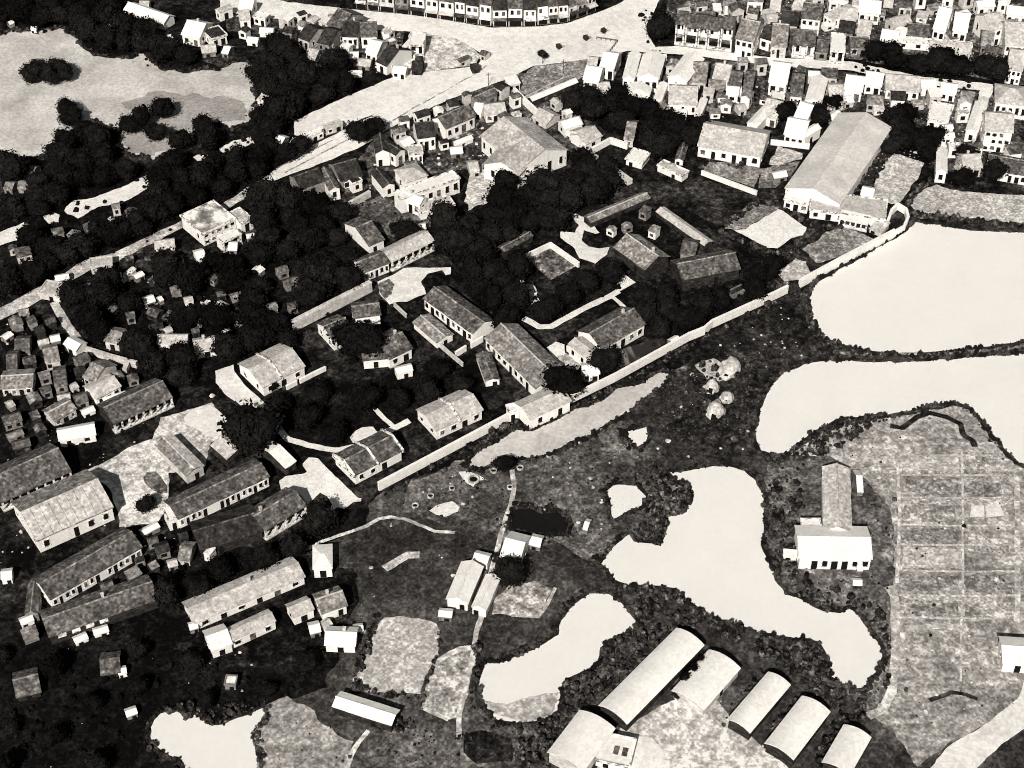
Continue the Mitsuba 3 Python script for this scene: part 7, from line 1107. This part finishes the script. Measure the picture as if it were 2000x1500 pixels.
def local(x, y, rot):
    a = math.radians(rot); c, s = math.cos(a), math.sin(a)
    return np.array([[c, -s, 0, x], [s, c, 0, y], [0, 0, 1, 0], [0, 0, 0, 1.0]])

# ------------------------------------------------------------------ the ground
rng = np.random.default_rng(11)
g = MB(); g.add([(-900, -200, 0), (900, -200, 0), (900, 1800, 0), (-900, 1800, 0)], [[0, 1, 2], [0, 2, 3]])
put('ground', g, 'ground'); labels['ground'] = {'kind': 'structure', 'label': 'dark mottled ground between the fields and houses', 'category': 'ground'}

def ragged(pts, amp, step=0.9, seed=0):
    """the outline with small bays and points, as banks and verges have"""
    p = np.array(pts + pts[:1], float); out = []
    for a, b_ in zip(p[:-1], p[1:]):
        n = max(1, int(np.linalg.norm(b_ - a) / step))
        out.append(a + (b_ - a) * (np.arange(n) / n)[:, None])
    q = np.vstack(out); q3 = np.c_[q, np.zeros(len(q))]
    d = np.stack([meshkit.fbm(q3 / 2.6, 3, seed), meshkit.fbm(q3 / 2.6, 3, seed + 50)], 1) - 0.5
    return Polygon(q + d * 2 * amp).buffer(0)

def sheet(key, poly, z, mat):
    vs, fs, n = [], [], 0
    for part in getattr(poly, 'geoms', [poly]):
        if part.area < 0.05:
            continue
        v, f = trimesh.creation.triangulate_polygon(part, engine='earcut')
        vs.append(np.c_[v, np.full(len(v), z)]); fs.append(np.asarray(f) + n); n += len(v)
    v, f = np.vstack(vs), np.vstack(fs)
    nz = np.cross(v[f[:, 1]] - v[f[:, 0]], v[f[:, 2]] - v[f[:, 0]])[:, 2]
    f[nz < 0] = f[nz < 0][:, ::-1]
    scene[key] = ply(trimesh.Trimesh(v, f, process=False), mat)

LAYER, banks, scrubs, WET = {}, [], [], []
for i, (name, mat, layer, j, pts) in enumerate(AREAS):
    poly = ragged(pts, j, seed=i)
    key = numbered(name)
    LAYER[layer] = LAYER.get(layer, 0) + 1
    z = 0.012 * layer + 0.0012 * (i % 9)
    sheet(key, poly, z, mat)
    labels[key] = {'kind': 'structure', 'category': name.replace('_', ' ')}
    if mat in ('water', 'lake', 'moat', 'dark_water'):
        ring = poly.buffer(1.1).difference(poly.buffer(0.05))
        banks.append((poly, mat)); WET.append(poly)
        k = numbered('bank'); sheet(k, ring, 0.012 * 2 + 0.006 + 0.0012 * (i % 5), 'bank'); labels[k] = {'kind': 'structure', 'category': 'bank'}
    if mat in ('scrub_mid', 'scrub_light'):
        scrubs.append((poly, mat))
for i, pts in enumerate(SHADE):  # near-black sheets laid to blacken the ground under the groves
    k = numbered('grove_floor'); sheet(k, ragged(pts, 1.2, seed=200 + i), 0.0125 + 0.0007 * i / 20, 'soil_black'); labels[k] = {'kind': 'structure', 'category': 'leaf litter'}

# ------------------------------------------------------------------ buildings
def window(key, mb_axis, a, z0, z1, half, frame, m, panes='opening'):
    """mb_axis: 'front' at y=a[1], facing -y, or 'left'/'right' at x=a[0]; a recess-dark pane behind a proud frame"""
    x, y = a
    w, fr = MB(), MB()
    def bx(b_, u0, u1, v0, v1, d0, d1):
        if mb_axis == 'front': b_.box(x + u0, x + u1, y - d1, y + d0, v0, v1)
        elif mb_axis == 'left': b_.box(x - d1, x + d0, y + u0, y + u1, v0, v1)
        else: b_.box(x - d0, x + d1, y + u0, y + u1, v0, v1)
    bx(w, -half, half, z0, z1, 0.05, 0.03)
    put(key, w, panes, m)
    if frame:
        t = 0.12
        bx(fr, -half - t, -half, z0, z1, 0.05, 0.12); bx(fr, half, half + t, z0, z1, 0.05, 0.12)
        bx(fr, -half - t, half + t, z1, z1 + t, 0.05, 0.14); bx(fr, -half - t - 0.06, half + t + 0.06, z0 - t, z0, 0.05, 0.20)
        put(key + '__frame', fr, 'trim', m)

def building(rec):
    name, label, cat, group, kind, X, Y, rot, L, D, h, tp, roof, wall, o = rec
    if cat == 'hut' and not o.get('win'):
        h, wall = h * 0.72, 'wall_grey' if (len(label) % 3 and wall == 'wall_white') else wall
    t = numbered(name)
    labels[t] = {'label': label, 'category': cat, 'kind': 'thing'}
    if cat == 'shed' and D < 2.4: h *= 0.6
    if group: labels[t]['group'] = group
    M = local(X, Y, rot); end = kind == 'gablend'
    R = M
    if end:                                             # ridge runs away: build it sideways, then turn it
        R = M @ np.array([[0, -1, 0, L / 2], [1, 0, 0, D / 2], [0, 0, 1, 0], [0, 0, 0, 1.0]])
        l, d = D, L
    else:
        l, d = L, D
    small = cat in ('hut', 'shed', 'kiosk', 'stall') or L < 4
    e = min(0.35, 0.06 * min(l, d)); th = 0.14
    ver = o.get('ver', 0); fi = min(2.0, 0.32 * d) if ver else e
    x0, x1, y0, y1 = -l / 2 + e, l / 2 - e, fi, d - e
    r = random.Random(sum(map(ord, label)))
    wb, rb = MB(), MB()
    top = lambda y: h + min(y, d - y) * tp - th - 0.02
    if kind in ('gable', 'gablend'):
        wb.prism([(y0, 0), (y1, 0), (y1, top(y1)), (d / 2, top(d / 2)), (y0, top(y0))], x0, x1)
        hr = h + d / 2 * tp
        sag = 0.0
        n = max(1, int(l / 3))
        if o.get('round'):                              # sheet roof bent over round rafters
            ys = [0, 0.08, 0.2, 0.35, 0.5, 0.65, 0.8, 0.92, 1]; up = [(d * q, h + (hr - h) * (1 - abs(2 * q - 1) ** 2.0)) for q in ys]
            rb.strip(up + [(y, z - th) for y, z in reversed(up)], -l / 2, l / 2, len(up))
        else:
            # old roofs: the ridge sags between trusses and the eaves are never quite straight
            n = max(2, int(l / 2.2)); xs, ps = [], []
            for q in range(n + 1):
                a, b_, c = r.uniform(-0.07, 0.02), r.uniform(-0.07, 0.04), r.uniform(-0.07, 0.02); w = r.uniform(-0.10, 0.06)
                xs.append(-l / 2 + l * q / n)
                ps.append([(w, h + a), (d / 2, hr + b_), (d, h + c), (d, h + c - th), (d / 2, hr + b_ - th), (w, h + a - th)])
            rb.loft(xs, ps, 3)
    elif kind == 'hip':
        wb.box(x0, x1, y0, y1, 0, h - 0.02)
        k = min(d / 2, l * 0.42); hr = h + k * tp; q = l / 2 - k; c = d / 2
        rb.add([(-l / 2, 0, h), (l / 2, 0, h), (l / 2, d, h), (-l / 2, d, h), (-q, c, hr), (q, c, hr), (-l / 2, 0, h - th), (l / 2, 0, h - th), (l / 2, d, h - th), (-l / 2, d, h - th)],
               [[0, 1, 5], [0, 5, 4], [1, 2, 5], [2, 3, 4], [2, 4, 5], [3, 0, 4], [0, 6, 7], [0, 7, 1], [1, 7, 8], [1, 8, 2], [2, 8, 9], [2, 9, 3], [3, 9, 6], [3, 6, 0], [6, 8, 7], [6, 9, 8]])
    elif kind == 'lean':
        wb.prism([(y0, 0), (y1, 0), (y1, h + 0.1 * d - th), (y0, h - th - 0.02)], x0, x1)
        rb.strip([(0, h), (d, h + 0.12 * d), (d, h + 0.12 * d - th), (0, h - th)], -l / 2, l / 2, 2)
    else:
        wb.box(x0, x1, y0, y1, 0, h - 0.25)
        rb.box(-l / 2 + 0.2, l / 2 - 0.2, 0.2, d - 0.2, h - 0.25, h - 0.08)
        pb = MB(); w = min(0.28, 0.1 * d)
        pb.box(-l / 2, l / 2, 0, w, h - 0.3, h + 0.22); pb.box(-l / 2, l / 2, d - w, d, h - 0.3, h + 0.22)
        pb.box(-l / 2, -l / 2 + w, w, d - w, h - 0.3, h + 0.22); pb.box(l / 2 - w, l / 2, w, d - w, h - 0.3, h + 0.22)
        put(t + '__parapet', pb, 'trim' if wall in ('wall_white', 'wall_dark') else wall, R)
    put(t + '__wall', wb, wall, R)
    panels = o.get('panels')
    put(t + '__roof', rb, 'roof_grey' if panels else roof, R, smooth=32 if o.get('round') else False)
    if panels:
        nx, ny = panels; a = math.atan(tp); s = d / 2 / ny
        for i in range(nx):
            for k in range(ny):
                p = MB(); g0, g1 = -l / 2 + i * l / nx + 0.045, -l / 2 + (i + 1) * l / nx - 0.045
                ya, yb = k * s - (0.05 if k else 0), (k + 1) * s - 0.02
                up = 0.02 + r.uniform(0, 0.03)
                p.prism([(ya, h + ya * tp + up + 0.06), (yb, h + yb * tp + up), (yb, h + yb * tp + up + 0.06), (ya, h + ya * tp + up + 0.14)], g0, g1)
                put(numbered(t + '__roof__panel'), p, 'roof_panel', R)
    if kind in ('gable', 'gablend') and l > 5 and roof not in ('roof_shed',) and not o.get('round'):
        rc = MB(); hr = h + d / 2 * tp
        rc.prism([(d / 2 - 0.22, hr - 0.06), (d / 2 + 0.22, hr - 0.06), (d / 2 + 0.08, hr + 0.12), (d / 2 - 0.08, hr + 0.12)], -l / 2 - 0.03, l / 2 + 0.03)
        put(t + '__ridge_cap', rc, {'roof_dark': 'roof_mid', 'roof_mid': 'roof_grey', 'roof_grey': 'roof_pale'}.get(roof, roof), R)
    for fx in o.get('party', ()):
        pw = MB(); xc = -l / 2 + fx * l; hr = h + d / 2 * tp
        pw.prism([(-0.05, h - 0.6), (d + 0.05, h - 0.6), (d + 0.05, h + 0.35), (d / 2, hr + 0.40), (-0.05, h + 0.35)], xc - 0.22, xc + 0.22)
        put(numbered(t + '__parapet'), pw, 'trim', R)
    big = not small and cat not in ('shed',)
    if big and kind in ('gable', 'hip') and r.random() < 0.30 and not panels and not o.get('party'):
        cb = MB(); xc = r.uniform(-l * 0.3, l * 0.3); hr = h + d / 2 * tp
        cb.box(xc - 0.28, xc + 0.28, d / 2 + 0.3, d / 2 + 0.86, hr - 0.6, hr + 0.7); cb.box(xc - 0.36, xc + 0.36, d / 2 + 0.22, d / 2 + 0.94, hr + 0.7, hr + 0.82)
        put(t + '__chimney', cb, 'wall_pale', R)
    for k in range(o.get('sky', 0)):
        sb = MB(); sb.box(-l * 0.05 + k * l * 0.24, l * 0.10 + k * l * 0.24, d * 0.35, d * 0.62, h - 0.08, h + 0.1)
        put(numbered(t + '__skylight'), sb, 'roof_mid', R)
    # front openings
    fl = L if end else l
    fy = e if end else (e if not ver else fi)
    nw, st = o.get('win', (0, 1))
    dh = min(2.1, h * 0.6)
    if o.get('shop'):
        q = MB(); q.box(-fl * 0.40, fl * 0.40, fy - 0.03, fy + 0.05, 0.05, 2.5); put(t + '__shopfront', q, 'opening', M)
        q = MB(); dp = r.uniform(0.9, 1.6); q.prism([(fy - dp, 2.45), (fy, 2.95), (fy, 3.05), (fy - dp, 2.55)], -fl * 0.46, fl * 0.46)
        put(t + '__awning', q, r.choice(['wall_pale', 'roof_mid', 'roof_grey', 'roof_dark', 'trim']), M)
    if nw:
        pitch_x = (fl - 2 * e) / nw; half = min(0.62, pitch_x * 0.27)
        sh = (h - 0.2) / st
        for s_ in range(1 if o.get('shop') else 0, st):
            for i in range(nw):
                x = -fl / 2 + e + pitch_x * (i + 0.5) + r.uniform(-0.06, 0.06)
                door = s_ == 0 and not small and (i == nw // 2 or (nw > 5 and i % 3 == 1))
                z0, z1 = s_ * sh + (0.05 if door else sh * 0.30), s_ * sh + sh * (0.76 if not door else 0.72)
                part = 'door' if door else 'window'
                if not door and r.random() < 0.10: continue
                hv, pane = half * r.uniform(0.8, 1.15), ('roof_mid' if r.random() < 0.18 else 'opening')
                z1 += r.uniform(-0.12, 0.08)
                window(numbered(f'{t}__{part}'), 'front', (x, fy), z0, min(z1, h - 0.35), hv * (1.1 if door else 1), not small and fl > 5 and not door and not o.get('shop'), M, pane)
    elif not ver and not o.get('bright') and L > 1.8:
        window(numbered(f'{t}__door'), 'front', (r.uniform(-0.2, 0.2) * fl, fy), 0.03, min(dh, h - 0.4), min(0.55, fl * 0.18), False, M)
    if not small and not ver and nw:
        for side in ('left', 'right'):
            dd = D if not end else D
            ns = max(1, int(dd / 3.4)) if end else max(1, int(dd / 4.2))
            for i in range(min(ns, 9)):
                y = dd * (i + 0.5) / ns
                xs = (-L / 2 + e) if side == 'left' else (L / 2 - e)
                if h > 2.4 and r.random() < 0.8:
                    window(numbered(f'{t}__window'), side, (xs, y), h * 0.32, h * 0.68, 0.45, dd > 6 and not end, M)
    if o.get('bright'):
        for i in range(o['bright']):
            bb = MB(); x = -l * 0.42 + i * l * 0.125; bb.box(x, x + l * 0.075, e - 0.08, e + 0.1, h * 0.45, h * 0.8)
            put(numbered(t + '__window'), bb, 'trim', M)
    if ver:
        pl = MB(); pl.box(-l / 2 + 0.05, l / 2 - 0.05, 0.05, fi + 0.02, 0, 0.35); put(t + '__veranda_floor', pl, 'wall_pale', M)
        for i in range(ver):
            x = -l / 2 + 0.35 + (l - 0.7) * i / max(1, ver - 1)
            c = MB(); w = 0.2
            c.box(x - w, x + w, 0.12, 0.12 + 2 * w, 0.35, h - th - 0.03); c.box(x - w - 0.07, x + w + 0.07, 0.05, 0.19 + 2 * w, 0.35, 0.55)
            put(numbered(t + '__column'), c, 'trim', M)
        rail = MB(); rail.box(-l / 2 + 0.3, l / 2 - 0.3, 0.2, 0.34, 0.35, 0.95)
        put(t + '__balustrade', rail, 'trim', M)
    return t

for rec in BUILDINGS:
    building(rec)

# ------------------------------------------------------------------ free-standing walls
for pts, hgt, thick, mat, label, piers in WALLS:
    t = numbered('wall'); labels[t] = {'label': label, 'category': 'wall', 'kind': 'thing'}
    p = np.array(pts)
    wb, cb = MB(), MB()
    for a, b_ in zip(p[:-1], p[1:]):
        dvec = b_ - a; ln = np.linalg.norm(dvec); u = dvec / ln
        rot = math.degrees(math.atan2(u[1], u[0])); m = local(*((a + b_) / 2), rot)
        for mb, w, z0, z1, ex in ((wb, thick / 2, 0, hgt, thick * 0.1), (cb, thick / 2 + 0.09, hgt, hgt + 0.16, thick * 0.1 + 0.05)):
            q = MB(); q.box(-ln / 2 - ex, ln / 2 + ex, -w, w, z0, z1); qm = q.mesh(m); mb.add(qm.vertices, qm.faces)
        for k in range(piers * (1 if ln > 12 else 0)):
            f = (k + 0.5) / piers; q = MB(); x = -ln / 2 + f * ln
            q.box(x - 0.28, x + 0.28, -thick / 2 - 0.16, thick / 2 + 0.16, 0, hgt + 0.3); q.box(x - 0.36, x + 0.36, -thick / 2 - 0.24, thick / 2 + 0.24, hgt + 0.3, hgt + 0.42)
            put(numbered(t + '__pier'), q, mat, m)
    put(t + '__wall_face', wb, mat); put(t + '__coping', cb, mat)

# ------------------------------------------------------------------ trees
def crown(seed):
    r = np.random.default_rng(seed)
    core = trimesh.creation.icosphere(subdivisions=3)
    v = np.array(core.vertices)
    blob = 0.42 + 0.75 * meshkit.fbm(v * 1.9 + seed * 3.1, 4, seed)
    lump = r.normal(size=(9, 3)); lump /= np.linalg.norm(lump, axis=1, keepdims=True)
    bump = np.max(np.clip(v @ lump.T - 0.62, 0, 1), axis=1) * 0.95
    rad = (blob + bump) * 0.88
    vv = v * rad[:, None] * [r.uniform(0.9, 1.2), r.uniform(0.8, 1.05), 0.82]
    parts_v, parts_f = [vv], [np.array(core.faces)]
    n = len(vv)
    idx = r.integers(0, len(v), 760)
    for i in idx:                                        # leaf sprays standing out of the mass
        c = vv[i] * r.uniform(0.92, 1.30); nrm = v[i] + r.normal(size=3) * 0.5; nrm /= np.linalg.norm(nrm)
        a = np.cross(nrm, r.normal(size=3)); a /= np.linalg.norm(a); b_ = np.cross(nrm, a); s = r.uniform(0.05, 0.13)
        parts_v.append(np.array([c - a * s, c + b_ * s * 0.7, c + a * s * 1.1 + nrm * s * 0.4, c - b_ * s * 0.7])); parts_f.append(np.array([[0, 1, 2], [0, 2, 3]]) + n); n += 4
    m = np.vstack(parts_v); m[:, 2] += 1.15
    return trimesh.Trimesh(m, np.vstack(parts_f), process=False)

def trunk(seed):
    r = np.random.default_rng(seed); mb = MB(); k = 6; rings = [(0, 0.10), (0.25, 0.075), (0.55, 0.06), (0.85, 0.04)]
    ang = np.arange(k) * 2 * np.pi / k; v, f = [], []
    for i, (z, w) in enumerate(rings):
        v += [(w * math.cos(a) + 0.02 * i * r.normal() * 0.3, w * math.sin(a), z) for a in ang]
        if i: f += [[(i - 1) * k + j, (i - 1) * k + (j + 1) % k, i * k + (j + 1) % k] for j in range(k)] + [[(i - 1) * k + j, i * k + (j + 1) % k, i * k + j] for j in range(k)]
    mb.add(v, f)
    for q in range(3):                                   # limbs
        a = q * 2.1 + seed; d = np.array([math.cos(a), math.sin(a), 0.9]); p0 = np.array([0, 0, 0.45]); p1 = p0 + d * 0.5
        s = np.array([-math.sin(a), math.cos(a), 0]) * 0.03; u = np.array([0, 0, 0.03])
        mb.add([p0 - s, p0 + s, p0 + u * 2, p1 - s * 0.5, p1 + s * 0.5, p1 + u], [[0, 1, 4], [0, 4, 3], [1, 2, 5], [1, 5, 4], [2, 0, 3], [2, 3, 5]])
    return mb.mesh()

for k in range(5):
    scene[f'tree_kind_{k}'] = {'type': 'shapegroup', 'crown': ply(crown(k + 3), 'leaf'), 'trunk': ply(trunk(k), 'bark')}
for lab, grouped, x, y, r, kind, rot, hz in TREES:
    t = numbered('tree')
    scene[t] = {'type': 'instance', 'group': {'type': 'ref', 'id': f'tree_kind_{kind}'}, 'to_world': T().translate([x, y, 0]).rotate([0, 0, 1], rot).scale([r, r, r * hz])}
    labels[t] = {'label': TREE_LABELS[lab], 'category': 'tree', 'kind': 'thing'}
    if grouped: labels[t]['group'] = 'trees: ' + TREE_LABELS[lab].replace('dark tree ', '')

# ------------------------------------------------------------------ low growth nobody could count
BUSH = trimesh.creation.icosphere(subdivisions=1)
def bushes(key, spots_, mat, cat, label):
    bv, bf = np.array(BUSH.vertices), np.array(BUSH.faces)
    vs, fs = [], []
    for i, (x, y, s, hz) in enumerate(spots_):
        n = 0.65 + 0.7 * rng.random(len(bv))
        v = bv * n[:, None] * [s, s, s * hz] + [x, y, s * hz * 0.45]
        vs.append(v); fs.append(bf + i * len(bv))
    scene[key] = ply(trimesh.Trimesh(np.vstack(vs), np.vstack(fs), process=False), mat)
    labels[key] = {'kind': 'stuff', 'category': cat, 'label': label}

wet = [prepared.prep(p) for p in WET]
sp = []
for poly, mat in banks:
    for ring in [poly.exterior]:
        n = int(ring.length / 0.16); off = poly.buffer(0.55).exterior; core = prepared.prep(poly.buffer(-0.12))
        for k in range(n):
            u = rng.uniform(0, 1); q = off.interpolate(u, normalized=True)
            dens = meshkit.noise(np.array([q.x / 4.5, q.y / 4.5, 0.7]))
            if rng.random() > 0.25 + 1.1 * dens: continue
            w = 0.35 + 0.5 * dens; q2 = Point(q.x + rng.normal() * w, q.y + rng.normal() * w)
            if core.contains(q2): continue
            s = min(0.62, 0.12 + rng.exponential(0.13) * (0.5 + dens))
            sp.append((q2.x, q2.y, s, rng.uniform(0.6, 1.5)))
bushes('bank_bushes', sp, 'scrub_leaf', 'bushes', 'dark low bushes and reeds growing along the pond banks')
sp = []
for poly, mat in scrubs:
    x0, y0, x1, y1 = poly.bounds; pp = prepared.prep(poly)
    n = int(poly.area * (0.34 if mat == 'scrub_mid' else 0.05))
    for _ in range(n):
        x, y = rng.uniform(x0, x1), rng.uniform(y0, y1)
        if meshkit.noise(np.array([x / 5, y / 5, 0.3])) < 0.42: continue
        if pp.contains(Point(x, y)) and not any(w.contains(Point(x, y)) for w in wet):
            s = min(0.6, 0.1 + rng.exponential(0.11)); sp.append((x, y, s, rng.uniform(0.5, 1.1)))
bushes('scrub_bushes', sp, 'scrub_leaf', 'scrub', 'low dark scrub scattered over the rough meadow')
sp = []
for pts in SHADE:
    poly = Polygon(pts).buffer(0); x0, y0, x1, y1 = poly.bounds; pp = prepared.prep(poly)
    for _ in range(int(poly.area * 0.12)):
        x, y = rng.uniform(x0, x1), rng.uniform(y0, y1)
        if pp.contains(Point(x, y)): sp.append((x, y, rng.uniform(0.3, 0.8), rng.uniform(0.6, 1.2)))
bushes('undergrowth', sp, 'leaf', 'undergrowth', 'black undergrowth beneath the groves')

sp = []
for pts, dens in THICKETS:
    poly = Polygon(pts).buffer(0); x0, y0, x1, y1 = poly.bounds; pp = prepared.prep(poly)
    for _ in range(int((x1 - x0) * (y1 - y0) * dens)):
        x, y = rng.uniform(x0, x1), rng.uniform(y0, y1)
        if pp.contains(Point(x, y)) and not any(w.contains(Point(x, y)) for w in wet): sp.append((x, y, 0.15 + min(0.7, rng.exponential(0.22)), rng.uniform(0.7, 1.7)))
bushes('thicket', sp, 'thicket_leaf', 'thicket', 'tangled thickets of shrubs and pale leaves along the ponds and sheds')
sp = []
for pts, dens in RUBBLE:
    poly = Polygon(pts).buffer(0); x0, y0, x1, y1 = poly.bounds; pp = prepared.prep(poly)
    for _ in range(int((x1 - x0) * (y1 - y0) * dens)):
        x, y = rng.uniform(x0, x1), rng.uniform(y0, y1)
        if meshkit.noise(np.array([x / 6, y / 6, 4.4])) > 0.45 and pp.contains(Point(x, y)) and not any(w.contains(Point(x, y)) for w in wet): sp.append((x, y, 0.08 + min(0.55, rng.exponential(0.12)), rng.uniform(0.3, 0.8)))
bushes('rubble', sp, 'rubble', 'rubble', 'small pale stones and scraps strewn over the ground')

# ------------------------------------------------------------------ domed huts
for x, y, r_, hgt, asp, label in DOMES:
    t = numbered('domed_hut'); labels[t] = {'label': label, 'category': 'hut', 'kind': 'thing'}
    q = trimesh.creation.icosphere(subdivisions=3); v = np.array(q.vertices); v = v[:, :] * (0.55 + 0.9 * meshkit.fbm(v * 1.5 + x, 4))[:, None]
    v[:, 2] = np.maximum(v[:, 2], -0.08); v = v * [r_, r_ * asp, hgt]; m = local(x, y + r_ * asp, -20)
    q = trimesh.Trimesh(v @ m[:3, :3].T + m[:3, 3], q.faces, process=False); put(t + '__dome', q, 'roof_pale2', smooth=60)
    w = MB(); w.box(-0.5, 0.5, -r_ * asp * 0.99, -r_ * asp * 0.5, 0, 1.3); put(t + '__doorway', w, 'opening', m)

# ------------------------------------------------------------------ wells, carts, poles, railing
for x, y, r_, label in WELLS:
    t = numbered('well'); labels[t] = {'label': label, 'category': 'well', 'kind': 'thing', 'group': 'round wells below the compound wall'}
    ring = MB(); k = 14
    for j in range(k):
        a0, a1 = 2 * math.pi * j / k, 2 * math.pi * (j + 1) / k
        o_, i_ = r_ * 1.35, r_
        v = [(c * math.cos(a), c * math.sin(a), z) for z in (0, 0.5) for a in (a0, a1) for c in (i_, o_)]
        ring.add(v, [[0, 1, 3], [0, 3, 2], [4, 7, 5], [4, 6, 7], [1, 5, 7], [1, 7, 3], [0, 6, 4], [0, 2, 6]])
    m = local(x, y, 0); put(t + '__rim', ring, 'field_pale', m)
    wd = MB(); wd.add([(r_ * math.cos(2 * math.pi * j / k), r_ * math.sin(2 * math.pi * j / k), 0.16) for j in range(k)] + [(0, 0, 0.16)], [[j, (j + 1) % k, k] for j in range(k)])
    put(t + '__water', wd, 'opening', m)
for x, y, rot, label in CARTS:
    t = numbered('cart'); labels[t] = {'label': label, 'category': 'cart', 'kind': 'thing', 'group': 'carts on the square'}
    m = local(x, y, rot)
    q = MB(); q.box(-0.95, 0.75, -0.5, 0.5, 0.55, 1.05); put(t + '__body', q, 'dark_metal', m)
    q = MB(); q.prism([(-0.55, 1.05), (0.55, 1.05), (0.5, 1.6), (0.2, 1.85), (-0.2, 1.85), (-0.5, 1.6)], -0.9, 0.35); put(t + '__hood', q, 'dark_metal', m)
    for sy in (-0.62, 0.62):
        w = trimesh.creation.cylinder(0.5, 0.09, sections=16); w.apply_transform(trimesh.transformations.rotation_matrix(math.pi / 2, [1, 0, 0])); w.apply_translation([-0.2, sy, 0.5]); w.apply_transform(m)
        put(numbered(t + '__wheel'), w, 'dark_metal')
        q = MB(); q.box(0.7, 1.9, sy * 0.6 - 0.04, sy * 0.6 + 0.04, 0.6, 0.68); put(numbered(t + '__shaft'), q, 'dark_metal', m)
for x, y, hgt, label in POLES:
    t = numbered('utility_pole'); labels[t] = {'label': label, 'category': 'pole', 'kind': 'thing'}
    m = local(x, y, 25); q = trimesh.creation.cylinder(0.11, hgt, sections=8); q.apply_translation([0, 0, hgt / 2]); q.apply_transform(m); put(t + '__post', q, 'bark')
    q = MB(); q.box(-0.8, 0.8, -0.05, 0.05, hgt - 0.7, hgt - 0.58); put(t + '__crossarm', q, 'bark', m)
t = numbered('railing'); labels[t] = {'label': 'thin dark bent railing on the pale square beside the carts', 'category': 'railing', 'kind': 'thing'}
for a, b_ in zip(RAILING[:-1], RAILING[1:]):
    a, b_ = np.array(a), np.array(b_); ln = np.linalg.norm(b_ - a); m = local(*((a + b_) / 2), math.degrees(math.atan2(*(b_ - a)[::-1])))
    q = MB(); q.box(-ln / 2, ln / 2, -0.07, 0.07, 0.85, 1.0); put(numbered(t + '__rail'), q, 'dark_metal', m)
    for k in range(int(ln / 1.5) + 1):
        q = MB(); x = -ln / 2 + k * 1.5; q.box(x - 0.08, x + 0.08, -0.08, 0.08, 0, 0.85); put(numbered(t + '__post'), q, 'dark_metal', m)
